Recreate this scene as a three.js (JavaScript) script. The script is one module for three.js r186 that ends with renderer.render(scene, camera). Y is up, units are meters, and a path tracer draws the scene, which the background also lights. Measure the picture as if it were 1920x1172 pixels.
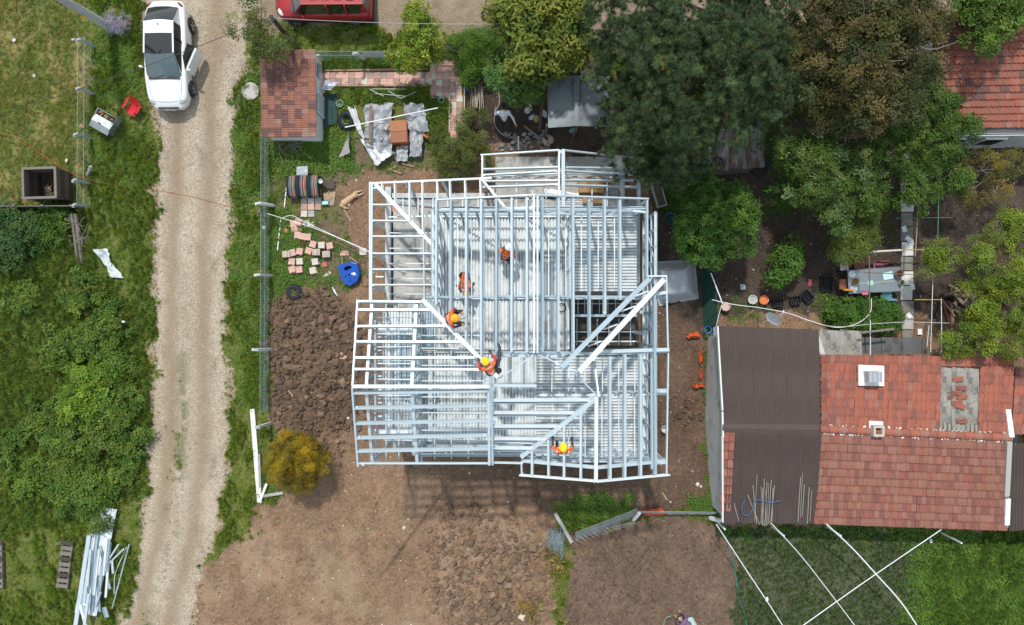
import * as THREE from 'three';
import { mergeGeometries, mergeVertices, toCreasedNormals } from 'three/addons/utils/BufferGeometryUtils.js';
import { RoundedBoxGeometry } from 'three/addons/geometries/RoundedBoxGeometry.js';
import { MarchingCubes } from 'three/addons/objects/MarchingCubes.js';
import { ImprovedNoise } from 'three/addons/math/ImprovedNoise.js';

// ---------------------------------------------------------------- camera, sky, sun, exposure
const scene = new THREE.Scene();
const CAM_H = 31, FOC = 1333;                       // metres above the ground; focal length in pixels of a 1920 px wide picture
const camera = new THREE.PerspectiveCamera(2 * Math.atan(586 / FOC) * 180 / Math.PI, 1920 / 1172, 0.5, 2000);
camera.position.set(0, CAM_H, 0); camera.up.set(0, 0, -1); camera.lookAt(0, 0, 0);
const renderer = new THREE.WebGLRenderer({ antialias: true });
renderer.setSize(1024, 625);
renderer.toneMapping = THREE.LinearToneMapping;
renderer.toneMappingExposure = 1.2;
renderer.shadowMap.enabled = true;
const sun = new THREE.DirectionalLight(new THREE.Color(1, 0.95, 0.87), 2.75);
sun.position.set(-7, 46, -29); sun.castShadow = true;
sun.shadow.radius = 4.5; sun.shadow.mapSize.set(4096, 4096);
Object.assign(sun.shadow.camera, { left: -32, right: 32, top: 26, bottom: -26, near: 1, far: 120 });
scene.add(sun);
scene.add(sun.target);
{ // broken bright cloud over a pale blue sky
  const W = 512, Hh = 256, d = new Float32Array(W * Hh * 4), n = new ImprovedNoise();
  for (let j = 0; j < Hh; j++) for (let i = 0; i < W; i++) {
    const th = (1 - (j + .5) / Hh) * Math.PI, ph = (i + .5) / W * Math.PI * 2;
    const y = Math.cos(th), s = Math.sin(th), x = Math.cos(ph) * s, z = Math.sin(ph) * s;
    let f = 0, a = .5, q = 2.1; for (let o = 0; o < 5; o++) { f += a * n.noise(x * q + 9.1, y * q * 1.6 + 3.3, z * q + 1.7); a *= .5; q *= 2.07; }
    const c = Math.min(1, Math.max(0, (f + .17) / .3)), c2 = c * c * (3 - 2 * c), hz = Math.pow(1 - Math.max(0, y), 3);
    const b = [.30 + .2 * hz, .44 + .14 * hz, .62 + .02 * hz], k = [.69, .735, .76];
    for (let m = 0; m < 3; m++) d[(j * W + i) * 4 + m] = b[m] * (1 - c2) + k[m] * c2;
    d[(j * W + i) * 4 + 3] = 1;
  }
  const t = new THREE.DataTexture(d, W, Hh, THREE.RGBAFormat, THREE.FloatType);
  t.mapping = THREE.EquirectangularReflectionMapping; t.magFilter = t.minFilter = THREE.LinearFilter; t.needsUpdate = true;
  scene.background = t; scene.environment = t;
}

// ---------------------------------------------------------------- helpers
const V = (x, y, z) => new THREE.Vector3(x, y, z);
function mulberry(a) { return () => { a |= 0; a = a + 0x6D2B79F5 | 0; let t = Math.imul(a ^ a >>> 15, 1 | a); t = t + Math.imul(t ^ t >>> 7, 61 | t) ^ t; return ((t ^ t >>> 14) >>> 0) / 4294967296; }; }
const rnd = mulberry(77), rr = (a, b) => a + (b - a) * rnd(), pick = a => a[Math.floor(rnd() * a.length)];
// surveyed plan position: a point read off the aerial photograph, at height h above the ground, in metres
const at = (px, py, h = 0) => V((px - 960) * (CAM_H - h) / FOC, h, (py - 586) * (CAM_H - h) / FOC);
const taken = {};
function numbered(n) { if (!(n in taken)) { taken[n] = 0; return n; } return n + '_' + String(++taken[n]).padStart(3, '0'); }
function tag(o, label, category, group, kind) { if (label) o.userData.label = label; if (category) o.userData.category = category; if (group) o.userData.group = group; if (kind) o.userData.kind = kind; return o; }
function thing(name, label, category, pos = V(0, 0, 0), turn = 0, group) {
  const g = new THREE.Group(); g.name = numbered(name); g.position.copy(pos); g.rotation.y = turn; scene.add(g); return tag(g, label, category, group);
}
function put(parent, name, geo, mat, pos, rot, scale) {
  const m = new THREE.Mesh(geo, mat); m.name = parent === scene ? numbered(name) : name; m.castShadow = m.receiveShadow = true;
  if (pos) m.position.copy(pos); if (rot) m.rotation.set(rot[0], rot[1], rot[2]); if (scale) { if (typeof scale === 'number') m.scale.setScalar(scale); else m.scale.set(scale[0], scale[1], scale[2]); }
  parent.add(m); return m;
}
function clone(o, pos, turn, label) { const c = o.clone(); c.name = numbered(o.name.replace(/_\d{3}$/, '')); scene.add(c); if (pos) c.position.copy(pos); if (turn !== undefined) c.rotation.y = turn; c.userData = { ...o.userData }; if (label) c.userData.label = label; return c; }
const lin = (r, g, b) => new THREE.Color().setRGB(r, g, b);
const M = (r, g, b, rough = .85, o = {}) => new THREE.MeshStandardMaterial({ color: lin(r, g, b), roughness: rough, ...o });
const BOX = new THREE.BoxGeometry(1, 1, 1), CYL = new THREE.CylinderGeometry(1, 1, 1, 14), CYL8 = new THREE.CylinderGeometry(1, 1, 1, 8);
const box = (parent, name, w, h, d, mat, x, y, z, ry = 0, rx = 0, rz = 0) => put(parent, name, BOX, mat, V(x, y, z), [rx, ry, rz], [w, h, d]);
const RB = {}; // rounded box with real chamfer
function rbox(parent, name, w, h, d, r, mat, x, y, z, ry = 0, rx = 0, rz = 0) { const k = [w, h, d, r].map(v => v.toFixed(3)).join(); RB[k] ??= new RoundedBoxGeometry(w, h, d, 2, r); return put(parent, name, RB[k], mat, V(x, y, z), [rx, ry, rz]); }
const cyl = (parent, name, r, h, mat, x, y, z, rx = 0, rz = 0) => put(parent, name, CYL, mat, V(x, y, z), [rx, 0, rz], [r, h, r]);
// a straight member from a to b; geo is unit long in z, centred
function bar(parent, name, a, b, w, h, mat, geo = BOX, up = V(0, 1, 0)) {
  const m = new THREE.Mesh(geo, mat); m.name = parent === scene ? numbered(name) : name; m.castShadow = m.receiveShadow = true;
  const d = b.clone().sub(a), L = d.length(); d.normalize();
  if (Math.abs(d.dot(up)) > .99) up = V(1, 0, 0);
  const x = up.clone().cross(d).normalize(), y = d.clone().cross(x);
  m.quaternion.setFromRotationMatrix(new THREE.Matrix4().makeBasis(x, y, d)); m.position.copy(a).add(b).multiplyScalar(.5); m.scale.set(w, h, L);
  parent.add(m); return m;
}
const ROD = new THREE.CylinderGeometry(.5, .5, 1, 8).rotateX(Math.PI / 2);
const tubeGeo = (pts, r, seg = 0, rad = 6, closed = false) => new THREE.TubeGeometry(new THREE.CatmullRomCurve3(pts, closed), seg || pts.length * 5, r, rad, closed);
const lathe = (pts, seg = 20) => new THREE.LatheGeometry(pts.map(p => new THREE.Vector2(p[0], p[1])), seg);
function geoOf(pos, idx, uv) { const g = new THREE.BufferGeometry(); g.setAttribute('position', new THREE.Float32BufferAttribute(pos, 3)); if (uv) g.setAttribute('uv', new THREE.Float32BufferAttribute(uv, 2)); if (idx) g.setIndex(idx); g.computeVertexNormals(); return g; }
const norm = g => { g = g.index ? g.toNonIndexed() : g; for (const k of Object.keys(g.attributes)) if (!['position', 'normal', 'uv'].includes(k)) g.deleteAttribute(k); if (!g.attributes.uv) g.setAttribute('uv', new THREE.Float32BufferAttribute(new Float32Array(g.attributes.position.count * 2), 2)); if (!g.attributes.normal) g.computeVertexNormals(); return g; };
const merge = list => mergeGeometries(list.map(norm));
const gBox = (w, h, d, x, y, z, ry = 0, rx = 0, rz = 0) => new THREE.BoxGeometry(w, h, d).applyMatrix4(new THREE.Matrix4().compose(V(x, y, z), new THREE.Quaternion().setFromEuler(new THREE.Euler(rx, ry, rz)), V(1, 1, 1)));
// wrapped fractal noise table
function noiseTable(n, f0, seed, oct = 6, gain = .5) {
  const out = new Float32Array(n * n), r = mulberry(seed); let amp = 1, tot = 0;
  for (let o = 0, f = f0; o < oct && f <= n; o++, f *= 2, amp *= gain) {
    const g = new Float32Array(f * f).map(() => r()); tot += amp;
    for (let j = 0; j < n; j++) { const y = j / n * f, y0 = Math.floor(y), ty = y - y0, sy = ty * ty * (3 - 2 * ty), a = (y0 % f) * f, b = ((y0 + 1) % f) * f;
      for (let i = 0; i < n; i++) { const x = i / n * f, x0 = Math.floor(x), tx = x - x0, sx = tx * tx * (3 - 2 * tx), x1 = (x0 + 1) % f;
        out[j * n + i] += amp * ((g[a + x0] * (1 - sx) + g[a + x1] * sx) * (1 - sy) + (g[b + x0] * (1 - sx) + g[b + x1] * sx) * sy); } }
  }
  for (let i = 0; i < out.length; i++) out[i] /= tot;
  return (u, v) => { u -= Math.floor(u); v -= Math.floor(v); const x = u * n, y = v * n, i = Math.floor(x), j = Math.floor(y), a = x - i, b = y - j, i1 = (i + 1) % n, j1 = (j + 1) % n, i0 = i % n, j0 = j % n;
    return (out[j0 * n + i0] * (1 - a) + out[j0 * n + i1] * a) * (1 - b) + (out[j1 * n + i0] * (1 - a) + out[j1 * n + i1] * a) * b; };
}
const NA = noiseTable(512, 4, 5, 7, .55), NB = noiseTable(512, 8, 9, 6, .6), NF = noiseTable(512, 64, 21, 3, .7), NL = noiseTable(256, 4, 31, 2, .45);
const clamp = (v, a = 0, b = 1) => Math.min(b, Math.max(a, v)), smooth = (a, b, v) => { v = clamp((v - a) / (b - a)); return v * v * (3 - 2 * v); };
// a tiling texture of n x n from a per-texel colour function (linear 0..1) or a grey one
function texOf(n, fn, srgb = true, rep = [1, 1], m = n) {
  const d = new Uint8Array(n * m * 4), enc = v => Math.round(255 * clamp(srgb ? (v <= .0031308 ? v * 12.92 : 1.055 * Math.pow(v, 1 / 2.4) - .055) : v));
  for (let j = 0; j < m; j++) for (let i = 0; i < n; i++) { const c = fn(i / n, j / m), k = (j * n + i) * 4; d[k] = enc(c[0]); d[k + 1] = enc(c[1]); d[k + 2] = enc(c[2]); d[k + 3] = 255; }
  const t = new THREE.DataTexture(d, n, m); t.wrapS = t.wrapT = THREE.RepeatWrapping; t.magFilter = t.minFilter = THREE.LinearFilter; t.repeat.set(...rep); if (srgb) t.colorSpace = THREE.SRGBColorSpace; t.needsUpdate = true; return t;
}
// uv in metres from the dominant direction of each face
function boxUV(g, s = 1) { g = g.index ? g.toNonIndexed() : g; const p = g.attributes.position, uv = new Float32Array(p.count * 2), a = V(), b = V(), c = V();
  for (let i = 0; i < p.count; i += 3) { a.fromBufferAttribute(p, i); b.fromBufferAttribute(p, i + 1); c.fromBufferAttribute(p, i + 2); const n = b.clone().sub(a).cross(c.clone().sub(a)), ax = Math.abs(n.x), ay = Math.abs(n.y), az = Math.abs(n.z);
    [a, b, c].forEach((q, k) => { const r = ay >= ax && ay >= az ? [q.x, q.z] : ax > az ? [q.z, q.y] : [q.x, q.y]; uv[(i + k) * 2] = r[0] * s; uv[(i + k) * 2 + 1] = r[1] * s; }); }
  g.setAttribute('uv', new THREE.BufferAttribute(uv, 2)); return g; }
// ---------------------------------------------------------------- the lie of the land: what grows or lies where (plan polygons)
const GX0 = -30, GZ0 = -20, GW = 60, GD = 40, MS = 20, MW = GW * MS, MD = GD * MS;
const mask = new Uint8Array(MW * MD);
const CL = { LUSH: 0, MEADOW: 1, ROAD: 2, SOIL: 3, GARDEN: 4, TILLED: 5, YARD: 6, PLOT: 7, SCRUB: 8 };
function fillPoly(cls, pts) {
  const p = pts.map(([x, y]) => { const q = at(x, y); return [(q.x - GX0) * MS, (q.z - GZ0) * MS]; });
  for (let j = 0; j < MD; j++) { const xs = [];
    for (let k = 0; k < p.length; k++) { const a = p[k], b = p[(k + 1) % p.length]; if ((a[1] <= j) !== (b[1] <= j)) xs.push(a[0] + (j - a[1]) / (b[1] - a[1]) * (b[0] - a[0])); }
    xs.sort((a, b) => a - b);
    for (let k = 0; k + 1 < xs.length; k += 2) for (let i = Math.max(0, Math.ceil(xs[k])); i < Math.min(MW, xs[k + 1]); i++) mask[j * MW + i] = cls; }
}
const ROAD_L = [[-300, 262], [0, 262], [150, 280], [235, 297], [400, 290], [600, 291], [760, 285], [900, 274], [1000, 266], [1100, 247], [1172, 222], [1500, 120]];
const ROAD_R = [[-300, 480], [0, 478], [100, 468], [160, 447], [230, 441], [400, 437], [500, 425], [650, 422], [800, 431], [900, 424], [1000, 408], [1060, 388], [1172, 358], [1500, 270]];
const lerpT = (T, y) => { let k = 0; while (k < T.length - 2 && T[k + 1][0] < y) k++; const [a, b] = [T[k], T[k + 1]]; return a[1] + (b[1] - a[1]) * clamp((y - a[0]) / (b[0] - a[0])); };
fillPoly(CL.MEADOW, [[-400, -300], [262, -300], [175, 0], [165, 200], [160, 385], [-400, 395]]);
fillPoly(CL.SCRUB, [[-400, 395], [160, 390], [190, 560], [285, 560], [280, 800], [262, 935], [150, 960], [60, 1000], [-400, 1020]]);
fillPoly(CL.YARD, [[505, 258], [600, 250], [900, 250], [905, 330], [700, 340], [690, 560], [520, 560], [515, 400]]);
fillPoly(CL.SOIL, [[520, 552], [640, 535], [690, 500], [672, 470], [655, 400], [625, 345], [690, 322], [760, 318], [830, 325], [900, 262], [1100, 235], [1330, 300], [1330, 600], [1330, 965], [1200, 962], [1045, 952], [1030, 1000], [1046, 1060], [1046, 1500], [250, 1500], [352, 1172], [372, 1095], [398, 1058], [432, 1018], [474, 1003], [490, 955], [520, 930], [507, 800], [500, 700], [506, 600]]);
fillPoly(CL.GARDEN, [[868, 150], [1120, 120], [1330, 200], [2400, 240], [2400, 680], [1900, 690], [1340, 640], [1230, 560], [1218, 340], [1000, 262], [905, 262], [868, 250]]);
fillPoly(CL.TILLED, [[1052, 1000], [1200, 968], [1342, 978], [1376, 1060], [1386, 1500], [1050, 1500], [1060, 1100]]);
fillPoly(CL.PLOT, [[1342, 978], [1760, 1000], [1728, 1060], [1722, 1500], [1386, 1500], [1376, 1060]]);
fillPoly(CL.ROAD, [...ROAD_L.map(([y, x]) => [x, y]), ...ROAD_R.map(([y, x]) => [x, y]).reverse()]);
fillPoly(CL.ROAD, [[460, -300], [2400, -300], [2400, 20], [1760, 30], [1500, 60], [1100, 72], [960, 78], [860, 66], [760, 52], [560, 46], [478, 62]]);
fillPoly(CL.SOIL, [[1340, 590], [1920, 600], [1920, 1000], [1340, 985]]);
const clsAt = (x, z) => { // edges wander with the vegetation
  const u = x / 7, v = z / 7, wx = (NB(u, v) - .5) * 1.3 + (NF(u, v) - .5) * .6, wz = (NB(u + .37, v + .61) - .5) * 1.3 + (NF(u + .2, v + .7) - .5) * .6;
  const i = clamp(Math.floor((x + wx - GX0) * MS), 0, MW - 1), j = clamp(Math.floor((z + wz - GZ0) * MS), 0, MD - 1); return mask[j * MW + i];
};
const toPx = (x, z) => [x * FOC / CAM_H + 960, z * FOC / CAM_H + 586];
const bump2 = (px, py, cx, cy, r) => { const d = Math.hypot(px - cx, py - cy) / r; return d < 1 ? (1 - d * d) ** 2 : 0; };
// heaped spoil, ruts and clods
function groundH(x, z) {
  const c = clsAt(x, z), [px, py] = toPx(x, z); let h = (NA(x / 23, z / 23) - .5) * .12;
  if (c === CL.ROAD) { const l = lerpT(ROAD_L, py), r = lerpT(ROAD_R, py), u = (px - l) / (r - l); h -= .02 + .03 * (Math.exp(-(((u - .22) / .12) ** 2)) + Math.exp(-(((u - .66) / .14) ** 2))) - (NF(x / 5, z / 5) - .5) * .02; }
  else if (c === CL.SOIL || c === CL.TILLED || c === CL.GARDEN) {
    const heap = bump2(px, py, 580, 660, 150) * .9 + bump2(px, py, 600, 760, 120) * .5 + bump2(px, py, 935, 1075, 170) * 1.2 + bump2(px, py, 1010, 950, 80) * .4 + bump2(px, py, 1290, 760, 60) * .2;
    h += heap * .28 + (NB(x / 3.1, z / 3.1) - .5) * (.11 + .36 * heap) + (NF(x / 3.7, z / 3.7) - .5) * (.085 + .2 * heap);
    if (c === CL.TILLED) h += (NF(x / 2.6, z / 2.6) - .5) * .09;
    if (c === CL.SOIL && py > 880 && py < 1120) { const d = (px - 792) * .81 + (py - 972) * .59; h -= .17 * smooth(-1, 5, d) * (1 - smooth(5, 170, d)) * smooth(870, 900, py) * (1 - smooth(1050, 1110, py)); } // the bench cut by the digger
    if (c === CL.SOIL && px > 690 && px < 1260 && py > 300 && py < 880) h -= .04;
  } else h += (NF(x / 4, z / 4) - .5) * .06;
  return h;
}
{
  const W = 2048, H2 = 1366, col = new Uint8Array(W * H2 * 4), bmp = new Uint8Array(W * H2 * 4);
  const enc = v => 255 * (v <= .0031308 ? v * 12.92 : 1.055 * Math.pow(v, 1 / 2.4) - .055), hash = mulberry(3);
  for (let j = 0; j < H2; j++) for (let i = 0; i < W; i++) {
    const x = GX0 + (i + .5) / W * GW, z = GZ0 + (j + .5) / H2 * GD, c = clsAt(x, z), [px, py] = toPx(x, z);
    const big = NA(x / 11, z / 11), mid = NB(x / 4.3 + .4, z / 4.3), fine = NF(x / 4.1, z / 4.1 + .3), fin2 = NF(x / 1.9 + .5, z / 1.9), r0 = hash();
    let r, g, b, s = .5 + (fine - .5) * .9 + (r0 - .5) * .25;
    if (c === CL.ROAD) {
      const l = lerpT(ROAD_L, py), rt = lerpT(ROAD_R, py), u = (px - l) / (rt - l), top = py < 70 && px > 480;
      const track = top ? .75 : Math.exp(-(((u - .24 - (big - .5) * .14) / .12) ** 2)) + Math.exp(-(((u - .67 - (big - .5) * .14) / .13) ** 2));
      r = g = b = 0; const grav = clamp(smooth(.36, .58, fin2 * .55 + mid * .45) * (1.2 - track * 1.15));
      r = .325 + .26 * (mid - .5); g = .256 + .21 * (mid - .5); b = .182 + .15 * (mid - .5); { const tk = top ? 0 : clamp(track) * .8; r += (.285 - r) * tk; g += (.212 - g) * tk; b += (.142 - b) * tk; }
      r += (.47 - r) * grav; g += (.395 - g) * grav; b += (.305 - b) * grav;
      const dirt = smooth(.46, .62, big * .5 + mid * .5) * .6 * (1 - grav * .6) + .5 * smooth(.44, .5, Math.abs(u - .5)) * (top ? 0 : 1); r += (.25 - r) * dirt; g += (.175 - g) * dirt; b += (.11 - b) * dirt;
      const peb = (r0 > .86 ? .9 : r0 < .1 ? -.5 : 0) * (.2 + grav * .75); if (peb > 0) { r += (.58 - r) * peb; g += (.53 - g) * peb; b += (.46 - b) * peb; } else { r *= 1 + peb; g *= 1 + peb; b *= 1 + peb; }
      const weed = top ? 0 : smooth(.47, .58, mid * .55 + big * .45) * .8 * Math.exp(-(((u - .40) / .09) ** 2)) * smooth(430, 800, py) + .6 * smooth(.60, .7, mid * .6 + fine * .4) * smooth(.84, .97, u); r += (.13 - r) * weed; g += (.14 - g) * weed; b += (.06 - b) * weed;
      if (top) { r *= .78; g *= .74; b *= .72; }
    } else if (c === CL.SOIL || c === CL.TILLED || c === CL.GARDEN || c === CL.PLOT || c === CL.YARD) {
      const base = c === CL.SOIL ? [.23, .142, .088] : c === CL.TILLED ? [.135, .088, .060] : c === CL.GARDEN ? [.06, .042, .032] : c === CL.PLOT ? [.062, .07, .034] : [.165, .12, .075];
      const k = .62 + .78 * mid * (.5 + big) + (fine - .5) * .95 + (fin2 - .5) * .5 + (r0 - .5) * .22; r = base[0] * k; g = base[1] * k; b = base[2] * k;
      if (c === CL.SOIL) { const pale = smooth(.48, .68, big * .7 + mid * .3) * smooth(840, 960, py) * (px < 1000 ? 1 : .2); r += (.31 - r) * pale * .7; g += (.215 - g) * pale * .7; b += (.145 - b) * pale * .7;
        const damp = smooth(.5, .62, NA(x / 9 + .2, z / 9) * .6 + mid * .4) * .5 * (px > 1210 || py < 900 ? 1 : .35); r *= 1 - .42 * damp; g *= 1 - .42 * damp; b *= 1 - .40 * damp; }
      if (c === CL.SOIL && py < 985) { const wet = clamp(smooth(1205, 1235, px + (mid - .5) * 60) + smooth(845, 880, py) * (1 - smooth(905, 965, py + (big - .5) * 120)) * smooth(820, 930, px + (mid - .5) * 90) + .85 * smooth(.02, .3, bump2(px + (mid - .5) * 80, py + (big - .5) * 120, 582, 680, 175)) * smooth(.2, .5, mid + (fine - .5) * .5)) * (px > 1345 ? 0 : 1); r *= 1 - .46 * wet; g *= 1 - .46 * wet; b *= 1 - .43 * wet; }  // wet soil; the trench band also has the frame's shadow painted in
      if (c === CL.YARD) { const gr = smooth(.42, .6, mid * .5 + big * .5); r += (.10 - r) * gr; g += (.115 - g) * gr; b += (.04 - b) * gr; }
      if (r0 > .992) { r += .18; g += .17; b += .15; }
    } else {
      const m = c === CL.MEADOW, dry = smooth(.46, .66, big * .5 + mid * .5) * (m ? 1 : .35);
      r = .115 + .12 * dry; g = .135 + .065 * dry; b = .03 + .035 * dry;
      const k = .65 + .7 * fine + (r0 - .5) * .3; r *= k; g *= k; b *= k;
      if (m) { const bare = smooth(.66, .74, mid * .6 + big * .4); r += (.2 - r) * bare; g += (.14 - g) * bare; b += (.09 - b) * bare; }
    }
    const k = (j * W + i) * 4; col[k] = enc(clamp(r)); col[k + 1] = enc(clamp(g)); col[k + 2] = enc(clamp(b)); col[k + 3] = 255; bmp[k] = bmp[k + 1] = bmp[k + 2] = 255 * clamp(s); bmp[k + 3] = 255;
  }
  const mk = (d, srgb) => { const t = new THREE.DataTexture(d, W, H2); t.magFilter = t.minFilter = THREE.LinearFilter; if (srgb) t.colorSpace = THREE.SRGBColorSpace; t.needsUpdate = true; return t; };
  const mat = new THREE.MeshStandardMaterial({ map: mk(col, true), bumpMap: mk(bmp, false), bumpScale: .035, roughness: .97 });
  const nx = 620, nz = 414, pos = new Float32Array((nx + 1) * (nz + 1) * 3), uv = new Float32Array((nx + 1) * (nz + 1) * 2), idx = new Uint32Array(nx * nz * 6); let q = 0;
  for (let j = 0; j <= nz; j++) for (let i = 0; i <= nx; i++) { const k = j * (nx + 1) + i, x = GX0 + i / nx * GW, z = GZ0 + j / nz * GD; pos[k * 3] = x; pos[k * 3 + 1] = groundH(x, z); pos[k * 3 + 2] = z; uv[k * 2] = i / nx; uv[k * 2 + 1] = j / nz;
    if (i < nx && j < nz) { idx[q++] = k; idx[q++] = k + nx + 1; idx[q++] = k + 1; idx[q++] = k + 1; idx[q++] = k + nx + 1; idx[q++] = k + nx + 2; } }
  const g = new THREE.BufferGeometry(); g.setAttribute('position', new THREE.BufferAttribute(pos, 3)); g.setAttribute('uv', new THREE.BufferAttribute(uv, 2)); g.setIndex(new THREE.BufferAttribute(idx, 1)); g.computeVertexNormals();
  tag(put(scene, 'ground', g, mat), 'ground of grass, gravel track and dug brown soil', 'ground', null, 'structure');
  const far = new THREE.RingGeometry(18, 900, 48, 1).rotateX(-Math.PI / 2);
  tag(put(scene, 'far_field', far, M(.09, .11, .035, .95), V(0, -.45, 0)), 'grassy land stretching away around the plot', 'field', null, 'structure');
}
// ---------------------------------------------------------------- the light steel house frame
const spangle = texOf(256, (u, v) => { const a = NA(u, v), b = NF(u, v), k = .80 + .3 * a + .22 * (b - .5) - .2 * smooth(.6, .7, NB(u, v)); return [clamp(k), clamp(k), clamp(k)]; }, true, [.8, .8]);
const STEEL = new THREE.MeshStandardMaterial({ color: lin(.61, .705, .755), roughness: .45, metalness: .35, map: spangle });
const STEEL2 = new THREE.MeshStandardMaterial({ color: lin(.46, .565, .63), roughness: .42, metalness: .42, map: spangle });
const STEELW = new THREE.MeshStandardMaterial({ color: lin(.76, .82, .85), roughness: .5, metalness: .18, map: spangle });
// cold-formed channel, unit size, open towards +x
const cSec = (() => { const t = .16, s = new THREE.Shape(); [[-.5, -.5], [.5, -.5], [.5, -.5 + t], [-.5 + t, -.5 + t], [-.5 + t, .5 - t], [.5, .5 - t], [.5, .5], [-.5, .5]].forEach((p, i) => i ? s.lineTo(...p) : s.moveTo(...p)); const g = new THREE.ExtrudeGeometry(s, { depth: 1, bevelEnabled: false }); g.translate(0, 0, -.5); return norm(g); })();
const uSec = (() => { const t = .12, s = new THREE.Shape(); [[-.5, .5], [-.5, -.5], [.5, -.5], [.5, .5], [.5 - t, .5], [.5 - t, -.5 + t * 2], [-.5 + t, -.5 + t * 2], [-.5 + t, .5]].forEach((p, i) => i ? s.lineTo(...p) : s.moveTo(...p)); const g = new THREE.ExtrudeGeometry(s, { depth: 1, bevelEnabled: false }); g.translate(0, 0, -.5); return norm(g); })();
const flipSec = cSec.clone().rotateZ(Math.PI);
function corrSheet(w, L, pitch, depth, flat = .62) { // ribs run along z; trapezoid profile in x
  const prof = [], n = Math.round(w / pitch); for (let i = 0; i < n; i++) { const x = -w / 2 + i * w / n, p = w / n; prof.push([x, depth], [x + p * flat, depth], [x + p * (flat + .06), 0], [x + p * .94, 0]); } prof.push([w / 2, depth]);
  const pos = [], uv = [], idx = []; for (let i = 0; i + 1 < prof.length; i++) { const [a, b] = prof[i], [c, d] = prof[i + 1], k = pos.length / 3; pos.push(a, b, -L / 2, a, b, L / 2, c, d, L / 2, c, d, -L / 2); uv.push(a, -L / 2, a, L / 2, c, L / 2, c, -L / 2); idx.push(k, k + 1, k + 2, k, k + 2, k + 3); }
  return geoOf(pos, idx, uv);
}
const concTex = texOf(512, (u, v) => { const a = NA(u, v), b = NF(u, v), c = NB(u * 2, v * 2); let k = .40 + .34 * (a - .5) + .16 * (b - .5); const st = smooth(.60, .72, c) * .35; return [k * (1 - st) * 1.02, k * (1 - st * 1.05), k * (.95 - st)]; }, true, [.22, .22]);
const paleTex = texOf(512, (u, v) => { const a = NA(u, v), b = NF(u, v), c = NB(u * 2, v * 2), k = .84 + .5 * (a - .5) + .24 * (b - .5), st = smooth(.62, .74, c) * .25; return [clamp(k * (1 - st)), clamp(k * (1 - st)), clamp(k * (.97 - st))]; }, true, [.22, .22]);
const CONC = new THREE.MeshStandardMaterial({ map: concTex, roughness: .93 });
const deckTex = texOf(512, (u, v) => { const a = NA(u + .3, v), b = NF(u * 2, v * 2), c = NB(u, v); const d = smooth(.46, .66, a * .5 + c * .5) * .8, sp = b > .80 ? .35 : 0; return [.66 - .24 * d - sp, .70 - .27 * d - sp, .715 - .30 * d - sp]; }, true, [.3, .3]);
const DECK = new THREE.MeshStandardMaterial({ map: deckTex, roughness: .7, metalness: .1 });
const house = thing('steel_house_frame', 'unfinished two storey house frame of galvanised steel channels with corrugated floor deck', 'building');
const slabGrp = house;
{ // ground slab and plinth strips
  const slab = (x0, y0, x1, y1, h, th, name, mat) => { const a = at(x0, y0, h), b = at(x1, y1, h); put(house, name, boxUV(new THREE.BoxGeometry(b.x - a.x, th, b.z - a.z)), mat, V((a.x + b.x) / 2, h - th / 2, (a.z + b.z) / 2)); };
  const PL = new THREE.MeshStandardMaterial({ color: lin(.78, .80, .80), map: concTex, roughness: .8 }), PL2 = M(.52, .55, .57, .7, { map: spangle });
  slab(737, 373, 1196, 842, .22, .5, 'ground_slab', CONC); slab(929, 294, 1172, 370, .18, .45, 'porch_slab', CONC);
  slab(722, 350, 733, 572, .32, .5, 'plinth_strip', PL2); slab(735, 362, 929, 371, .32, .5, 'plinth_strip', PL2);
  slab(1163, 340, 1171, 392, .40, .5, 'plinth_strip', PL2); slab(722, 573, 736, 822, .2, .4, 'plinth_strip', PL);
  slab(918, 352, 927, 371, .3, .4, 'plinth_strip', PL2); slab(1192, 400, 1200, 545, .42, .6, 'plinth_strip', PL2);
}
const H_MAIN = x => 6.4 - .00484 * Math.abs(x - 1005), H_LEFT = y => 6.3 - .0054 * Math.abs(y - 725), H_RIGHT = x => 6.4 - .0066 * Math.abs(x - 1119);
const jit = mulberry(404), jv = () => V((jit() - .5) * .022, (jit() - .5) * .012, (jit() - .5) * .022), PLATE = new RoundedBoxGeometry(.13, .17, .1, 1, .006);
const mem = (name, x1, y1, h1, x2, y2, h2, w = .1, d = .15, mat = STEEL, geo = cSec, up) => { if (name === 'purlin' && jit() < .7) for (const t of [.02, .98]) put(house, 'bracket', PLATE, jit() < .5 ? STEEL2 : STEELW, at(x1, y1, h1).lerp(at(x2, y2, h2), t).add(V(0, -.03, 0)), [0, jit() * .1, 0], [.7, 1, .9]); return bar(house, name, at(x1, y1, h1).add(jv()), at(x2, y2, h2).add(jv()), w * .70, d, mat, geo, up ?? (name !== 'purlin' ? V(0, 1, 0) : Math.abs(x2 - x1) < Math.abs(y2 - y1) ? V(x1 < (y1 > 600 ? 1119 : 1005) ? -.3 : .3, 1, 0) : V(0, 1, y1 < 725 ? -.3 : .3))); };
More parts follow.
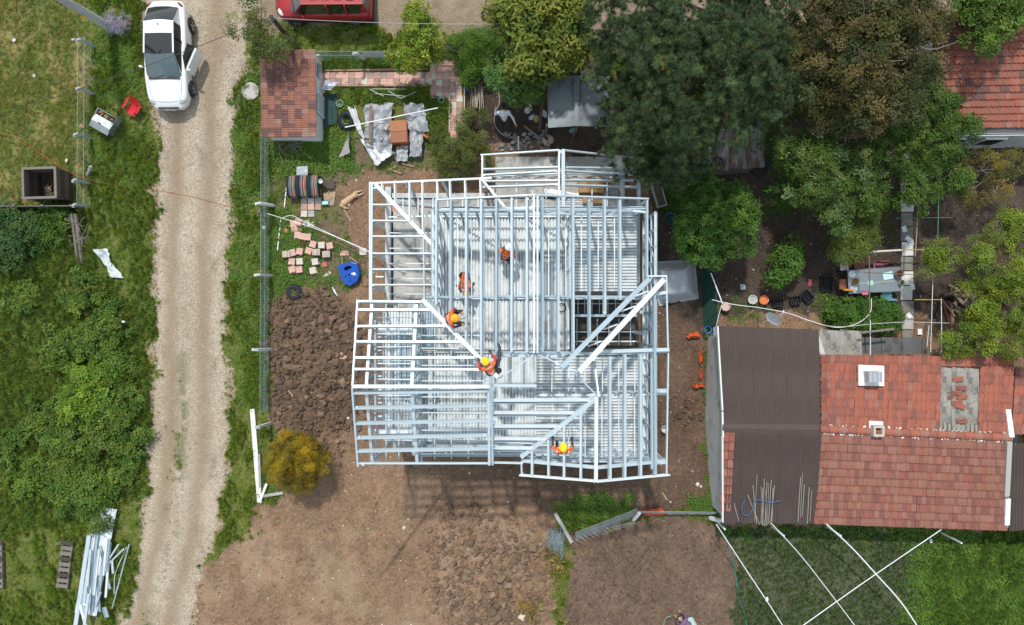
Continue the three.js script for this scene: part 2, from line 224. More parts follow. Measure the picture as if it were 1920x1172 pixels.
{ // ---- main gable roof: ridge along x = 1005
  const P = [[819, 372.5, 571], [846, 371.5, 582], [875, 370.5, 645], [903, 370, 668], [931.5, 369, 660], [960, 368, 660], [989, 367, 661], [1016, 366.5, 660], [1046, 367.5, 660], [1074, 368.5, 660], [1104, 370, 640], [1133, 371, 590], [1161.5, 372, 562]];
  P.forEach(([x, y0, y1], k) => mem('purlin', x, y0, H_MAIN(x), x, y1, H_MAIN(x), .11, .16, k % 3 == 1 ? STEEL2 : STEEL, x < 1005 ? flipSec : cSec));
  mem('ridge_beam', 1001.5, 366, 6.42, 1001.5, 662, 6.42, .09, .2, STEELW); mem('ridge_beam', 1007.5, 366, 6.42, 1007.5, 662, 6.42, .09, .2, STEEL, flipSec);
  mem('purlin', 1213, 373, 5.45, 1212, 519, 5.45, .07, .12); mem('eave_beam', 820, 374, H_MAIN(820), 1005, 365.5, 6.47, .07, .17, STEELW); mem('eave_beam', 1005, 365.5, 6.47, 1215, 373, 5.45, .07, .17, STEEL);
  for (const [x, a, b] of [[858, 400, 556], [884, 404, 556], [908, 402, 555], [937, 404, 556], [968, 402, 556], [1029, 402, 556], [1061, 404, 560], [1090, 402, 540], [1122, 404, 540], [1152, 404, 540]]) { mem('ceiling_batten', x, a, 5.2, x, b, 5.2, .05, .06, STEELW); if (x < 1060) mem('ceiling_batten', x, 566, 5.2, x, 655, 5.2, .05, .06, STEELW); }
  // gable truss and cross trusses
  const truss = (y, x0, x1, xr, hB, n, hT) => { mem('truss_chord', x0, y, hB, x1, y, hB, .1, .12); mem('truss_chord', x0, y - 2, hT(x0) - .2, xr, y - 4, hT(xr) - .2, .1, .1, STEEL2); mem('truss_chord', xr, y - 4, hT(xr) - .2, x1, y - 2, hT(x1) - .2, .1, .1, STEEL2);
    for (let i = 0; i < n; i++) { const a = x0 + (x1 - x0) * i / n, b = x0 + (x1 - x0) * (i + .5) / n, c = x0 + (x1 - x0) * (i + 1) / n; mem('truss_web', a, y, hB, b, y - 2, hT(b) - .22, .07, .05, STEELW); mem('truss_web', b, y - 2, hT(b) - .22, c, y, hB, .07, .05, STEEL2); } };
  truss(397, 822, 1190, 1005, 5.25, 9, H_MAIN); truss(559, 800, 1250, 1005, 5.2, 12, x => Math.max(5.45, H_MAIN(x)));
  truss(664, 918, 1130, 1005, 5.2, 7, x => Math.max(5.6, H_MAIN(x)));
  mem('cross_beam', 822, 394, 5.3, 1000, 390, 5.5, .08, .16, STEELW); mem('cross_beam', 1175, 394, 5.3, 1215, 399, 5.3, .1, .14);
  mem('cross_beam', 930, 666, 5.5, 1060, 668, 5.5, .14, .14); mem('cross_beam', 921, 666, 5.5, 924, 672, 5.5, .12, .14);
}
{ // ---- left gable roof: ridge along y = 725
  const L = y => y < 725 ? 670 + (661 - 670) * (y - 565) / 160 : 661 + (671 - 661) * (y - 725) / 147;
  const P = [[565.5, 790], [581, 808], [612, 836], [641, 863], [671, 890], [693, 902]];
  for (const [y, x1] of P) mem('purlin', L(y) + 1, y, H_LEFT(y), x1, y + .5, H_LEFT(y), .1, .15, STEEL, flipSec);
  mem('ridge_beam', 661, 724.5, 6.35, 918, 724, 6.35, .16, .2, STEELW);
  for (const y of [736, 764, 793, 820, 845]) mem('purlin', L(y) + 1, y, H_LEFT(y), 914, y - 4, H_LEFT(y), .11, .16, STEEL);
  mem('eave_beam', 672, 868, 5.5, 915, 869, 5.5, .08, .15); mem('gable_beam', 670.5, 563, 5.45, 661, 725, 6.35, .08, .17, STEELW); mem('gable_beam', 661, 725, 6.35, 671.5, 874, 5.48, .08, .17, STEEL);
  for (const [a, b, w] of [[698, 687, .14], [781, 772, .15]]) { mem('rafter', a, 566, 5.3, b, 724, 6.1, w, .14, STEELW); mem('rafter', b, 726, 6.1, a + 1, 868, 5.3, w, .14, STEEL); mem('truss_chord', a + 9, 566, 4.9, a + 9, 866, 4.9, .09, .1, STEEL2);
    for (let i = 0; i < 7; i++) { const y0 = 575 + i * 40, y1 = y0 + 20, y2 = y0 + 40, s = y => (a + (b - a) * (1 - Math.abs(y - 725) / 160)); mem('truss_web', a + 9, y0, 4.9, s(y1), y1, H_LEFT(y1) - .3, .06, .05, STEEL2); mem('truss_web', s(y1), y1, H_LEFT(y1) - .3, a + 9, Math.min(y2, 864), 4.9, .06, .05, STEELW); } }
  for (const y of [595, 626, 650, 682, 711, 741, 771]) { mem('ceiling_batten', 702, y, 5, 775, y, 5, .05, .05, STEELW); mem('ceiling_batten', 786, y + 3, 5, y < 660 ? 905 : 912, y + 3, 5, .05, .05, STEELW); }
  for (let k = 0; k < 6; k++) mem('deck_batten', 706, 604 + k * 36, 4.4, 775, 604 + k * 36, 4.4, .05, .04, STEEL); for (const x of [815, 846, 878]) mem('ceiling_batten', x, 600 + (x - 815), 4.9, x, 860, 4.9, .05, .05, STEEL); for (const x of [724, 748]) mem('ceiling_batten', x, 570, 4.9, x, 864, 4.9, .05, .05, STEEL);
  mem('ceiling_batten', 786, 807, 5, 912, 807, 5, .05, .05, STEELW);
  mem('valley_rafter', 793, 562, 5.5, 934, 708, 6.35, .2, .14, STEELW); mem('brace', 1002, 664, 6.2, 936, 709, 6.1, .06, .06); mem('brace', 934, 708, 6.3, 938, 668, 5.6, .08, .06);
  for (const x of [916, 922]) mem('valley_beam', x, 700, 6.3, x + 1, 871, 5.55, .12, .18, x < 920 ? STEEL : STEEL2);
  mem('cross_beam', 702, 619, 3.6, 772, 619, 3.6, .25, .12, STEELW); mem('cross_beam', 703, 809, 3.6, 773, 808, 3.6, .24, .12, STEELW);
  mem('cross_beam', 803, 806, 4.2, 866, 807, 4.2, .2, .06, STEELW);
}
{ // ---- front-right gable roof: ridge along x = 1119
  for (const [y, x1] of [[750, 1110], [774, 1086], [799, 1056], [823, 1024], [840, 998]]) { mem('purlin', 922, y - (y - 750) * .01, 6.0 - (y - 750) * .005, x1, y, 6.3 - (y - 745) * .0065, .1, .15, STEELW); mem('purlin', 922, y + 5, 5.9 - (y - 750) * .005, x1 - 8, y + 4, 6.15 - (y - 745) * .0065, .06, .1, STEEL2); }
  mem('eave_beam', 922, 867, 5.5, 980, 868.5, 5.45, .08, .15);
  mem('cross_beam', 920, 722, 6.1, 1006, 723, 6.0, .13, .14);
  mem('valley_rafter', 977.5, 857, 5.5, 1118, 746, 6.35, .22, .13, STEEL);
  for (const [x, y0] of [[998.5, 842], [1029, 824], [1058, 799], [1089.5, 772]]) mem('purlin', x, y0, H_RIGHT(x), x, 890 + (x - 978) * .084, H_RIGHT(x), .11, .16, STEEL, flipSec);
  mem('ridge_beam', 1118.5, 744, 6.42, 1117.5, 902, 6.42, .17, .2, STEELW);
  for (const [x, y0, y1] of [[1143, 668, 900], [1170.5, 664, 897.5], [1200, 664, 895]]) mem('purlin', x, y0, H_RIGHT(x), x, y1, H_RIGHT(x), .12, .16, STEEL);
  mem('purlin', 1226, 545, H_RIGHT(1226) + .02, 1227, 893, H_RIGHT(1227), .12, .16, STEEL2); mem('purlin', 1221.5, 672, 5.6, 1222, 880, 5.6, .07, .1, STEEL);
  mem('purlin', 978, 868, 5.45, 979, 890, 5.45, .06, .12); mem('gable_beam', 975, 890, 5.5, 1118, 902.5, 6.44, .08, .17, STEELW); mem('gable_beam', 1118, 902.5, 6.44, 1255, 889.5, 5.5, .08, .17, STEELW);
  mem('eave_beam', 1249, 519, 5.5, 1252.5, 655, 5.5, .07, .15, STEEL); mem('eave_beam', 1252, 662, 5.5, 1249.5, 889, 5.5, .07, .15, STEEL); mem('cross_beam', 1212, 518, 5.5, 1250, 518, 5.5, .07, .12, STEELW);
  mem('cross_beam', 1126, 659, 5.65, 1254, 655.5, 5.6, .17, .12, STEEL); mem('cross_beam', 1126, 663, 5.55, 1254, 660, 5.5, .08, .12, STEEL2);
  mem('valley_rafter', 1217, 523, 5.75, 1052, 690, 6.5, .23, .15, STEEL2); mem('valley_rafter', 1245, 524, 5.75, 1085, 697, 6.6, .25, .16, STEELW);
  for (const [x, y] of [[1196, 552], [1170, 580], [1138, 614], [1108, 646]]) mem('brace', x - 6, y + 4, 5.9, x + 20, y - 6, 5.95, .06, .06, STEELW);
  mem('brace', 1006, 664, 6.2, 1084, 698, 6.3, .05, .06); mem('brace', 1080, 700, 6.2, 1118, 741, 6.2, .08, .06, STEEL2); mem('brace', 1114, 672, 5.7, 1123, 744, 6.2, .08, .08, STEEL2); mem('brace', 1079, 700, 6.2, 1078, 716, 5.2, .06, .06); 
  // truss at y = 735, bottom truss at y = 865
  const tr = (y, x0, x1, hB, hT, n) => { mem('truss_chord', x0, y + 3, hB, x1, y, hB, .12, .12, STEELW); for (let i = 0; i < n; i++) { const a = x0 + (x1 - x0) * i / n, c = x0 + (x1 - x0) * (i + 1) / n, b = (a + c) / 2; mem('truss_web', a, y + 1, hB, b, y - 2, hT(b), .08, .05, STEEL2); mem('truss_web', b, y - 2, hT(b), c, y + 1, hB, .08, .05, STEEL); } };
  tr(738, 1003, 1248, 5.15, x => 5.6 + .5 * (1 - Math.abs(x - 1119) / 140), 8); tr(861, 982, 1248, 4.9, x => 5.3 + .6 * (1 - Math.abs(x - 1119) / 140), 9);
  mem('truss_chord', 980, 864, 5.35, 1118, 876, 6.2, .16, .12, STEEL); mem('truss_chord', 1118, 876, 6.2, 1248, 864, 5.35, .16, .12, STEEL); mem('cross_beam', 1228, 733, 5.4, 1251, 733, 5.4, .2, .14, STEEL); mem('cross_beam', 1228, 866, 5.4, 1250, 866, 5.4, .2, .14, STEEL);
  for (const x of [1035, 1066, 1097, 1129, 1160, 1190]) mem('ceiling_batten', x, 668, 5.1, x, 733, 5.1, .05, .05, STEELW), mem('ceiling_batten', x, 742, 5.1, x, 858, 5.1, .05, .05, STEELW);
  mem('cross_beam', 1194, 556, 5.4, 1250, 548, 5.5, .16, .12, STEEL);
}
{ // ---- porch roof and lean-to roof at ground floor height
  const hp = x => 3.7 - .9 * Math.abs(x - 1051) / 148;
  mem('gable_beam', 902, 291, 2.8, 1048, 281.5, 3.68, .07, .15, STEELW); mem('gable_beam', 1056, 281.5, 3.68, 1198, 297, 2.8, .07, .15);
  mem('ridge_beam', 1048, 281, 3.7, 1048, 395, 3.7, .09, .2, STEELW); mem('ridge_beam', 1056, 281, 3.66, 1056, 390, 3.66, .18, .2, STEEL2);
  for (const [yl, yr] of [[320, 314, 320], [331, 321, 332], [342, 339, 342], [353, 347, 355]].map(([a, b, c]) => [[a, b], [b, c]])) { mem('purlin', 905, yl[0] - 2, hp(905), 1046, yl[1], hp(1046) - .1, .08, .12, STEEL); mem('purlin', 1060, yr[0], hp(1060) - .1, 1196, yr[1] - 4, hp(1196), .08, .12, STEEL); }
  mem('truss_chord', 925, 330, 2.7, 1048, 324, 3.0, .13, .14, STEELW); mem('truss_chord', 1058, 324, 3.0, 1175, 326, 2.7, .15, .14, STEEL2);
  for (let i = 0; i < 8; i++) mem('truss_web', 925 + i * 31, 332, 2.7, 940 + i * 31, 334, 3.0, .06, .06, STEELW), mem('truss_web', 940 + i * 31, 334, 3.0, 956 + i * 31, 331, 2.7, .06, .06, STEEL2);
  mem('eave_beam', 904, 290, 2.8, 904, 337, 2.8, .09, .15); mem('eave_beam', 1196, 297, 2.8, 1196, 400, 2.8, .14, .15, STEEL2); mem('eave_beam', 1199.5, 297, 2.8, 1199.5, 394, 2.8, .05, .15);
  for (const x of [968, 998, 1024, 1083, 1110, 1138]) mem('ceiling_batten', x, 332, 2.5, x, 392, 2.5, .05, .05, STEELW);
  // lean-to
  const hh = x => 2.75 + .006 * (x - 695);
  mem('eave_beam', 693, 343.5, 2.8, 905, 335, 2.8, .1, .16, STEELW); mem('eave_beam', 903, 336, 2.8, 922, 333, 2.8, .13, .16, STEELW); mem('eave_beam', 697, 342, 2.8, 696, 578, 2.8, .12, .16, STEEL); mem('eave_beam', 693.5, 342, 2.8, 693.5, 563, 2.8, .05, .16, STEELW);
  mem('hip_rafter', 704, 346, 2.85, 818, 467, 3.45, .2, .15, STEELW); mem('hip_rafter', 903, 336, 2.85, 946, 388, 3.4, .12, .14, STEELW);
  for (const y of [353, 384.5, 414.5, 444, 475.5, 505, 534.5]) mem('purlin', 698, y, 2.8, y < 465 ? 704 + (y - 346) * .94 : 817, y, y < 465 ? 2.85 + (y - 346) * .005 : 3.45, .07, .12, STEELW);
  for (const [x, y] of [[718, 360], [742, 386], [769, 414], [793.5, 440], [821, 372], [845, 372], [873, 372], [902, 370]]) mem('purlin', x - 1, 339 + (820 - x) * .02, 2.82, x, y, 2.85 + (y - 345) * .006, .08, .12, STEELW);
  mem('purlin', 795, 440, 3.3, 796, 560, 3.3, .08, .12); 
  for (const y of [437, 466, 494, 522.5, 551]) mem('ceiling_batten', 730, y, 2.45, 818, y, 2.45, .05, .06, STEELW); mem('ceiling_batten', 729, 407, 2.45, 818, 405, 2.5, .08, .06, STEELW);
  for (const x of [756, 784, 812, 840, 868, 896]) mem('ceiling_batten', x, 372, 2.45, x, 404, 2.45, .05, .06, STEELW);
  mem('brace', 744, 374, .5, 816, 386, .35, .06, .05, STEEL2);
}
{ // ---- floor deck sheets at first floor level, laid side by side
  const bay = (x0, y0, x1, y1, across, h = 3.1) => { const a = at(x0, y0, h), b = at(x1, y1, h), w = b.x - a.x, d = b.z - a.z, span = across ? d : w, len = across ? w : d, n = Math.max(1, Math.round(span / .92)), sw = span / n;
    const geo = corrSheet(sw - .006, len, .118, .075, .6);
    for (let i = 0; i < n; i++) { const o = -span / 2 + (i + .5) * sw; put(house, 'deck_sheet', geo, DECK, across ? V((a.x + b.x) / 2, h - .075, (a.z + b.z) / 2 + o) : V((a.x + b.x) / 2 + o, h - .075 - (i % 2) * .003, (a.z + b.z) / 2), [0, across ? Math.PI / 2 : 0, 0]); } };
  bay(829, 407, 1062, 555, false); bay(1068, 407, 1194, 546, true); bay(829, 563, 1066, 656, false); bay(790, 575, 828, 656, false);
  bay(790, 660, 1002, 826, false); bay(1006, 668, 1207, 848, true); bay(722, 583, 780, 820, false);
  const pl = (x1, y1, x2, y2, w = .12, m = STEELW, h = 3.16) => mem('floor_track', x1, y1, h, x2, y2, h, w, .1, m, uSec);
  pl(827, 559, 1200, 559); pl(1065, 405, 1065, 655); pl(784, 660, 1066, 659, .1); pl(1004, 660, 1004, 850); pl(784, 575, 784, 825, .16); pl(829, 404, 1196, 404, .2); pl(1007, 479, 1064, 479, .1); pl(1078, 478, 1104, 478, .12); pl(1004, 664, 1210, 663, .1); pl(1210, 400, 1210, 855, .16);
  pl(719, 583, 719, 822, .1, STEEL2); pl(719, 823, 1000, 830, .14); pl(1004, 853, 1210, 853, .22); pl(826, 405, 826, 575, .14); pl(1006, 735, 1206, 735, .09); pl(722, 827, 782, 827, .1, STEELW, 2.9);
  // floor joists seen past the deck edges and in the stairwell
  for (const y of [608, 632, 657, 681, 705, 730, 755, 780]) mem('floor_joist', 704, y, 2.9, 722, y, 2.9, .06, .16, STEELW);
  for (let x = 800; x < 1000; x += 31) mem('floor_joist', x, 828, 2.9, x - 4, 842, 2.9, .06, .16, STEEL2);
  mem('rim_joist', 704, 600, 2.9, 704, 790, 2.9, .08, .2, STEEL2); mem('rim_joist', 786, 842, 2.9, 1000, 842, 2.9, .1, .2, STEELW);
  for (const x of [1084, 1096, 1110, 1124, 1140, 1154, 1168, 1184]) mem('stair_stud', x, 556, 1.4, x, 588, 1.4, .05, .05, STEEL2);
  for (const x of [1082, 1102, 1120, 1142, 1160, 1182]) mem('stair_stud', x, 598, 1.6, x, 648, 1.6, .05, .06, STEEL2);
  mem('stair_beam', 1072, 592, 2.3, 1194, 592, 2.3, .14, .12, STEEL2); mem('stair_beam', 1072, 569, 1.4, 1196, 569, 1.4, .05, .08, STEEL2); mem('stair_beam', 1072, 622, 1.6, 1196, 622, 1.6, .05, .08, STEEL2); mem('stair_beam', 1072, 640, 1.4, 1196, 640, 1.4, .08, .08, STEELW);
  const a = at(1070, 560, 1.0), b = at(1198, 652, 1.0); put(house, 'stair_landing', boxUV(new THREE.BoxGeometry(b.x - a.x, .12, b.z - a.z)), M(.16, .14, .12, .9, { map: concTex }), V((a.x + b.x) / 2, .94, (a.z + b.z) / 2));
}
{ // ---- stud walls
  const wall = (x1, y1, x2, y2, hb, ht, step, brace = true, base = 'stud') => { // plan line given at the wall head
    const A = at(x1, y1, ht), B = at(x2, y2, ht), L = A.distanceTo(B), n = Math.max(1, Math.round(L / step)), d = B.clone().sub(A).normalize();
    bar(house, 'top_plate', A, B, .1, .1, STEEL, uSec); const A0 = A.clone().setY(hb), B0 = B.clone().setY(hb); bar(house, 'bottom_plate', A0, B0, .1, .06, STEELW, uSec);
    for (let i = 0; i <= n; i++) { const p = A.clone().lerp(B, i / n), q = p.clone().setY(hb); bar(house, base, q, p, .05, .09, i % 2 ? STEEL : STEEL2, cSec, d); }
    for (const k of [.33, .66]) bar(house, 'noggin', A.clone().setY(hb + (ht - hb) * k), B.clone().setY(hb + (ht - hb) * k), .06, .05, STEEL2);
    if (brace) for (let i = 0; i + 4 <= n; i += 5) { const p = A.clone().lerp(B, i / n).setY(hb + .1), q = A.clone().lerp(B, (i + 3) / n).setY(ht - .1); bar(house, 'wall_brace', p, q, .08, .03, STEELW, BOX, V(d.z, 0, -d.x)); } };
  wall(1229, 398, 1229, 872, 3.15, 5.4, .6); wall(811, 392, 811, 566, 3.15, 5.3, .55); wall(826, 390, 1212, 390, 3.15, 5.3, .6); wall(990, 864, 1228, 864, 3.15, 5.3, .55); wall(775, 566, 775, 852, 3.15, 4.9, .5); wall(785, 853, 985, 853, 3.15, 5.0, 1.0, false); wall(1070, 405, 1070, 556, 3.15, 5.0, 1.1);
  // ground floor columns under the deck and the porch
  const col = (x, y, h) => { const p = at(x, y, h); bar(house, 'column', p.clone().setY(.2), p, .12, .12, STEEL, BOX); };
  for (const [x, y] of [[699, 347], [699, 415], [699, 475], [699, 540], [760, 342], [830, 340], [905, 297], [905, 334], [1195, 300], [1195, 392], [1052, 284]]) col(x, y, 2.72);
  for (let y = 585; y < 830; y += 40) col(724, y, 2.95), col(1203, y, 2.95); for (let x = 790; x < 1200; x += 45) col(x, 826, 2.95);
  for (const [x, y] of [[700, 568], [700, 864], [782, 864], [918, 866], [980, 866], [1118, 868], [1246, 866], [1246, 524], [1246, 658], [1210, 378]]) { const p = at(x, y, 5.3), k = at(x, y, 5.3); bar(house, 'column', V(k.x * .985, .2, k.z * .985), p, .1, .1, STEEL, BOX); }
}
// ---------------------------------------------------------------- plants
const leafMat = (rough = .6) => new THREE.MeshPhysicalMaterial({ color: 0xffffff, roughness: rough, specularIntensity: .35, side: THREE.DoubleSide });
const LEAF = leafMat(.55), LEAFDULL = leafMat(.8), BARK = M(.13, .10, .075, .95), BARKGREY = M(.26, .23, .2, .9);
// a spray of folded leaves
function sprayGeo(n, R, len, wid, seed, droop = .3, lift = .2) {
  const r = mulberry(seed), pos = [], idx = [];
  for (let i = 0; i < n; i++) { const a = r() * 6.283, d = R * Math.sqrt(r()), cx = Math.cos(a) * d, cz = Math.sin(a) * d, cy = (r() - .5) * R * .9, h = r() * 6.283, t = (r() - droop) * .9, l = len * (.7 + .6 * r()), w = wid * (.7 + .6 * r());
    const dx = Math.cos(h), dz = Math.sin(h), ux = dx * l * Math.cos(t), uy = Math.sin(t) * l + lift * 0, uz = dz * l * Math.cos(t), sx = -dz * w, sz = dx * w, k = pos.length / 3, f = w * .35;
    pos.push(cx, cy, cz, cx + ux * .5 + sx, cy + uy * .5 + f, cz + uz * .5 + sz, cx + ux, cy + uy - l * .12, cz + uz, cx + ux * .5 - sx, cy + uy * .5 + f, cz + uz * .5 - sz, cx + ux * .55, cy + uy * .55, cz + uz * .55);
    idx.push(k, k + 1, k + 4, k + 1, k + 2, k + 4, k + 2, k + 3, k + 4, k + 3, k, k + 4); }
  return geoOf(pos, idx);
}
function tuftGeo(n, R, h, w, seed, bend = .8) { // grass or needles: bent blades from a point
  const r = mulberry(seed), pos = [], idx = [];
  for (let i = 0; i < n; i++) { const a = r() * 6.283, b0 = R * .35 * r(), cx = Math.cos(a * 1.7) * b0, cz = Math.sin(a * 1.7) * b0, H = h * (.6 + .6 * r()), o = R * (.35 + .75 * r()) * bend, dx = Math.cos(a), dz = Math.sin(a), sx = -dz * w, sz = dx * w, k = pos.length / 3;
    pos.push(cx - sx, 0, cz - sz, cx + sx, 0, cz + sz, cx + dx * o * .45 + sx * .8, H * .7, cz + dz * o * .45 + sz * .8, cx + dx * o * .45 - sx * .8, H * .7, cz + dz * o * .45 - sz * .8, cx + dx * o, H * .95, cz + dz * o);
    idx.push(k, k + 1, k + 2, k, k + 2, k + 3, k + 3, k + 2, k + 4); }
  return geoOf(pos, idx);
}
function needleBall(n, L, w, seed) { // a shoot's rosette of needles
  const r = mulberry(seed), pos = [], idx = []; for (let i = 0; i < n; i++) { const y = Math.pow(r(), 1.3) * 1.1 - .12, a = r() * 6.283, s = Math.sqrt(Math.max(.02, 1 - y * y)), l = L * (.75 + .4 * r()), dx = Math.cos(a) * s, dz = Math.sin(a) * s, k = pos.length / 3; pos.push(-Math.sin(a) * w, 0, Math.cos(a) * w, Math.sin(a) * w, 0, -Math.cos(a) * w, dx * l, y * l, dz * l); idx.push(k, k + 1, k + 2); }
  return geoOf(pos, idx); }
const SPRAY = { mid: sprayGeo(16, .2, .13, .035, 1), small: sprayGeo(20, .17, .075, .022, 2), big: sprayGeo(11, .22, .2, .055, 3), fine: sprayGeo(26, .15, .05, .012, 4), bunch: sprayGeo(14, .12, .11, .03, 5, .1) };
const TUFT = { short: tuftGeo(16, .11, .07, .006, 11, 1.2), lush: tuftGeo(16, .14, .16, .0075, 12), tall: tuftGeo(16, .22, .34, .009, 13), needle: needleBall(64, .19, .0075, 14) };
function scatter(parent, name, geo, mat, list) { // list of {p, q, s, c}
  const m = new THREE.InstancedMesh(geo, mat, list.length), X = new THREE.Matrix4(), S = V(); m.name = parent === scene ? numbered(name) : name;
  list.forEach((e, i) => { m.setMatrixAt(i, X.compose(e.p, e.q, typeof e.s === 'number' ? S.setScalar(e.s) : S.copy(e.s))); m.setColorAt(i, e.c); });
  m.userData.kind = 'stuff'; parent.add(m); return m;
}
const UPV = V(0, 1, 0), tmpC = new THREE.Color();
const tint = (cols, k = .22) => { const c = pick(cols), f = 1 + (rnd() - .5) * 2 * k, g = 1 + (rnd() - .5) * .3; return new THREE.Color().setRGB(c[0] * f * g * 1.28, c[1] * f * 1.2, c[2] * f / g * .95); };
const tone = (cols, k) => { const c = pick(cols), f = 1 + (rnd() - .5) * 2 * k; return new THREE.Color().setRGB(c[0] * f, c[1] * f, c[2] * f); };
const PN = new ImprovedNoise();
function crownList(blobs, n, cols, size, o = {}) {
  const out = [], w = blobs.map(b => b.r.x * b.r.z + b.r.x * b.r.y); const tot = w.reduce((a, b) => a + b, 0);
  for (let tries = 0; out.length < n && tries < n * 8; tries++) {
    let t = rnd() * tot, k = 0; while (t > w[k] && k < w.length - 1) t -= w[k++]; const b = blobs[k];
    const y = rr(o.low ?? -.45, 1), a = rnd() * 6.283, s = Math.sqrt(1 - y * y), d = V(Math.cos(a) * s, y, Math.sin(a) * s);
    const lump = .74 + .75 * PN.noise(d.x * 1.7 + k * 7.1, d.y * 1.7, d.z * 1.7 + k) + .28 * PN.noise(d.x * 6 + k, d.y * 6, d.z * 6), depth = 1 - Math.pow(rnd(), 2) * (o.deep ?? .5);
    const p = V(d.x * b.r.x, d.y * b.r.y, d.z * b.r.z).multiplyScalar((lump + .2) * depth).add(b.c);
    if (p.y < .08) continue;
    if (PN.noise(p.x * (o.gf ?? 1.6), p.y * 1.6, p.z * (o.gf ?? 1.6)) < (o.gap ?? -.28)) continue;
    const cs = rr(.75, 1.25), per = o.per ?? 9, rc = (o.rc ?? .3) * rr(.7, 1.3), axis = d.clone().lerp(UPV, .5).normalize(), base = tint(cols, o.vary ?? .25), Q = new THREE.Quaternion().setFromUnitVectors(UPV, axis);
    for (let m = 0; m < per; m++) { // one leafy branch end
      const yy = Math.pow(rnd(), .8) * 1.15 - .15, aa = rnd() * 6.283, ss = Math.sqrt(Math.max(0, 1 - yy * yy)), e = V(Math.cos(aa) * ss, yy, Math.sin(aa) * ss).applyQuaternion(Q), nrm = e.clone().lerp(UPV, .25).add(V(rr(-.35, .35), rr(-.1, .3), rr(-.35, .35))).normalize();
      out.push({ p: p.clone().addScaledVector(e, rc * rr(.65, 1.05)), q: new THREE.Quaternion().setFromUnitVectors(UPV, nrm).multiply(new THREE.Quaternion().setFromAxisAngle(UPV, rnd() * 6.283)), s: size * cs * rr(.75, 1.2), c: base.clone().multiplyScalar(rr(.82, 1.2)) }); }
  }
  return out;
}
function limb(parent, name, a, b, r0, r1, mat, wob = .12) { // tapered, slightly crooked
  const L = a.distanceTo(b), pts = [0, .33, .66, 1].map((t, i) => { const p = a.clone().lerp(b, t); if (i == 1 || i == 2) p.add(V(rr(-1, 1), rr(-.4, .8), rr(-1, 1)).multiplyScalar(wob * L * .5)); return p; });
  const g = tubeGeo(pts, 1, 6, 6), p = g.attributes.position, c = new THREE.CatmullRomCurve3(pts), ring = 7; for (let i = 0; i < p.count; i++) { const t = Math.floor(i / ring) / 6, o = c.getPointAt(clamp(t)), r = r0 + (r1 - r0) * t; p.setXYZ(i, o.x + (p.getX(i) - o.x) * r, o.y + (p.getY(i) - o.y) * r, o.z + (p.getZ(i) - o.z) * r); }
  g.computeVertexNormals(); return put(parent, name, g, mat);
}
// base and blobs are given in plan: [x, y, height, radius across, radius up]
function tree(name, label, group, base, blobs, o) {
  const b0 = at(base[0], base[1], 0), t = thing(name, label, o.cat ?? 'tree', V(b0.x, 0, b0.z), 0, group);
  const B = blobs.map(([x, y, h, rx, ry, rz]) => ({ c: at(x, y, h).sub(t.position), r: V(rx, ry ?? rx * .8, rz ?? rx) }));
  for (const b of B.slice()) for (let k = 0; k < (o.sat ?? 2); k++) { const a = rnd() * 6.283, e = rr(.75, 1.15); B.push({ c: b.c.clone().add(V(Math.cos(a) * b.r.x * e, rr(-.3, .35) * b.r.y, Math.sin(a) * b.r.z * e)), r: b.r.clone().multiplyScalar(rr(.3, .5)), sat: true }); }
  const hi = B.reduce((a, b) => b.c.y > a.c.y ? b : a), tr = o.trunk ?? .12;
  if (tr > 0) { const fork = V(hi.c.x * .35, hi.c.y * .5, hi.c.z * .35); limb(t, 'trunk', V(0, -.1, 0), fork, tr, tr * .7, o.bark ?? BARK, .05);
    for (const b of B) { if (b.sat) continue; limb(t, 'limb', fork, b.c, tr * .55, tr * .2, o.bark ?? BARK, .1); for (let k = 0; k < (o.twigs ?? 3); k++) limb(t, 'limb', b.c, b.c.clone().add(V(rr(-1, 1) * b.r.x, rr(-.1, .8) * b.r.y, rr(-1, 1) * b.r.z).multiplyScalar(rr(.7, 1.15))), tr * .22, .008, o.bark ?? BARK, .25); } }
  scatter(t, 'crown', o.geo ?? SPRAY.mid, o.mat ?? LEAF, crownList(B, o.n, o.cols, o.size ?? 1, o));
  return t;
}
const GREEN = [[.045, .10, .018], [.06, .125, .022], [.035, .08, .016]], LIME = [[.14, .20, .025], [.11, .175, .022], [.17, .215, .035]], MIDG = [[.075, .135, .026], [.06, .115, .022], [.095, .15, .03]], OLIVE = [[.075, .10, .03], [.06, .085, .024], [.09, .11, .035]], DARKG = [[.045, .09, .018], [.058, .108, .022], [.034, .074, .015], [.075, .125, .028]], BROWN = [[.05, .056, .02], [.066, .064, .026], [.042, .054, .018], [.08, .072, .036]], PINE = [[.044, .072, .036], [.056, .09, .046], [.034, .06, .03]];
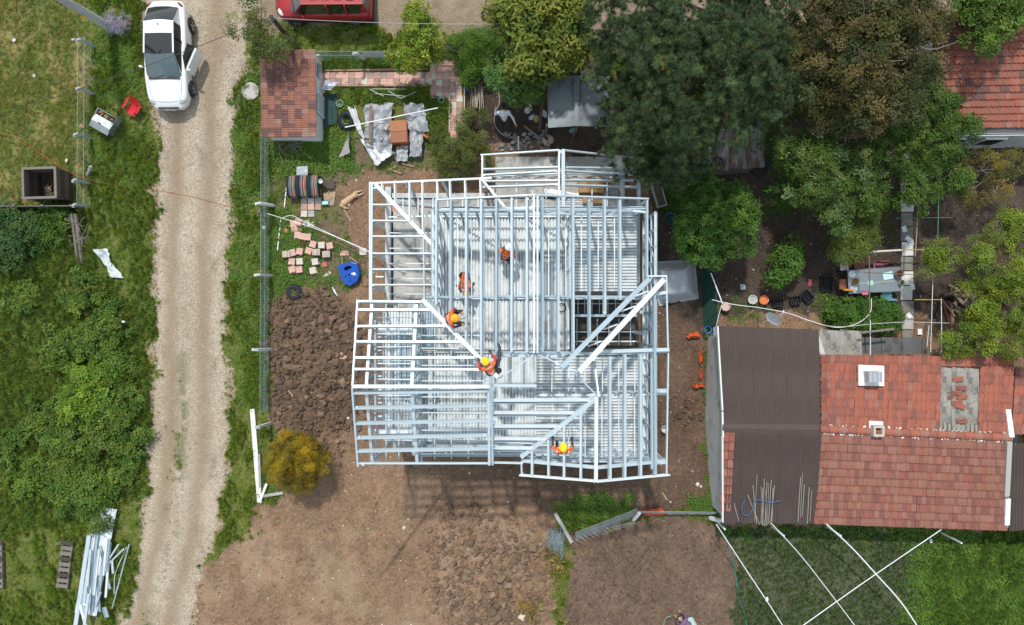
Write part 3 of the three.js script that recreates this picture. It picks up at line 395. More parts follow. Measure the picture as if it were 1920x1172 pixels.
{ // the big pine: a trunk, limbs and needle tufts with pale new shoots
  const t = tree('pine_tree', 'tall dark green pine with dense needle tufts beside the metal roofed hut', null, [1235, 245], [[1290, 165, 6.6, 2.4, 2.0], [1212, 105, 5.6, 1.8, 1.6], [1385, 90, 5.6, 1.9, 1.6], [1392, 180, 5.2, 1.45, 1.3], [1220, 235, 5.2, 1.75, 1.4], [1268, 282, 4.6, 1.25, 1.2], [1190, 40, 5.4, 1.6, 1.4], [1320, 20, 5.6, 1.8, 1.4], [1420, 30, 5.2, 1.3, 1.2], [1180, 190, 4.4, 1.0, 1.0], [1240, 310, 4.0, .9, .9], [1440, 140, 4.8, 1.0, 1.0]], { n: 7200, geo: TUFT.needle, cols: PINE, size: .95, trunk: .22, mat: LEAFDULL, gap: -.34, deep: .22, vary: .38, twigs: 2, per: 2, rc: .14, sat: 0 });
  const sh = []; const cr = t.children.find(c => c.name === 'crown'), X = new THREE.Matrix4(), p = V(), q = new THREE.Quaternion(), s = V();
  for (let i = 0; i < cr.count; i += 3) { cr.getMatrixAt(i, X); X.decompose(p, q, s); sh.push({ p: p.clone().add(V(0, .07, 0).applyQuaternion(q)), q: q.clone(), s: rr(.6, 1), c: new THREE.Color().setRGB(.24, .20, .13) }); }
  scatter(t, 'candles', new THREE.ConeGeometry(.018, .13, 4).translate(0, .05, 0), LEAFDULL, sh);
}
tree('plum_tree', 'broad tree with bronze brown foliage between the pine and the tiled roof', null, [1530, 190], [[1600, 100, 5.2, 2.2, 1.5], [1510, 120, 4.8, 1.4, 1.2], [1690, 90, 4.8, 1.6, 1.2], [1560, 190, 4.5, 1.3, 1.1], [1640, 30, 5, 1.7, 1.2], [1520, 40, 4.8, 1.4, 1.1], [1650, 180, 4.4, 1.2, 1.0], [1725, 40, 4.4, 1.0, .9], [1590, 235, 3.8, .9, .7]], { n: 5200, geo: SPRAY.mid, cols: BROWN, size: .9, trunk: .16, bark: BARKGREY, gap: -.06, gf: 1.2, twigs: 9, deep: .4 });
const GT = 'green garden trees on the shaded soil';
tree('walnut_tree', 'round bright green tree overhanging the red tiled roof edge', null, [1800, 60], [[1858, 22, 4.2, 1.15, .9], [1885, 5, 4, .8, .7], [1830, 10, 4, .8, .7]], { n: 1500, cols: MIDG, size: .85, gap: -.5 });
tree('fruit_tree', 'leafy green tree spreading across the corner of the tiled roof and flashing', GT, [1640, 265], [[1735, 195, 3.4, .9, .6], [1690, 235, 3.3, .9, .6], [1790, 225, 3.2, .6, .45], [1665, 200, 3.2, .7, .5], [1665, 290, 3, .75, .55], [1760, 180, 3.1, .6, .4]], { n: 1700, cols: DARKG, size: .75, gap: .02, gf: 1.3, trunk: .08, twigs: 5 });
tree('fruit_tree', 'green tree with glossy pale tipped leaves beyond the rusty roofed hut', GT, [1480, 310], [[1530, 320, 3.4, 1.2, .8], [1580, 345, 3.2, 1.0, .7], [1498, 290, 3.1, .7, .5], [1560, 380, 2.8, .8, .6], [1500, 365, 2.8, .7, .5], [1620, 360, 2.8, .7, .5]], { n: 2500, cols: [...DARKG, [.09, .13, .05]], size: .8, gap: .0, gf: 1.2, trunk: .09, twigs: 5 });
tree('fruit_tree', 'low green tree with thin limbs over the concrete garden path', GT, [1700, 300], [[1760, 290, 2.6, .7, .45], [1800, 305, 2.5, .7, .45], [1725, 340, 2.4, .6, .4], [1715, 370, 2.2, .5, .35], [1790, 340, 2.3, .4, .3], [1700, 310, 2.4, .5, .4]], { n: 1200, cols: DARKG, size: .7, gap: .04, gf: 1.3, trunk: .06, twigs: 5 });
tree('bay_tree', 'dense dark green tree beside the grey covered heap', null, [1310, 410], [[1340, 385, 3, 1.0, .9], [1310, 430, 2.8, .8, .8], [1380, 400, 2.8, .8, .7], [1335, 465, 2.4, .7, .7], [1375, 445, 2.4, .6, .6], [1310, 360, 2.6, .6, .6]], { n: 2600, cols: GREEN, size: .75, gap: -.12, twigs: 4 });
tree('lime_tree', 'yellow green tree shading the firewood heap', null, [1830, 540], [[1870, 500, 3.2, .9, .8], [1895, 580, 3.2, 1.1, .9], [1850, 620, 2.8, .7, .6], [1880, 430, 2.8, .6, .6], [1830, 555, 2.6, .7, .6], [1920, 640, 2.8, .8, .7], [1800, 640, 2.4, .6, .5], [1960, 520, 3, 1, .9], [1770, 480, 2.3, .6, .4], [1750, 500, 2.1, .4, .3]], { n: 3400, geo: SPRAY.small, cols: [[.11, .165, .02], [.135, .185, .025], [.09, .14, .02]], size: .9, gap: .0, gf: 1.3, deep: .35, twigs: 6 });
tree('maple_tree', 'yellow green tree by the front hedge, standing over the top road verge', null, [990, 110], [[1030, 40, 4, 1.1, .9], [985, 40, 3.8, .9, .7], [1055, 90, 3.6, .8, .7], [1000, 100, 3.4, .9, .7], [960, 25, 3.4, .6, .5], [1080, 60, 3.4, .7, .6], [1020, 5, 3.8, .7, .6], [1040, 105, 3, .6, .5]], { n: 3000, geo: SPRAY.big, cols: [[.10, .135, .025], [.075, .12, .024], [.12, .15, .035]], size: .72, gap: .0, gf: 1.3, deep: .3, twigs: 5 });
tree('lilac_tree', 'soft green leafy tree hanging over the dark soil by the hose', null, [960, 130], [[965, 110, 2.6, .8, .6], [985, 150, 2.4, .7, .5], [940, 140, 2.2, .5, .4], [990, 165, 2.2, .45, .4]], { n: 1400, cols: [[.055, .11, .03], [.07, .13, .035]], size: .8, gap: -.3 });
tree('hedge_bush', 'rounded clipped green bush beside the garden gate', null, [892, 100], [[892, 98, .7, .75, .7], [872, 92, .6, .5, .5], [912, 108, .6, .5, .5], [885, 125, .5, .5, .5], [925, 95, .7, .55, .6]], { cat: 'bush', n: 2600, geo: SPRAY.fine, cols: [[.055, .12, .018], [.07, .14, .02], [.045, .10, .015]], size: 1.1, gap: -.6, trunk: 0, low: -.1 });
tree('young_tree', 'slender lime green sapling behind the front wire fence', null, [790, 105], [[785, 45, 2.6, .45, .4], [795, 75, 2.2, .5, .4], [770, 95, 1.8, .5, .4], [808, 60, 2.2, .4, .35], [788, 22, 2.6, .3, .3], [760, 115, 1.4, .35, .35], [815, 100, 1.4, .3, .3]], { n: 950, geo: SPRAY.bunch, cols: LIME, size: .85, gap: -.2, trunk: .04 });
tree('sparse_tree', 'thin sparse tree with few leaves over the shed roof corner', null, [515, 110], [[490, 45, 2.6, .9, .5], [515, 85, 2.3, .7, .4], [465, 45, 2.5, .6, .4], [490, 15, 2.6, .5, .4], [530, 100, 2.1, .5, .3]], { n: 330, geo: SPRAY.small, cols: OLIVE, size: .95, gap: .02, trunk: .05, twigs: 5, deep: .8 });
tree('laurel_bush', 'small glossy green bush alone on the dark garden soil', null, [1465, 500], [[1468, 490, .9, .5, .5], [1455, 515, .8, .4, .4], [1485, 475, .8, .35, .4], [1480, 500, .9, .4, .4]], { cat: 'bush', n: 420, geo: SPRAY.bunch, cols: [[.06, .13, .025], [.045, .10, .02]], size: 1.1, gap: -.4, trunk: .03 });
tree('olive_sapling', 'feathery olive green sapling by the garden table', null, [1600, 460], [[1600, 440, 1.8, .6, .5], [1615, 410, 1.7, .45, .35], [1590, 470, 1.6, .5, .4], [1630, 470, 1.5, .35, .3]], { n: 480, geo: SPRAY.fine, cols: [[.10, .135, .03], [.08, .11, .025]], size: 1.3, gap: -.05, trunk: .03 });
tree('bare_shrub', 'yellowing shrub with long bare twigs at the garden edge', null, [1850, 340], [[1840, 320, 1.8, .8, .5], [1880, 310, 1.7, .6, .4], [1865, 360, 1.5, .7, .4], [1820, 360, 1.4, .5, .3]], { n: 330, geo: SPRAY.fine, cols: [[.15, .125, .03], [.12, .11, .03], [.09, .10, .03]], size: 1.1, gap: .0, trunk: .04, bark: BARKGREY, twigs: 9 });
tree('rose_bush', 'sprawling leafy bush over the end of the pink tile path', null, [865, 280], [[845, 275, .9, .7, .5], [880, 255, .9, .6, .5], [840, 305, .7, .6, .4], [890, 300, .8, .5, .5], [870, 225, .8, .4, .4], [900, 270, .7, .35, .4], [895, 220, .6, .35, .35]], { cat: 'bush', n: 1100, geo: SPRAY.fine, cols: OLIVE, size: 1.1, gap: .02, gf: 2.2, trunk: .03, twigs: 8, rc: .2 });
tree('thuja_bush', 'round golden brown conifer bush casting a shadow on bare soil', null, [562, 862], [[555, 865, 1.45, 1.0, 1.2], [533, 880, 1.2, .65, .9], [580, 852, 1.3, .6, .9], [568, 893, 1.1, .6, .8], [540, 845, 1.3, .6, .8]], { cat: 'bush', n: 3600, geo: SPRAY.fine, cols: [[.235, .165, .01], [.19, .135, .01], [.12, .10, .014], [.29, .205, .014], [.065, .07, .018]], sat: 0, size: .8, rc: .19, per: 7, gap: -.45, trunk: .06, deep: .25, low: -.7, vary: .35 });
tree('lilac_flowers', 'small plant with pale purple flowers at the foot of the pole', null, [218, 50], [[217, 46, .35, .32, .3], [226, 52, .3, .25, .25]], { cat: 'plant', n: 260, geo: SPRAY.fine, cols: [[.32, .28, .45], [.4, .36, .5], [.08, .12, .04], [.25, .22, .36]], size: .8, gap: -.9, trunk: 0 });
tree('garden_shrub', 'leafy green shrub bed beside the tin sheds by the house wall', null, [1620, 595], [[1600, 595, .5, .6, .5], [1640, 590, .5, .6, .45], [1665, 600, .4, .4, .4], [1580, 590, .4, .4, .4]], { cat: 'bush', n: 1300, geo: SPRAY.mid, cols: [[.04, .10, .02], [.055, .125, .024]], size: .75, gap: -.6, trunk: 0 });
// shrubs in the rough strip beyond the track
const SC = 'scrub bushes in the rough strip';
[[165, 745, .9, 1.1, [[.10, .19, .022], [.085, .165, .02], [.12, .21, .03]]], [195, 620, .5, 1.0, MIDG], [120, 660, .4, .9, [[.07, .13, .026], [.085, .15, .03]]], [215, 700, .5, .8, MIDG], [100, 790, .45, 1.0, MIDG], [200, 810, .7, 1.2, MIDG], [130, 870, .5, 1.1, MIDG], [215, 890, .4, .8, MIDG], [60, 890, .35, .8, [[.085, .15, .025], [.10, .17, .03]]], [160, 935, .5, 1.0, MIDG], [230, 760, .5, .8, MIDG], [30, 440, .8, 1.2, [[.04, .09, .03], [.05, .105, .035]]], [95, 425, .5, .8, GREEN], [165, 545, .5, .7, MIDG], [255, 830, .4, .6, MIDG], [50, 560, .3, .6, MIDG], [25, 840, .3, .6, MIDG]].forEach(([x, y, h, r, cols], i) => tree('scrub_bush', i == 0 ? 'bright lime green bush among the darker scrub along the track' : 'green scrub bush in the rough strip beside the gravel track', i ? SC : null, [x, y], [[x, y, h * .45, r, h * .55, r * 1.1], [x + 12, y - 14, h * .6, r * .6, h * .6], [x - 14, y + 12, h * .55, r * .6, h * .6]], { cat: 'bush', sat: 3, n: Math.round(520 * r * r), geo: i % 3 ? SPRAY.bunch : SPRAY.mid, cols, size: .85, gap: -.4, trunk: .02, low: -.05, deep: .6 }));
tree('dead_shrub', 'leafless grey shrub beside the leaning timber fence post', null, [150, 470], [[145, 420, 1.4, .5, .5], [155, 445, 1.2, .5, .4]], { cat: 'shrub', n: 10, geo: SPRAY.fine, cols: [[.2, .16, .12]], size: .3, trunk: .03, bark: BARKGREY, twigs: 16 });

// ---- ground cover: grass, weeds
const inHouse = (px, py) => (px > 606 && px < 808 && py > 135 && py < 161) || (px > 804 && px < 870 && py > 112 && py < 184) || (px > 845 && px < 869 && py > 180 && py < 300) || (px > 1686 && px < 1713 && py > 290) && py < 650 || (px > 140 && px < 216 && py > 945 && (px - 214) < -(py - 950) * .12 && (px - 168) > -(py - 950) * .14) || (px > 565 && px < 603 && py > 355 && py < 408) || (px > 660 && px < 805 && py > 195 && py < 310) || (px > 700 && px < 1230 && py > 345 && py < 850) || (px > 1345 && px < 1920 && py > 620 && py < 985) || (px > 485 && px < 605 && py > 95 && py < 258);
{
  const L = { short: [], lush: [], tall: [], weed: [], sprout: [] };
  const G1 = [[.115, .18, .027], [.09, .155, .023], [.15, .195, .036]], G2 = [[.13, .155, .032], [.10, .14, .028], [.17, .16, .055], [.08, .125, .022]], G3 = [[.075, .14, .03], [.06, .12, .025], [.12, .18, .04]];
  const add = (list, x, z, s, cols, v = .25) => list.push({ p: V(x, groundH(x, z) - .015, z), q: new THREE.Quaternion().setFromEuler(new THREE.Euler(rr(-.2, .2), rnd() * 6.283, rr(-.2, .2))), s: s * rr(.7, 1.35), c: tint(cols, v) });
  for (let i = 0; i < 290000; i++) { const x = rr(-25.5, 25.5), z = rr(-16.5, 16.5), c = clsAt(x, z), [px, py] = toPx(x, z); if (inHouse(px, py)) continue;
    const m = NB(x / 5, z / 5), b = NA(x / 9 + .4, z / 9), lushK = smooth(.42, .6, m * .5 + b * .5);
    if (c === CL.MEADOW) { const dry = smooth(.46, .64, NA(x / 11, z / 11) * .5 + NB(x / 4.3 + .4, z / 4.3) * .5); if (rnd() < .62 - .25 * dry) add(L.short, x, z, .9 + .5 * lushK, dry > .5 ? [[.17, .155, .055], [.13, .145, .045]] : G2, .28); }
    else if (c === CL.LUSH) { const wood = px > 1000 && py < 300, far = px > 1690 && py > 980; if (rnd() < .58) add(lushK > .35 ? L.lush : L.short, x, z, .8 + .5 * lushK, far ? [[.055, .11, .02], [.07, .13, .023]] : wood ? G2 : G1, .3); if (rnd() < .10 * lushK + .03) add(L.weed, x, z, .55, G3); }
    else if (c === CL.SCRUB) { if (rnd() < .5) add(L.lush, x, z, 1.1, G1, .35); if (rnd() < .2) add(L.tall, x, z, .9, [...G3, [.15, .19, .05]], .35); if (rnd() < .14) add(L.weed, x, z, .8, G3); }
    else if (c === CL.YARD) { if (rnd() < smooth(.42, .6, NB(x / 4.3 + .4, z / 4.3) * .5 + NA(x / 11, z / 11) * .5) * .55) add(L.short, x, z, 1, G2); if (px < 600 && rnd() < .16 || py < 320 && rnd() < .12) add(L.weed, x, z, .7, G3); }
    else if (c === CL.PLOT) { const row = Math.abs(((x * .32 + z * .95) / .3) % 1); if (rnd() < (Math.abs(row) < .5 ? 1 : .55) * smooth(.2, .45, m)) add(L.sprout, x, z, .62, [[.04, .085, .026], [.05, .10, .03], [.075, .11, .036]]); }
    else if (c === CL.ROAD) { const l = lerpT(ROAD_L, py), r = lerpT(ROAD_R, py), u = (px - l) / (r - l); if (py > 70 && rnd() < .5 * smooth(.55, .66, NB(x / 4.3 + .4, z / 4.3) * .55 + NA(x / 11, z / 11) * .45) * Math.exp(-(((u - .38) / .09) ** 2)) * smooth(700, 800, py) + .18 * (Math.abs(u - .5) > .46)) add(L.short, x, z, .8, G2); }
    else if ((c === CL.GARDEN || c === CL.SOIL) && rnd() < .006) add(L.weed, x, z, .35, G3);
  }
  const patch = (poly, n, list, s, cols) => { const xs = poly.map(p => p[0]), ys = poly.map(p => p[1]), x0 = Math.min(...xs), x1 = Math.max(...xs), y0 = Math.min(...ys), y1 = Math.max(...ys);
    for (let i = 0; i < n; i++) { const qx = rr(x0 - 12, x1 + 12), qy = rr(y0 - 12, y1 + 12), px = qx + (NB(qx / 160, qy / 160) - .5) * 60 + (NF(qx / 200, qy / 200) - .5) * 40, py = qy + (NB(qx / 160 + .4, qy / 160) - .5) * 60 + (NF(qx / 200 + .3, qy / 200) - .5) * 40; let inside = false; for (let a = 0, b = poly.length - 1; a < poly.length; b = a++) if ((poly[a][1] > py) !== (poly[b][1] > py) && px < (poly[b][0] - poly[a][0]) * (py - poly[a][1]) / (poly[b][1] - poly[a][1]) + poly[a][0]) inside = !inside; if (!inside) continue; if (inHouse(qx, qy)) continue; const p = at(qx, qy); add(list, p.x, p.z, s, cols); } };
  const W1 = [[.06, .125, .025], [.075, .145, .03], [.05, .105, .022]];
  patch([[1050, 940], [1185, 935], [1192, 962], [1120, 975], [1075, 985]], 700, L.weed, .9, W1); patch([[1322, 590], [1338, 590], [1352, 960], [1330, 970], [1326, 800]], 700, L.weed, .8, W1); patch([[1285, 940], [1345, 925], [1350, 968], [1300, 962]], 350, L.weed, .9, W1);
  patch([[1350, 982], [1760, 990], [1760, 1006], [1350, 996]], 900, L.weed, .7, W1); patch([[1735, 1005], [1990, 1000], [1990, 1230], [1722, 1230], [1728, 1080]], 3600, L.weed, .9, [[.06, .12, .02], [.08, .15, .024], [.045, .095, .018]]);
  patch([[600, 108], [800, 108], [800, 132], [605, 134]], 800, L.weed, .75, W1); patch([[640, 165], [810, 160], [850, 260], [780, 300], [640, 235]], 1100, L.weed, .85, W1); patch([[500, 262], [660, 250], [680, 320], [560, 330], [505, 330]], 1200, L.weed, .85, W1);
  patch([[500, 400], [560, 400], [590, 500], [540, 545], [500, 560]], 800, L.weed, .75, W1); patch([[560, 420], [680, 470], [690, 520], [640, 545], [560, 530]], 500, L.weed, .6, W1); patch([[495, 800], [530, 820], [520, 930], [495, 930]], 250, L.weed, .8, W1); patch([[1042, 1060], [1056, 1060], [1062, 1172], [1044, 1172]], 220, L.weed, .7, G2);
  patch([[440, 160], [490, 120], [490, 560], [505, 760], [470, 780], [440, 560]], 1300, L.weed, .8, W1); patch([[185, 20], [270, 40], [270, 200], [190, 200]], 900, L.weed, .75, W1); patch([[170, 200], [285, 250], [285, 350], [170, 380]], 700, L.weed, .6, W1);
  patch([[1340, 560], [1440, 560], [1440, 610], [1340, 600]], 160, L.weed, .6, W1); patch([[1530, 560], [1690, 570], [1690, 625], [1540, 615]], 500, L.weed, .8, W1); patch([[1540, 400], [1680, 400], [1680, 470], [1550, 470]], 300, L.weed, .6, OLIVE); patch([[1210, 330], [1300, 340], [1300, 430], [1240, 400]], 500, L.weed, .9, GREEN);
  patch([[1420, 260], [1690, 270], [1690, 400], [1430, 400]], 700, L.weed, .8, GREEN); patch([[1120, 60], [1480, 60], [1480, 260], [1130, 260]], 700, L.weed, .8, GREEN);
  patch([[1690, 1000], [1745, 1000], [1735, 1200], [1690, 1200]], 420, L.weed, .75, W1); patch([[1400, 990], [1740, 1000], [1720, 1040], [1420, 1020]], 260, L.weed, .55, W1);
  const mk = (k, n, geo, label, cat) => tag(scatter(scene, n, geo, LEAFDULL, L[k]), label, cat);
  mk('short', 'meadow_grass', TUFT.short, 'short cropped grass of the meadow and verges', 'grass'); mk('lush', 'verge_grass', TUFT.lush, 'lush green grass along the gravel track', 'grass'); mk('tall', 'tall_grass', TUFT.tall, 'tall grass among the scrub', 'grass'); mk('weed', 'weeds', SPRAY.mid, 'broad leaved weeds along fences, walls and verges', 'weeds'); mk('sprout', 'onion_crop', TUFT.lush, 'rows of young onion shoots in the vegetable plot', 'crop');
  console.log('ground cover', Object.values(L).map(l => l.length).join());
}
{ // clods and stones: spoil heaps, tilled bed, loose gravel
  const clodGeo = s => { const g = mergeVertices(new THREE.IcosahedronGeometry(1, 1).deleteAttribute('uv').deleteAttribute('normal')), p = g.attributes.position, r = mulberry(s); for (let i = 0; i < p.count; i++) { const k = .72 + .5 * r(); p.setXYZ(i, p.getX(i) * k, p.getY(i) * k * .7, p.getZ(i) * k); } g.computeVertexNormals(); return toCreasedNormals(g, .5); };
  const soil = [], soilB = [], grav = [], q = () => new THREE.Quaternion().setFromEuler(new THREE.Euler(rnd() * 6, rnd() * 6, rnd() * 6));
  const wetShadeAt = (px, py) => px > 1215 && py < 985 || bump2(px, py, 582, 680, 175) > .12 || (px > 880 && py > 850 && py < 930), SC1 = [[.215, .142, .094], [.175, .115, .077], [.25, .17, .115], [.15, .098, .067]], SD = [[.115, .077, .056], [.095, .064, .047], [.13, .088, .063]];  // damp clods; those in the trench strip also carry painted shadow
  for (let i = 0; i < 200000; i++) { const x = rr(-22.5, 22.5), z = rr(-13.8, 13.8), c = clsAt(x, z), [px, py] = toPx(x, z);
    if (c === CL.SOIL) { const heap = bump2(px, py, 580, 660, 150) + bump2(px, py, 600, 770, 120) + bump2(px, py, 920, 1080, 170) + bump2(px, py, 560, 600, 100) + bump2(px, py, 860, 990, 90) * .4 + bump2(px, py, 1290, 760, 60) * .6; if (rnd() < .14 + Math.min(.85, heap * 1.3)) { const s = .010 + (heap > .2 ? .12 : .04) * Math.pow(rnd(), heap > .2 ? 5 : 4.5); (rnd() < .5 ? soil : soilB).push({ p: V(x, groundH(x, z) + s * .25, z), q: q(), s, c: tone(SC1, .15).multiplyScalar(wetShadeAt(px, py) ? .66 : 1) }); } }
    else if (c === CL.TILLED || c === CL.GARDEN) { if (rnd() < (c === CL.TILLED ? (px < 1230 ? .55 : .15) : .12)) { const s = .012 + .05 * Math.pow(rnd(), 3); soil.push({ p: V(x, groundH(x, z) + s * .25, z), q: q(), s, c: tone(c === CL.TILLED ? SD : [[.085, .06, .047]], .2) }); } }
    else if (c === CL.ROAD && py > 20) { const l = lerpT(ROAD_L, py), r = lerpT(ROAD_R, py), u = (px - l) / (r - l), tr = Math.exp(-(((u - .24) / .12) ** 2)) + Math.exp(-(((u - .67) / .14) ** 2)); if (rnd() < .62 * (1 - .75 * tr)) { const s = .008 + .022 * Math.pow(rnd(), 2.5); grav.push({ p: V(x, groundH(x, z) + s * .2, z), q: q(), s, c: tone([[.46, .41, .34], [.38, .32, .25], [.55, .5, .43], [.3, .24, .18]], .15) }); } } }
  for (let i = 0; i < 2600; i++) { const x = rr(-13, 22), z = rr(-9, 13.8), c = clsAt(x, z); if (c !== CL.SOIL && c !== CL.GARDEN) continue; const s = .012 + .03 * Math.pow(rnd(), 3); grav.push({ p: V(x, groundH(x, z) + s * .3, z), q: q(), s, c: tone([[.6, .57, .52], [.45, .42, .38]], .1) }); }
  for (let i = 0; i < 90; i++) { const a = rnd() * 6.283, d = Math.sqrt(rnd()), q1 = pick([[935, 1075, 120, 90], [590, 670, 80, 110], [940, 1100, 90, 60]]), p = at(q1[0] + Math.cos(a) * d * q1[2], q1[1] + Math.sin(a) * d * q1[3]), s = rr(.08, .24); soilB.push({ p: V(p.x, groundH(p.x, p.z) + s * .15, p.z), q: q(), s, c: tone(SC1, .1) }); }
  const SM = M(1, 1, 1, .98);
  tag(scatter(scene, 'soil_clods', clodGeo(1), SM, soil), 'loose brown soil clods on the dug ground', 'soil'); tag(scatter(scene, 'soil_clods', clodGeo(2), SM, soilB), 'lumpy brown spoil thrown up around the building plot', 'soil'); tag(scatter(scene, 'gravel', clodGeo(3), SM, grav), 'pale gravel stones scattered on the track', 'gravel');
}
// ---------------------------------------------------------------- roofs of separate tiles, sheds and houses
const tileTexs = list => list.map(c => texOf(64, (u, v) => { const a = NB(u * .5 + c[0], v * .5), b = NF(u * .6, v * .6), l = smooth(.62, .74, NB(u * .3 + c[1] * 9, v * .3 + .5)) * .45, k = .72 + .4 * a + .3 * (b - .5); const li = NF(u * .35 + c[0] * 7, v * .35) > .72 ? .16 : 0; return [c[0] * k * (1 - l * .6) + li, c[1] * k * (1 - l * .35) + li, c[2] * k * (1 - l * .3) + li * .9]; }));
const TILES = tileTexs([[0.32, 0.105, 0.072], [0.27, 0.105, 0.08], [0.375, 0.118, 0.074], [0.24, 0.092, 0.072], [0.33, 0.145, 0.11]]).map(t => new THREE.MeshStandardMaterial({ map: t, roughness: .86 }));
const OLDTILES = tileTexs([[0.2944, 0.1313, 0.0936], [0.2214, 0.1071, 0.088], [0.315, 0.1239, 0.0814], [0.168, 0.081, 0.0691], [0.3168, 0.1885, 0.1485]]).map(t => new THREE.MeshStandardMaterial({ map: t, roughness: .92 }));
const tileGeo = (() => { const xs = [-.5, -.42, -.3, -.18, -.06, .0, .06, .18, .30, .42, .5], hs = [0, .004, .024, .024, .004, 0, .004, .024, .024, .004, 0], pos = [], uv = [], idx = [], lip = .05;
  xs.forEach((x, i) => { pos.push(x, hs[i], -.5, x, hs[i] + lip, .56, x, -.012, .56); uv.push(x + .5, 0, x + .5, 1, x + .5, 1); });
  for (let i = 0; i + 1 < xs.length; i++) { const a = i * 3, b = a + 3; idx.push(a, a + 1, b, b, a + 1, b + 1, a + 1, a + 2, b + 1, b + 1, a + 2, b + 2); }
  return norm(toCreasedNormals(geoOf(pos, idx, uv), .9)); })();
function tileField(parent, A, B, C, D, cols, rows, mats, budget, skip, tone) { // A B along the head, D C along the foot
  const rest = mats.map(() => []), P = (u, v) => A.clone().lerp(B, u).lerp(D.clone().lerp(C, u), v); let made = 0;
  const cells = []; for (let j = rows - 1; j >= 0; j--) for (let i = 0; i < cols; i++) if (!(skip && skip((i + .5) / cols, (j + .5) / rows))) cells.push([i, j]);
  for (const [i, j] of cells) {
    const sh = 0, u = (i + .5) / cols + rr(-.04, .04) / cols, v = (j + .5) / rows + rr(-.02, .02) / rows, c = P(u, v), x = P(u + .01, v).sub(P(u - .01, v)).normalize(), z = P(u, v + .01).sub(P(u, v - .01)).normalize(), y = z.clone().cross(x).normalize(); x.crossVectors(y, z);
    const w = A.clone().lerp(D, v).distanceTo(B.clone().lerp(C, v)) / cols * .985, l = A.clone().lerp(B, u).distanceTo(D.clone().lerp(C, u)) / rows;
    const m = new THREE.Matrix4().makeBasis(x, y, z).setPosition(c).multiply(new THREE.Matrix4().makeRotationY(rr(-.02, .02))).scale(V(w, rr(.85, 1.25), l)); const k = tone ? tone((i + .5) / cols, (j + .5) / rows) : Math.floor(rnd() * mats.length);
    if (made < budget) { const t = new THREE.Mesh(tileGeo, mats[k]); t.name = 'roof_tile'; t.applyMatrix4(m); parent.add(t); made++; } else rest[k].push(tileGeo.clone().applyMatrix4(m));
  }
  rest.forEach((l, k) => { if (l.length) { const t = put(parent, 'roof_tiles', merge(l), mats[k]); t.userData.kind = 'stuff'; } });
  const under = geoOf([A, B, C, D].flatMap(p => [p.x, p.y - .03, p.z]), [0, 2, 1, 0, 3, 2]); put(parent, 'roof_boarding', under, M(.10, .07, .05, .95));
}
function waveSheet(w, L, pitch, depth) { const n = Math.max(8, Math.round(w / pitch * 6)), pos = [], uv = [], idx = []; for (let i = 0; i <= n; i++) { const x = -w / 2 + w * i / n, y = depth * (.5 + .5 * Math.cos(x / pitch * 6.283)); pos.push(x, y, -L / 2, x, y, L / 2); uv.push(x, 0, x, L); if (i < n) { const k = i * 2; idx.push(k, k + 1, k + 2, k + 2, k + 1, k + 3); } } return geoOf(pos, idx, uv); }
function sheetField(parent, name, A, B, C, D, n, rows, mat, pitch, depth, lift = .012) {
  const P = (u, v) => A.clone().lerp(B, u).lerp(D.clone().lerp(C, u), v), cache = {};
  for (let j = 0; j < rows; j++) for (let i = 0; i < n; i++) { const u = (i + .5) / n, v = (j + .5) / rows, c = P(u, v), x = P(u + .05, v).sub(P(u - .05, v)).normalize(), z = P(u, v + .05).sub(P(u, v - .05)).normalize(), y = z.clone().cross(x).normalize(); x.crossVectors(y, z);
    const w = A.clone().lerp(D, v).distanceTo(B.clone().lerp(C, v)) / n + .03, l = A.clone().lerp(B, u).distanceTo(D.clone().lerp(C, u)) / rows + (rows > 1 ? .12 : 0), k = w.toFixed(1) + l.toFixed(1), g = cache[k] ??= waveSheet(w, l, pitch, depth);
    const m = new THREE.Mesh(g, mat); m.name = name; m.applyMatrix4(new THREE.Matrix4().makeBasis(x, y, z).setPosition(c.addScaledVector(y, lift * (rows - 1 - j) * -1 + lift * (i % 2) * .6 + (j ? 0 : lift)))); parent.add(m); }
}
function quadPlate(parent, name, pts, th, mat) { const a = pts.map(p => p.clone()), b = pts.map(p => p.clone().add(V(0, -th, 0))), v = [...a, ...b]; const q = (i, j, k, l) => [i, k, j, i, l, k]; put(parent, name, boxUV(geoOf(v.flatMap(p => [p.x, p.y, p.z]), [...q(0, 1, 2, 3), ...q(7, 6, 5, 4), ...q(1, 0, 4, 5), ...q(2, 1, 5, 6), ...q(3, 2, 6, 7), ...q(0, 3, 7, 4)])), mat).geometry.computeVertexNormals(); }
function wallRun(parent, name, pts, h0, hs, th, mat) { for (let i = 0; i + 1 < pts.length; i++) { const a = pts[i], b = pts[i + 1], d = V(b.x - a.x, 0, b.z - a.z), L = d.length(), n = V(-d.z, 0, d.x).normalize().multiplyScalar(th / 2), ha = hs[i], hb = hs[i + 1];
  const v = [[a, -1, h0], [b, -1, h0], [b, -1, hb], [a, -1, ha], [a, 1, h0], [b, 1, h0], [b, 1, hb], [a, 1, ha]].flatMap(([p, s, y]) => [p.x + n.x * s, y, p.z + n.z * s]); put(parent, name, boxUV(geoOf(v, [0, 1, 2, 0, 2, 3, 5, 4, 7, 5, 7, 6, 4, 0, 3, 4, 3, 7, 1, 5, 6, 1, 6, 2, 3, 2, 6, 3, 6, 7]).toNonIndexed()), mat).geometry.computeVertexNormals(); } }
const PLASTER = M(.62, .64, .64, .9, { map: texOf(256, (u, v) => { const k = .8 + .3 * (NA(u, v) - .5) + .15 * (NF(u, v) - .5) - .2 * smooth(.62, .72, NB(u, v)); return [k, k, k * .98]; }, true, [.3, .3]) });
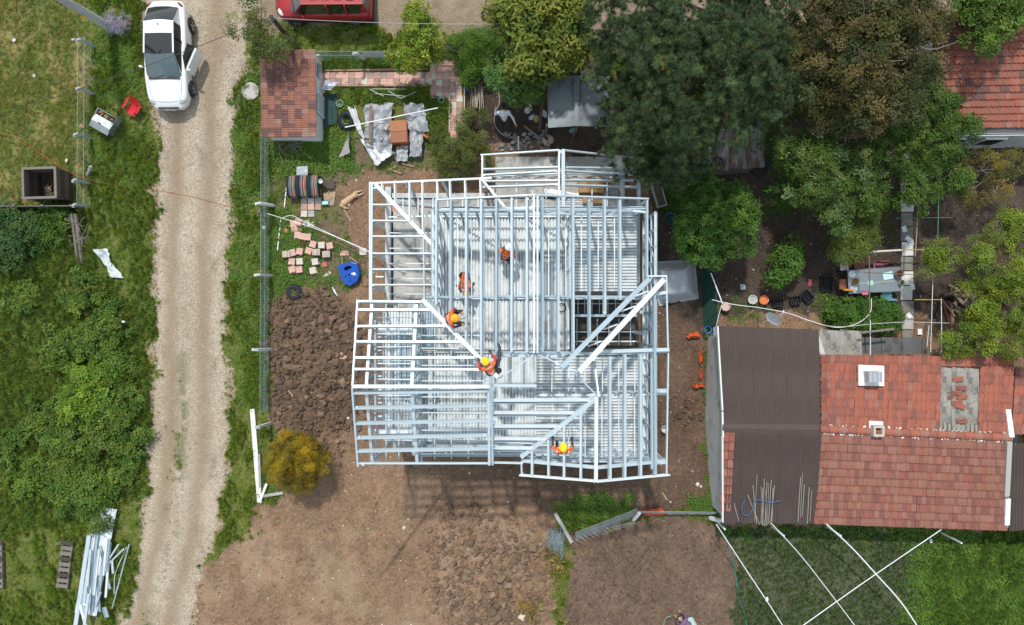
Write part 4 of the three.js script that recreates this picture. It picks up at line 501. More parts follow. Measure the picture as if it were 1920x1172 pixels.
const WHITEP = M(.78, .79, .79, .7), ONDU = M(.09, .065, .058, .8, { map: texOf(256, (u, v) => { const k = .8 + .35 * (NA(u, v) - .3) + .35 * (NF(u, v) - .5); return [clamp(k), clamp(k), clamp(k)]; }, true, [.3, .3]) });
const FIBRE = M(1, 1, 1, .95, { map: texOf(256, (u, v) => { const a = NA(u, v), b = NF(u, v), k = .27 + .25 * (a - .5) + .12 * (b - .5), st = smooth(.55, .7, NB(u * 1.5, v * 1.5)) * .4; return [k * (1.05 - st), k * (1 - st), k * (.9 - st * .9)]; }, true, [.4, .4]) });
const RUSTY = M(1, 1, 1, .85, { map: texOf(256, (u, v) => { const a = NA(u, v), b = NF(u, v), r = smooth(.42, .6, a * .6 + NB(u * 2, v) * .4), k = .8 + .4 * (b - .5); return [(.27 - .11 * r) * k, (.25 - .15 * r) * k, (.24 - .165 * r) * k]; }, true, [.6, .25]) });
const MORTAR = M(.42, .40, .37, .97);
const PLAN = at, MBLOB = new THREE.DodecahedronGeometry(1, 1);
{ // ---- the large house with the red tiled roof
  const DN = .6, at = (x, y, hh) => PLAN(x, y, hh - DN);
  const h = thing('tiled_house', 'long single storey house roofed half in red tiles and half in dark brown corrugated sheets', 'house');
  const R = 3.4, E = 2.5, U0 = at(1346, 614, E), U1 = at(1535, 621, E), R0 = at(1356, 801, R), R1 = at(1540, 806, R), R0b = at(1356, 812, R), R1b = at(1539, 815, R), L0 = at(1355, 977, E), L1 = at(1528, 979, E);
  sheetField(h, 'roof_sheet', R1.clone(), R0.clone(), U0.clone(), U1.clone(), 6, 2, ONDU, .13, .055); sheetField(h, 'roof_sheet', R0b.clone(), R1b.clone(), L1.clone(), L0.clone(), 5, 2, ONDU, .13, .055);
  quadPlate(h, 'ridge_flashing', [at(1355, 794, R + .02), at(1541, 796, R + .02), at(1541, 807, R + .07), at(1355, 804, R + .07)], .02, ONDU); quadPlate(h, 'ridge_flashing', [at(1355, 804.4, R + .07), at(1541, 807.4, R + .07), at(1541, 817, R + .02), at(1355, 815, R + .02)], .02, ONDU);
  const bright = (u, v) => rnd() < (Math.abs(u - .4) < .4 ? .75 : .35) ? (rnd() < .5 ? 2 : 0) : Math.floor(rnd() * 5);
  const tileTop = [at(1540, 798, R), at(1895, 813, R), at(1902, 672, 2.72), at(1538, 666, 2.72)];
  tileField(h, tileTop[1], tileTop[0], tileTop[3], tileTop[2], 40, 8, TILES, 150, (u, v) => { const x = 1 - u; return x > .615 && x < .815 && v < .88; }, bright);
  tileField(h, at(1540, 812, R), at(1893, 827, R), at(1888, 993, E), at(1526, 980, E), 42, 11, OLDTILES.map((m, i) => TILES[i]).concat(OLDTILES[0]), 150, null, (u, v) => rnd() < .45 ? 5 : [0, 1, 3, 4][Math.floor(rnd() * 4)]);
  sheetField(h, 'fibre_cement_sheet', at(1836, 809, R - .05), at(1759, 806, R - .05), at(1762, 692, 2.84), at(1834, 694, 2.84), 3, 2, FIBRE, .17, .04);
  // ridge tiles with mortar, verge tiles
  const rt = new THREE.CylinderGeometry(.165, .15, .44, 12, 1, true, 0, Math.PI).rotateZ(Math.PI / 2), N = 21; for (let i = 0; i < N; i++) { const a = at(1538, 804.5, R - .02).lerp(at(1893, 820.5, R - .02), (i + .5) / N); put(h, 'ridge_tile', rt, TILES[[0, 2, 4][i % 3]], a, [-Math.PI / 2, -.045 + rr(-.02, .02), 0], [1, 1, 1]).rotation.set(0, -.045, 0); for (const s of [-1, 1]) for (let k = 0; k < 3; k++) if (rnd() < .5) put(h, 'mortar_fillet', MBLOB, rnd() < .4 ? WHITEP : MORTAR, V(a.x + (k - 1) * .12 + rr(-.04, .04), a.y + .03, a.z + s * (.155 + rr(0, .03))), [0, rr(0, 3), 0], [rr(.03, .09), .03, rr(.02, .045)]); }
  for (let i = 0; i < 9; i++) for (const k of [0, 1]) { const p = at(1361 + k * 10.5, 818 + i * 16.3, R - .02).lerp(at(1353 + k * 10.5, 818 + i * 16.3, E), i / 9), m = new THREE.Mesh(tileGeo, TILES[(i + k) % 5]); m.name = 'verge_tile'; m.position.copy(p).add(V(0, .05, 0)); m.rotation.set(.23, 0, 0); m.scale.set(.21, 1, .35); h.add(m); }
  for (let i = 0; i < 9; i++) { const p = at(1544, 675 + i * 15, 2.76 + i * .078), m = new THREE.Mesh(tileGeo, TILES[(i * 2) % 5]); m.name = 'verge_tile'; m.position.copy(p).add(V(0, .07, 0)); m.rotation.set(-.23, Math.PI, 0, 'YXZ'); m.scale.set(.26, 1, .34); h.add(m); }
  for (const [x, y, a] of [[1794, 711, .2], [1800, 727, 0], [1790, 737, .1], [1802, 745, .5], [1792, 755, .15], [1798, 761, -.3], [1801, 789, .1], [1783, 742, 1]]) { const m = new THREE.Mesh(tileGeo, TILES[Math.floor(rnd() * 5)]); m.name = 'loose_tile'; m.position.copy(at(x, y, 2.95 + (y - 711) * .0048)).add(V(0, .05, 0)); m.rotation.set(-.2, Math.PI / 2 + a, 0, 'YXZ'); m.scale.set(.2, 1, .36); h.add(m); }
  // walls
  const w = [at(1352, 632, 2.3), at(1359, 806, 3.2), at(1360, 968, 2.3), at(1895, 984, 2.3), at(1905, 690, 2.5), at(1545, 676, 2.5), at(1530, 632, 2.3)]; wallRun(h, 'wall', [...w, w[0]], -.1, [2.4, 3.28, 2.4, 2.4, 2.6, 2.6, 2.4, 2.4].map(v => v - DN), .2, PLASTER);
  for (const [a, b, ha, hb] of [[[1345, 612], [1354, 770], E + .05, R - .12], [[1354, 772], [1355, 820], R - .1, R], [[1354, 820], [1354.5, 978], R, E + .04]]) bar(h, 'bargeboard', at(a[0], a[1], ha), at(b[0], b[1], hb), .05, .16, WHITEP);
  // lean-to roofs against the back
  sheetField(h, 'fibre_cement_sheet', at(1614, 671, 2.5), at(1537, 668, 2.5), at(1535, 621, 2.25), at(1614, 619, 2.25), 2, 1, FIBRE, .15, .035);
  for (const [x0, x1] of [[1615, 1652], [1653, 1691], [1692, 1737]]) quadPlate(h, 'flat_roof_slab', [at(x0, 632, 2.0), at(x1, 634, 2.0), at(x1, 664, 2.1), at(x0, 662, 2.1)], .1, M(.24, .25, .26, .9, { map: concTex }));
  quadPlate(h, 'wall_coping', [at(1738, 655, 2.3), at(1820, 658, 2.3), at(1820, 665, 2.3), at(1738, 663, 2.3)], .15, M(.5, .42, .32, .9, { map: concTex }));
  // chimneys
  quadPlate(h, 'chimney_flashing', [at(1610, 684, 3.05), at(1658, 686, 3.05), at(1658, 724, 3.2), at(1610, 723, 3.2)], .08, WHITEP); const c1 = at(1635, 706, 3.3); box(h, 'chimney_stack', .5, .5, .42, PLASTER, c1.x, 3.15 - DN, c1.z); for (const s of [-1, 0, 1]) put(h, 'cowl', new THREE.CylinderGeometry(.12, .12, .4, 12), M(.5, .52, .54, .4, { metalness: .6 }), V(c1.x + s * .17, 3.5 - DN, c1.z), [Math.PI / 2, 0, 0]);
  quadPlate(h, 'chimney_flashing', [at(1630, 789, R), at(1656, 790, R), at(1656, 804, R + .05), at(1630, 803, R + .05)], .06, WHITEP); quadPlate(h, 'chimney_flashing', [at(1630, 804.5, R + .05), at(1656, 805.5, R + .05), at(1656, 826, R - .03), at(1630, 825, R - .03)], .06, WHITEP);
  const c2 = at(1646, 808, 3.6), ck = M(.5, .45, .38, .95); for (const [dx, dz, ww, dd] of [[-.17, 0, .08, .42], [.17, 0, .08, .42], [0, -.17, .26, .08], [0, .17, .26, .08]]) box(h, 'chimney_brick_wall', ww, .5, dd, ck, c2.x + dx, 3.45 - DN, c2.z + dz); box(h, 'flue', .26, .05, .26, M(.01, .01, .01, 1), c2.x, 3.35 - DN, c2.z);
  // mortar verge and the neighbour's sheets
  for (const [x0, y0, x1, y1, ha, hb, m] of [[1889, 768, 1896, 820, 3.15, 3.42, WHITEP], [1892, 828, 1887, 930, 3.42, 2.85, MORTAR], [1889, 935, 1887, 984, 2.82, 2.55, WHITEP]]) bar(h, 'mortar_verge', at(x0, y0, ha + .06), at(x1, y1, hb + .06), .2, .12, m);
  sheetField(h, 'roof_sheet', at(1896, 830, R - .1), at(2040, 836, R - .1), at(2036, 1000, E - .1), at(1892, 993, E - .1), 4, 1, ONDU, .13, .055); tileField(h, at(2030, 818, R - .05), at(1897, 814, R - .05), at(1903, 690, 2.7), at(2030, 694, 2.7), 14, 7, TILES, 0);
}
{ // ---- house beyond the garden
  const h = thing('brick_red_house', 'house with a weathered red tile roof and grey lead eaves beyond the garden trees', 'house');
  const T = [at(1748, 38, 3.4), at(2080, 30, 3.4), at(2090, 236, 2.6), at(1757, 240, 2.6)], dark = (u, v) => (v < .22 && u < .45 && rnd() < .7) || (u > .08 && u < .3 && v > .5 && v < .72 && rnd() < .35) ? 3 : rnd() < .55 ? 0 : Math.floor(rnd() * 5);
  tileField(h, T[0], T[1], T[2], T[3], 36, 15, OLDTILES.map((m, i) => i == 3 ? m : TILES[i]), 300, null, dark);
  quadPlate(h, 'eaves_flashing', [at(1757, 239, 2.58), at(2090, 235, 2.58), at(2090, 249, 2.52), at(1757, 253, 2.52)], .05, M(.11, .10, .105, .7)); bar(h, 'gutter', at(1758, 254, 2.5), at(2090, 250, 2.5), .1, .08, M(.6, .62, .64, .5), uSec);
  const w = [at(1762, 250, 2.4), at(1760, 60, 2.4), at(2080, 55, 2.4), at(2080, 245, 2.4)]; wallRun(h, 'wall', [...w, w[0]], -.1, [2.4, 2.9, 2.9, 2.4, 2.4], .2, PLASTER);
  for (const x of [1800, 1870]) { const p = at(x, 252, 2.0); box(h, 'window_frame', .9, 1, .08, WHITEP, p.x, 1.5, w[0].z + .11); box(h, 'window_pane', .76, .86, .04, M(.02, .025, .03, .08), p.x, 1.5, w[0].z + .14); }
  bar(h, 'downpipe', at(1744, 95, 3), at(1752, 150, 2.9), .06, .06, WHITEP, ROD); quadPlate(h, 'verge_flashing', [at(1748, 124, 3.05), at(1762, 122, 3.07), at(1762, 150, 2.97), at(1750, 150, 2.95)], .03, M(.08, .075, .08, .7));
}
{ // ---- tiled hen house by the track
  const s = thing('tiled_shed', 'small white shed with an old mossy tiled roof inside the corner of the wire fence', 'shed');
  tileField(s, at(592, 93, 1.4), at(593, 257, 1.4), at(493, 258, 1.1), at(490, 95, 1.1), 19, 8, OLDTILES, 300, null, (u, v) => u < .35 && v > .35 ? (rnd() < .6 ? 3 : 1) : u > .6 && v > .3 && rnd() < .3 ? 3 : rnd() < .5 ? 0 : Math.floor(rnd() * 5));
  const w = [at(499, 104, 1.0), at(588, 102, 1.3), at(589, 250, 1.3), at(500, 252, 1.0)]; wallRun(s, 'wall', [...w, w[0]], -.05, [1.02, 1.3, 1.3, 1.02, 1.02], .1, WHITEP);
  const dp = at(594, 190, 1.2); box(s, 'door', .05, 1.0, .75, M(.55, .57, .58, .7), dp.x + .02, .6, dp.z); box(s, 'door_frame', .045, 1.1, .07, WHITEP, dp.x + .03, .62, dp.z - .42); box(s, 'door_frame', .045, 1.1, .07, WHITEP, dp.x + .03, .62, dp.z + .42); const wp = at(594, 128, 1.2); box(s, 'window_pane', .04, .4, .6, M(.3, .34, .38, .15), wp.x + .02, .85, wp.z);
}
{ // ---- hut with the grey ridged metal roof
  const s = thing('metal_roof_hut', 'open hut with a grey metal sheet roof and red slatted front under the pine', 'hut');
  const GM = M(.19, .22, .235, .55, { metalness: .25, map: texOf(256, (u, v) => { const st = smooth(.5, .6, NA(u, v) * .7 + NB(u, v) * .3), k = 1 - .28 * st + .1 * (NF(u, v) - .5); return [k, k, k]; }, true, [.35, .35]) });
  const A = at(1031, 145, 2.1), B = at(1082, 142, 2.3), C = at(1140, 144, 2.1), D = at(1146, 238, 2.1), E2 = at(1081, 235, 2.3), F = at(1023, 240, 2.1);
  sheetField(s, 'roof_sheet', B.clone(), E2.clone(), F.clone(), A.clone(), 1, 1, GM, .5, .004); sheetField(s, 'roof_sheet', E2.clone(), B.clone(), C.clone(), D.clone(), 1, 1, GM, .5, .004);
  for (let i = 0; i < 6; i++) bar(s, 'roof_seam', at(1077 + i * 3.6 - 6, 143, 2.31), at(1078 + i * 3.6 - 6, 236, 2.31), .012, .02, GM); bar(s, 'ridge_cap', at(1082, 142, 2.33), at(1081, 236, 2.33), .2, .02, GM);
  for (const [x, y] of [[1033, 150], [1136, 150], [1026, 234], [1082, 234], [1140, 234]]) { const p = at(x, y, 2.0); bar(s, 'post', V(p.x, -.1, p.z), p, .09, .09, BARK); }
  for (let i = 0; i < 22; i++) { const p = at(1031 + i * 5, 236, 1.7); bar(s, 'slat', V(p.x, 1.55, p.z), V(p.x, 2.02, p.z), .05, .02, M(.2, .045, .035, .8)); } bar(s, 'front_rail', at(1026, 235, 1.98), at(1140, 234, 1.98), .06, .08, M(.2, .045, .035, .8)); bar(s, 'front_rail', at(1026, 236, 1.5), at(1140, 235, 1.5), .06, .08, M(.2, .045, .035, .8));
  const t2 = thing('lean_to_roof', 'dark sheet lean-to roof between the hut and the front trees', 'shed roof'); quadPlate(t2, 'roof_sheet', [at(1030, 128, 2.2), at(1085, 124, 2.2), at(1090, 141, 2.05), at(1033, 143, 2.05)], .03, M(.07, .08, .09, .6, { metalness: .3 })); for (const [x, y] of [[1034, 132], [1084, 128]]) { const p = at(x, y, 2.1); bar(t2, 'post', V(p.x, -.1, p.z), p, .08, .08, BARK); }
}
{ // ---- rusty corrugated shed
  const s = thing('rusty_shed', 'shed with a rusty corrugated sheet roof between the pine and the green tree', 'shed');
  sheetField(s, 'roof_sheet', at(1352, 226, 2.3), at(1430, 224, 2.3), at(1434, 312, 2.1), at(1334, 320, 2.1), 3, 1, RUSTY, .19, .06); const w = [at(1340, 236, 2), at(1428, 232, 2), at(1428, 305, 2), at(1340, 311, 2)]; wallRun(s, 'wall', [...w, w[0]], -.1, [2.05, 2.05, 2.0, 2.0, 2.05], .06, M(.12, .10, .09, .9)); bar(s, 'gutter', at(1330, 230, 2.2), at(1332, 320, 2.1), .08, .06, M(.55, .57, .58, .6), uSec);
  const d = thing('dark_bowl', 'round black basin lying on the rusty corrugated roof', 'basin', at(1346, 305, 2.14)); put(d, 'bowl', lathe([[0, .02], [.12, .02], [.2, .1], [.22, .11], [.21, .09], [.13, .0], [0, 0]]), M(.03, .035, .04, .6));
}
// ---------------------------------------------------------------- vehicles
function gridSurf(rows) { const pos = [], idx = [], n = rows[0].length; rows.forEach(r => r.forEach(p => pos.push(p[0], p[1], p[2]))); for (let j = 0; j + 1 < rows.length; j++) for (let i = 0; i + 1 < n; i++) { const a = j * n + i, b = a + n; idx.push(a, b, a + 1, a + 1, b, b + 1); } return geoOf(pos, idx); }
const cr = (T, t) => { let k = 0; while (k < T.length - 2 && T[k + 1][0] < t) k++; const p1 = T[k], p2 = T[k + 1], p0 = T[Math.max(0, k - 1)], p3 = T[Math.min(T.length - 1, k + 2)], u = clamp((t - p1[0]) / (p2[0] - p1[0])); return p1.slice(1).map((_, i) => { const a = p0[i + 1], b = p1[i + 1], c = p2[i + 1], d = p3[i + 1]; return .5 * (2 * b + (c - a) * u + (2 * a - 5 * b + 4 * c - d) * u * u + (3 * b - a - 3 * c + d) * u * u * u); }); };
const RUB = M(.018, .018, .02, .8), ALLOY = M(.55, .56, .58, .3, { metalness: .8 }), GLASSD = new THREE.MeshPhysicalMaterial({ color: lin(.012, .015, .018), roughness: .04, clearcoat: 1, clearcoatRoughness: .02 }), PLBLK = M(.02, .02, .022, .55);
function wheel(car, x, y, z, r, side) { const w = new THREE.Group(); w.name = 'wheel'; w.position.set(x, y, z); car.add(w);
  put(w, 'tyre', new THREE.TorusGeometry(r - .075, .085, 10, 28).rotateY(Math.PI / 2), RUB, null, null, [1.25, 1, 1]); put(w, 'rim', lathe([[0, .0], [.07, .015], [r * .55, -.02], [r * .66, .02], [r * .68, .03], [r * .66, -.02]], 28).rotateZ(-Math.PI / 2), PLBLK, V(side * .06, 0, 0), [0, side > 0 ? 0 : Math.PI, 0]);
  for (let k = 0; k < 5; k++) for (const s of [-.12, .12]) { const a = k * 1.2566 + s, p = V(side * .085, Math.cos(a) * r * .36, Math.sin(a) * r * .36); put(w, 'spoke', BOX, ALLOY, p, [a + s * .6, 0, 0], [.02, r * .64, .028]); } put(w, 'rim_ring', new THREE.TorusGeometry(r * .67, .012, 6, 28).rotateY(Math.PI / 2), ALLOY, V(side * .085, 0, 0)); }
function makeCar(c, o) {
  // body shell: stations along z (front is +z): [z, half width, top height, shoulder height, floor]
  const st = o.body, rows = [], z0 = st[0][0], z1 = st[st.length - 1][0], N = 46;
  for (let j = 0; j <= N; j++) { const z = z0 + (z1 - z0) * j / N, [hw, top, sh, lo] = cr(st, z), r = []; for (const s of [-1, 1]) { const half = [[.94, lo], [1.0, lo + .16], [1.005, (lo + sh) / 2 + .08], [.985, sh - .05], [.93, sh + .01], [.80, sh + (top - sh) * .55], [.55, top - .005], [.25, top + .012]].map(([a, b]) => [s * a * hw, b, z]); r.push(...(s < 0 ? half : [[0, top + .015, z], ...half.reverse()])); } rows.push(r); }
  const cap = (r, dz) => { const m = r.map(p => [p[0] * .93, .45 + (p[1] - .45) * .8, p[2] + dz * .045]), e = r.map(p => [0, .5, p[2] + dz * .07]); return [m, e]; };
  const [ra, rb] = cap(rows[0], -1), [fa, fb] = cap(rows[N], 1); put(c, 'body', gridSurf([rb, ra, ...rows, fa, fb]), o.paint);
  const skin = (z, a) => { const [hw, top, sh] = cr(st, z), T = [[0, top + .015], [.25, top + .012], [.55, top - .005], [.8, sh + (top - sh) * .55], [.93, sh + .01]]; let k = 0; while (k < 3 && T[k + 1][0] < Math.abs(a)) k++; const t = (Math.abs(a) - T[k][0]) / (T[k + 1][0] - T[k][0]); return V(a * hw, T[k][1] + (T[k + 1][1] - T[k][1]) * t + .002, z); };
  const seam = pts => put(c, 'panel_gap', tubeGeo(pts, .006, 30, 4), PLBLK); for (const z of o.gaps) seam([-.78, -.5, -.2, 0, .2, .5, .78].map(a => skin(z + (z > 0 ? -.1 : .06) * a * a, a))); for (const s of [-1, 1]) seam([1.08, 1.4, 1.7, 1.98].map((z, i) => skin(z, s * (.8 - i * .03))));
  const g = o.house; // greenhouse
  const arc = (z, hw, y, dz, n = 9, crown = .0) => Array.from({ length: n }, (_, i) => { const u = i / (n - 1) * 2 - 1; return [u * hw, y + crown * (1 - u * u), z + dz * (1 - u * u)]; });
  const surf = (name, A, B, mat, k = 6, lift = 0) => put(c, name, gridSurf(Array.from({ length: k + 1 }, (_, j) => A.map((p, i) => { const t = j / k, q = B[i]; return [p[0] + (q[0] - p[0]) * t, p[1] + (q[1] - p[1]) * t + Math.sin(t * Math.PI) * lift, p[2] + (q[2] - p[2]) * t]; }))), mat);
  const roofF = arc(g.wt, g.rw, g.ry, .06, 9, .03), roofB = arc(g.bt, g.rw * .97, g.ry - .02, -.05, 9, .03), wsB = arc(g.wb, g.bw, g.by, .14), rwB = arc(g.bb, g.bw * .9, g.by + (g.rup ?? .02), -.08);
  const split = arc(g.split ?? g.bt, g.rw * .985, g.ry + .012, 0, 9, .03);
  if (g.split !== undefined) { surf('roof_panel', split, roofB, o.paint, 5, .015); surf('sunroof_glass', roofF, split, GLASSD, 5, .012); } else surf('roof_panel', roofF, roofB, o.paint, 6, .02);
  surf('windscreen', wsB, roofF, o.screen, 6, .035); surf('rear_window', roofB, rwB, GLASSD, 6, .03);
  for (const s of [-1, 1]) { const S = (name, pts, mat) => { const p = pts.map(q => [s * q[0], q[1], q[2]]); put(c, name, geoOf(p.flat(), p.length == 4 ? [0, 1, 2, 0, 2, 3] : [0, 1, 2]), mat); };
    const T = z => [g.rw * (z < g.bt + .1 ? .97 : 1) + .012, g.ry - .015, z], B = z => [g.bw + .02, g.by, z];
    S('roof_side', [[B(g.wb)[0], g.by, g.wb], [T(g.wt)[0], g.ry + .005, g.wt], [T(g.wt)[0] - .004, g.ry - .05, g.wt - .03], [B(0)[0], g.by, g.wb - .1]], o.paint);
    S('side_glass', [B(g.wb - .1), T(g.wt - .03), T(g.bt + .02), [g.bw * 1.0, g.by + .01, g.bb + (g.pw ?? .55) + .02]], s > 0 && o.doorOpen ? PLBLK : GLASSD);
    S('rear_pillar', [[T(g.bt)[0] + .004, g.ry, g.bt + (g.pillar ?? .12)], [T(g.bt)[0] + .003, g.ry, g.bt - .02], [g.bw * .9, g.by + (g.rup ?? .02), g.bb], [g.bw * .97, g.by, g.bb + (g.pw ?? .55)]], o.paint);
    bar(c, 'roof_rail', V(s * (g.rw + .0), g.ry + .015, g.wt), V(s * g.rw * .97, g.ry + .0, g.bt), .06, .04, o.paint); bar(c, 'window_pillar', V(s * (g.bw + .03), g.by, (g.wb + g.bb) / 2), V(s * (g.rw + .025), g.ry, (g.wt + g.bt) / 2), .03, .05, PLBLK);
    for (const z of [o.fz, o.rz]) { put(c, 'wheel_arch', new THREE.TorusGeometry(o.wr + .03, .03, 6, 24, Math.PI).rotateY(Math.PI / 2), PLBLK, V(s * (o.hw + .0), o.wr, z)); put(c, 'wheel_well', new THREE.CylinderGeometry(o.wr + .03, o.wr + .03, .02, 24).rotateZ(Math.PI / 2), PLBLK, V(s * (o.hw - .005), o.wr + .01, z)); wheel(c, s * (o.hw - .01), o.wr, z, o.wr, s); }
    if (!(s > 0 && o.doorOpen)) { const m = put(c, 'mirror', new THREE.SphereGeometry(.1, 12, 8), o.paint, V(s * (o.hw + .09), g.by + .03, g.wb - .38), [0, s * .3, 0], [1.1, .7, .55]); }
    box(c, 'door_handle', .03, .03, .2, o.paint, s * (o.hw + .0), g.by - .12, -.55);
    put(c, 'headlight', new THREE.SphereGeometry(.2, 12, 8), o.lamp, V(s * o.hw * .72, o.ly, o.lz), [0, s * .55, 0], [.95, .35, .55]); put(c, 'tail_light', new THREE.SphereGeometry(.18, 12, 8), M(.25, .02, .015, .25), V(s * o.hw * .74, o.ty, o.tz + .06), [0, -s * .7, 0], [.8, .4, .35]); }
  for (const s of [-.34, .12]) bar(c, 'wiper', V(s, g.by + .05, g.wb + .1), V(s + .38, g.by + .1, g.wb + .02), .015, .012, PLBLK); bar(c, 'cowl', V(-g.bw * .92, g.by + .005, g.wb + .1), V(g.bw * .92, g.by + .005, g.wb + .1), .1, .02, PLBLK);
  box(c, 'front_plate', .5, .11, .02, WHITEP, 0, .48, o.body[st.length - 1][0] + .075); bar(c, 'front_grille', V(-.42, .62, o.gz), V(.42, .62, o.gz), .06, .1, PLBLK);
  return c;
}
{ // white saloon with the driver's door open
  const paint = new THREE.MeshPhysicalMaterial({ color: lin(.80, .81, .82), roughness: .35, clearcoat: 1, clearcoatRoughness: .03 }), screen = new THREE.MeshPhysicalMaterial({ color: lin(.09, .13, .14), roughness: .04, clearcoat: 1 });
  const c = thing('white_car', 'white saloon car with dark glass roof and open front door on the gravel track', 'car', V(-14.72, -.03, -11.02), .012);
  makeCar(c, { paint, screen, doorOpen: true, gaps: [2.06, -1.98], hw: .875, wr: .32, fz: 1.38, rz: -1.32, ly: .66, lz: 2.0, ty: .86, tz: -2.1, gz: 2.28, lamp: new THREE.MeshPhysicalMaterial({ color: lin(.35, .38, .4), roughness: .08, clearcoat: 1 }),
    body: [[-2.22, .68, .84, .74, .42], [-2.1, .78, .95, .80, .3], [-1.7, .86, 1.0, .88, .24], [-1, .90, .97, .92, .22], [0, .905, .95, .93, .22], [.9, .90, .95, .90, .22], [1.3, .89, .92, .83, .22], [1.8, .85, .82, .74, .22], [2.1, .74, .72, .64, .24], [2.24, .60, .62, .56, .3]],
    house: { wb: 1.0, wt: .2, bt: -1.14, bb: -1.86, split: -.62, rw: .61, ry: 1.42, bw: .715, by: .965, pillar: .3, pw: .75 } });
  put(c, 'aerial', new THREE.ConeGeometry(.03, .12, 6), PLBLK, V(0, 1.5, -1.0), [-.6, 0, 0]); put(c, 'badge', new THREE.TorusGeometry(.06, .01, 6, 16), ALLOY, V(0, .64, 2.33));
  box(c, 'door_opening_shade', .02, .62, .98, M(.006, .006, .007, 1), .905, .62, .25);  // black panel on the body side, painting in the dark interior
  const d = new THREE.Group(); d.name = 'front_door'; d.position.set(.9, 0, .78); d.rotation.y = -.42; c.add(d); // hinged at its front edge
  const prof = [[0, .25], [0, .9], [-.1, .94], [-1.02, .95], [-1.06, .5], [-.98, .25]], sh = new THREE.Shape(); prof.forEach(([z, y], i) => i ? sh.lineTo(z, y) : sh.moveTo(z, y)); put(d, 'door_panel', new THREE.ExtrudeGeometry(sh, { depth: .1, bevelEnabled: true, bevelSize: .012, bevelThickness: .012, bevelSegments: 2 }).rotateY(-Math.PI / 2), paint, V(.05, 0, 0));
  const fr = [[-.02, .94], [-.5, 1.3], [-.98, 1.36], [-1.05, .94]]; for (let i = 0; i < 3; i++) bar(d, 'window_frame', V(-.02 - (fr[i][1] - .94) * .4, fr[i][1], fr[i][0]), V(-.02 - (fr[i + 1][1] - .94) * .4, fr[i + 1][1], fr[i + 1][0]), .035, .035, i == 1 ? ALLOY : PLBLK);
  put(d, 'window_pane', geoOf(fr.flatMap(([z, y]) => [-.02 - (y - .94) * .4, y, z]), [0, 1, 2, 0, 2, 3]), GLASSD); put(d, 'mirror', new THREE.SphereGeometry(.1, 12, 8), paint, V(.12, .99, -.06), [0, .3, 0], [1.15, .7, .55]); box(d, 'door_handle', .03, .035, .18, paint, .075, .84, -.88); box(d, 'door_trim', .02, .5, .9, PLBLK, -.075, .6, -.52);
}
{ // red people carrier
  const paint = new THREE.MeshPhysicalMaterial({ color: lin(.36, .012, .02), roughness: .5, clearcoat: .4, clearcoatRoughness: .06 }), screen = new THREE.MeshPhysicalMaterial({ color: lin(.06, .10, .12), roughness: .05, clearcoat: 1 });
  const c = thing('red_van', 'red high roofed passenger van parked on the dirt road beyond the wire fence', 'van', V(-8.05, -.03, -13.38), -Math.PI / 2);
  makeCar(c, { paint, screen, gaps: [1.84], hw: .83, wr: .31, fz: 1.25, rz: -1.3, ly: .78, lz: 1.78, ty: 1.0, tz: -1.98, gz: 2.02, lamp: new THREE.MeshPhysicalMaterial({ color: lin(.7, .7, .66), roughness: .1, clearcoat: 1 }),
    body: [[-2.02, .80, 1.04, .9, .3], [-1.9, .84, 1.08, .94, .26], [-1, .86, 1.06, .97, .24], [0, .86, 1.05, .98, .24], [.8, .86, 1.08, .97, .24], [1.2, .85, 1.02, .9, .24], [1.6, .82, .94, .82, .24], [1.85, .74, .84, .72, .26], [1.98, .62, .72, .6, .32]],
    house: { wb: 1.12, wt: .66, bt: -1.86, bb: -1.98, rw: .66, ry: 1.72, bw: .79, by: 1.07, pillar: .2, pw: .3 } });
  for (const s of [-1, 1]) { bar(c, 'side_rub_strip', V(s * .865, .45, -1.9), V(s * .865, .45, 1.5), .03, .12, PLBLK); for (const z of [-.35, -1.12]) bar(c, 'window_divider', V(s * .825, 1.07, z), V(s * .685, 1.7, z), .05, .12, paint); } bar(c, 'rear_bumper', V(-.82, .42, -2.06), V(.82, .42, -2.06), .12, .2, PLBLK); for (let k = 0; k < 4; k++) bar(c, 'roof_rib', V(0, 1.765, .3 - k * .5) , V(0, 1.765, .0 - k * .5), 1.0, .008, paint); box(c, 'rear_frame', 1.3, .04, .1, PLBLK, 0, 1.7, -1.92);
}
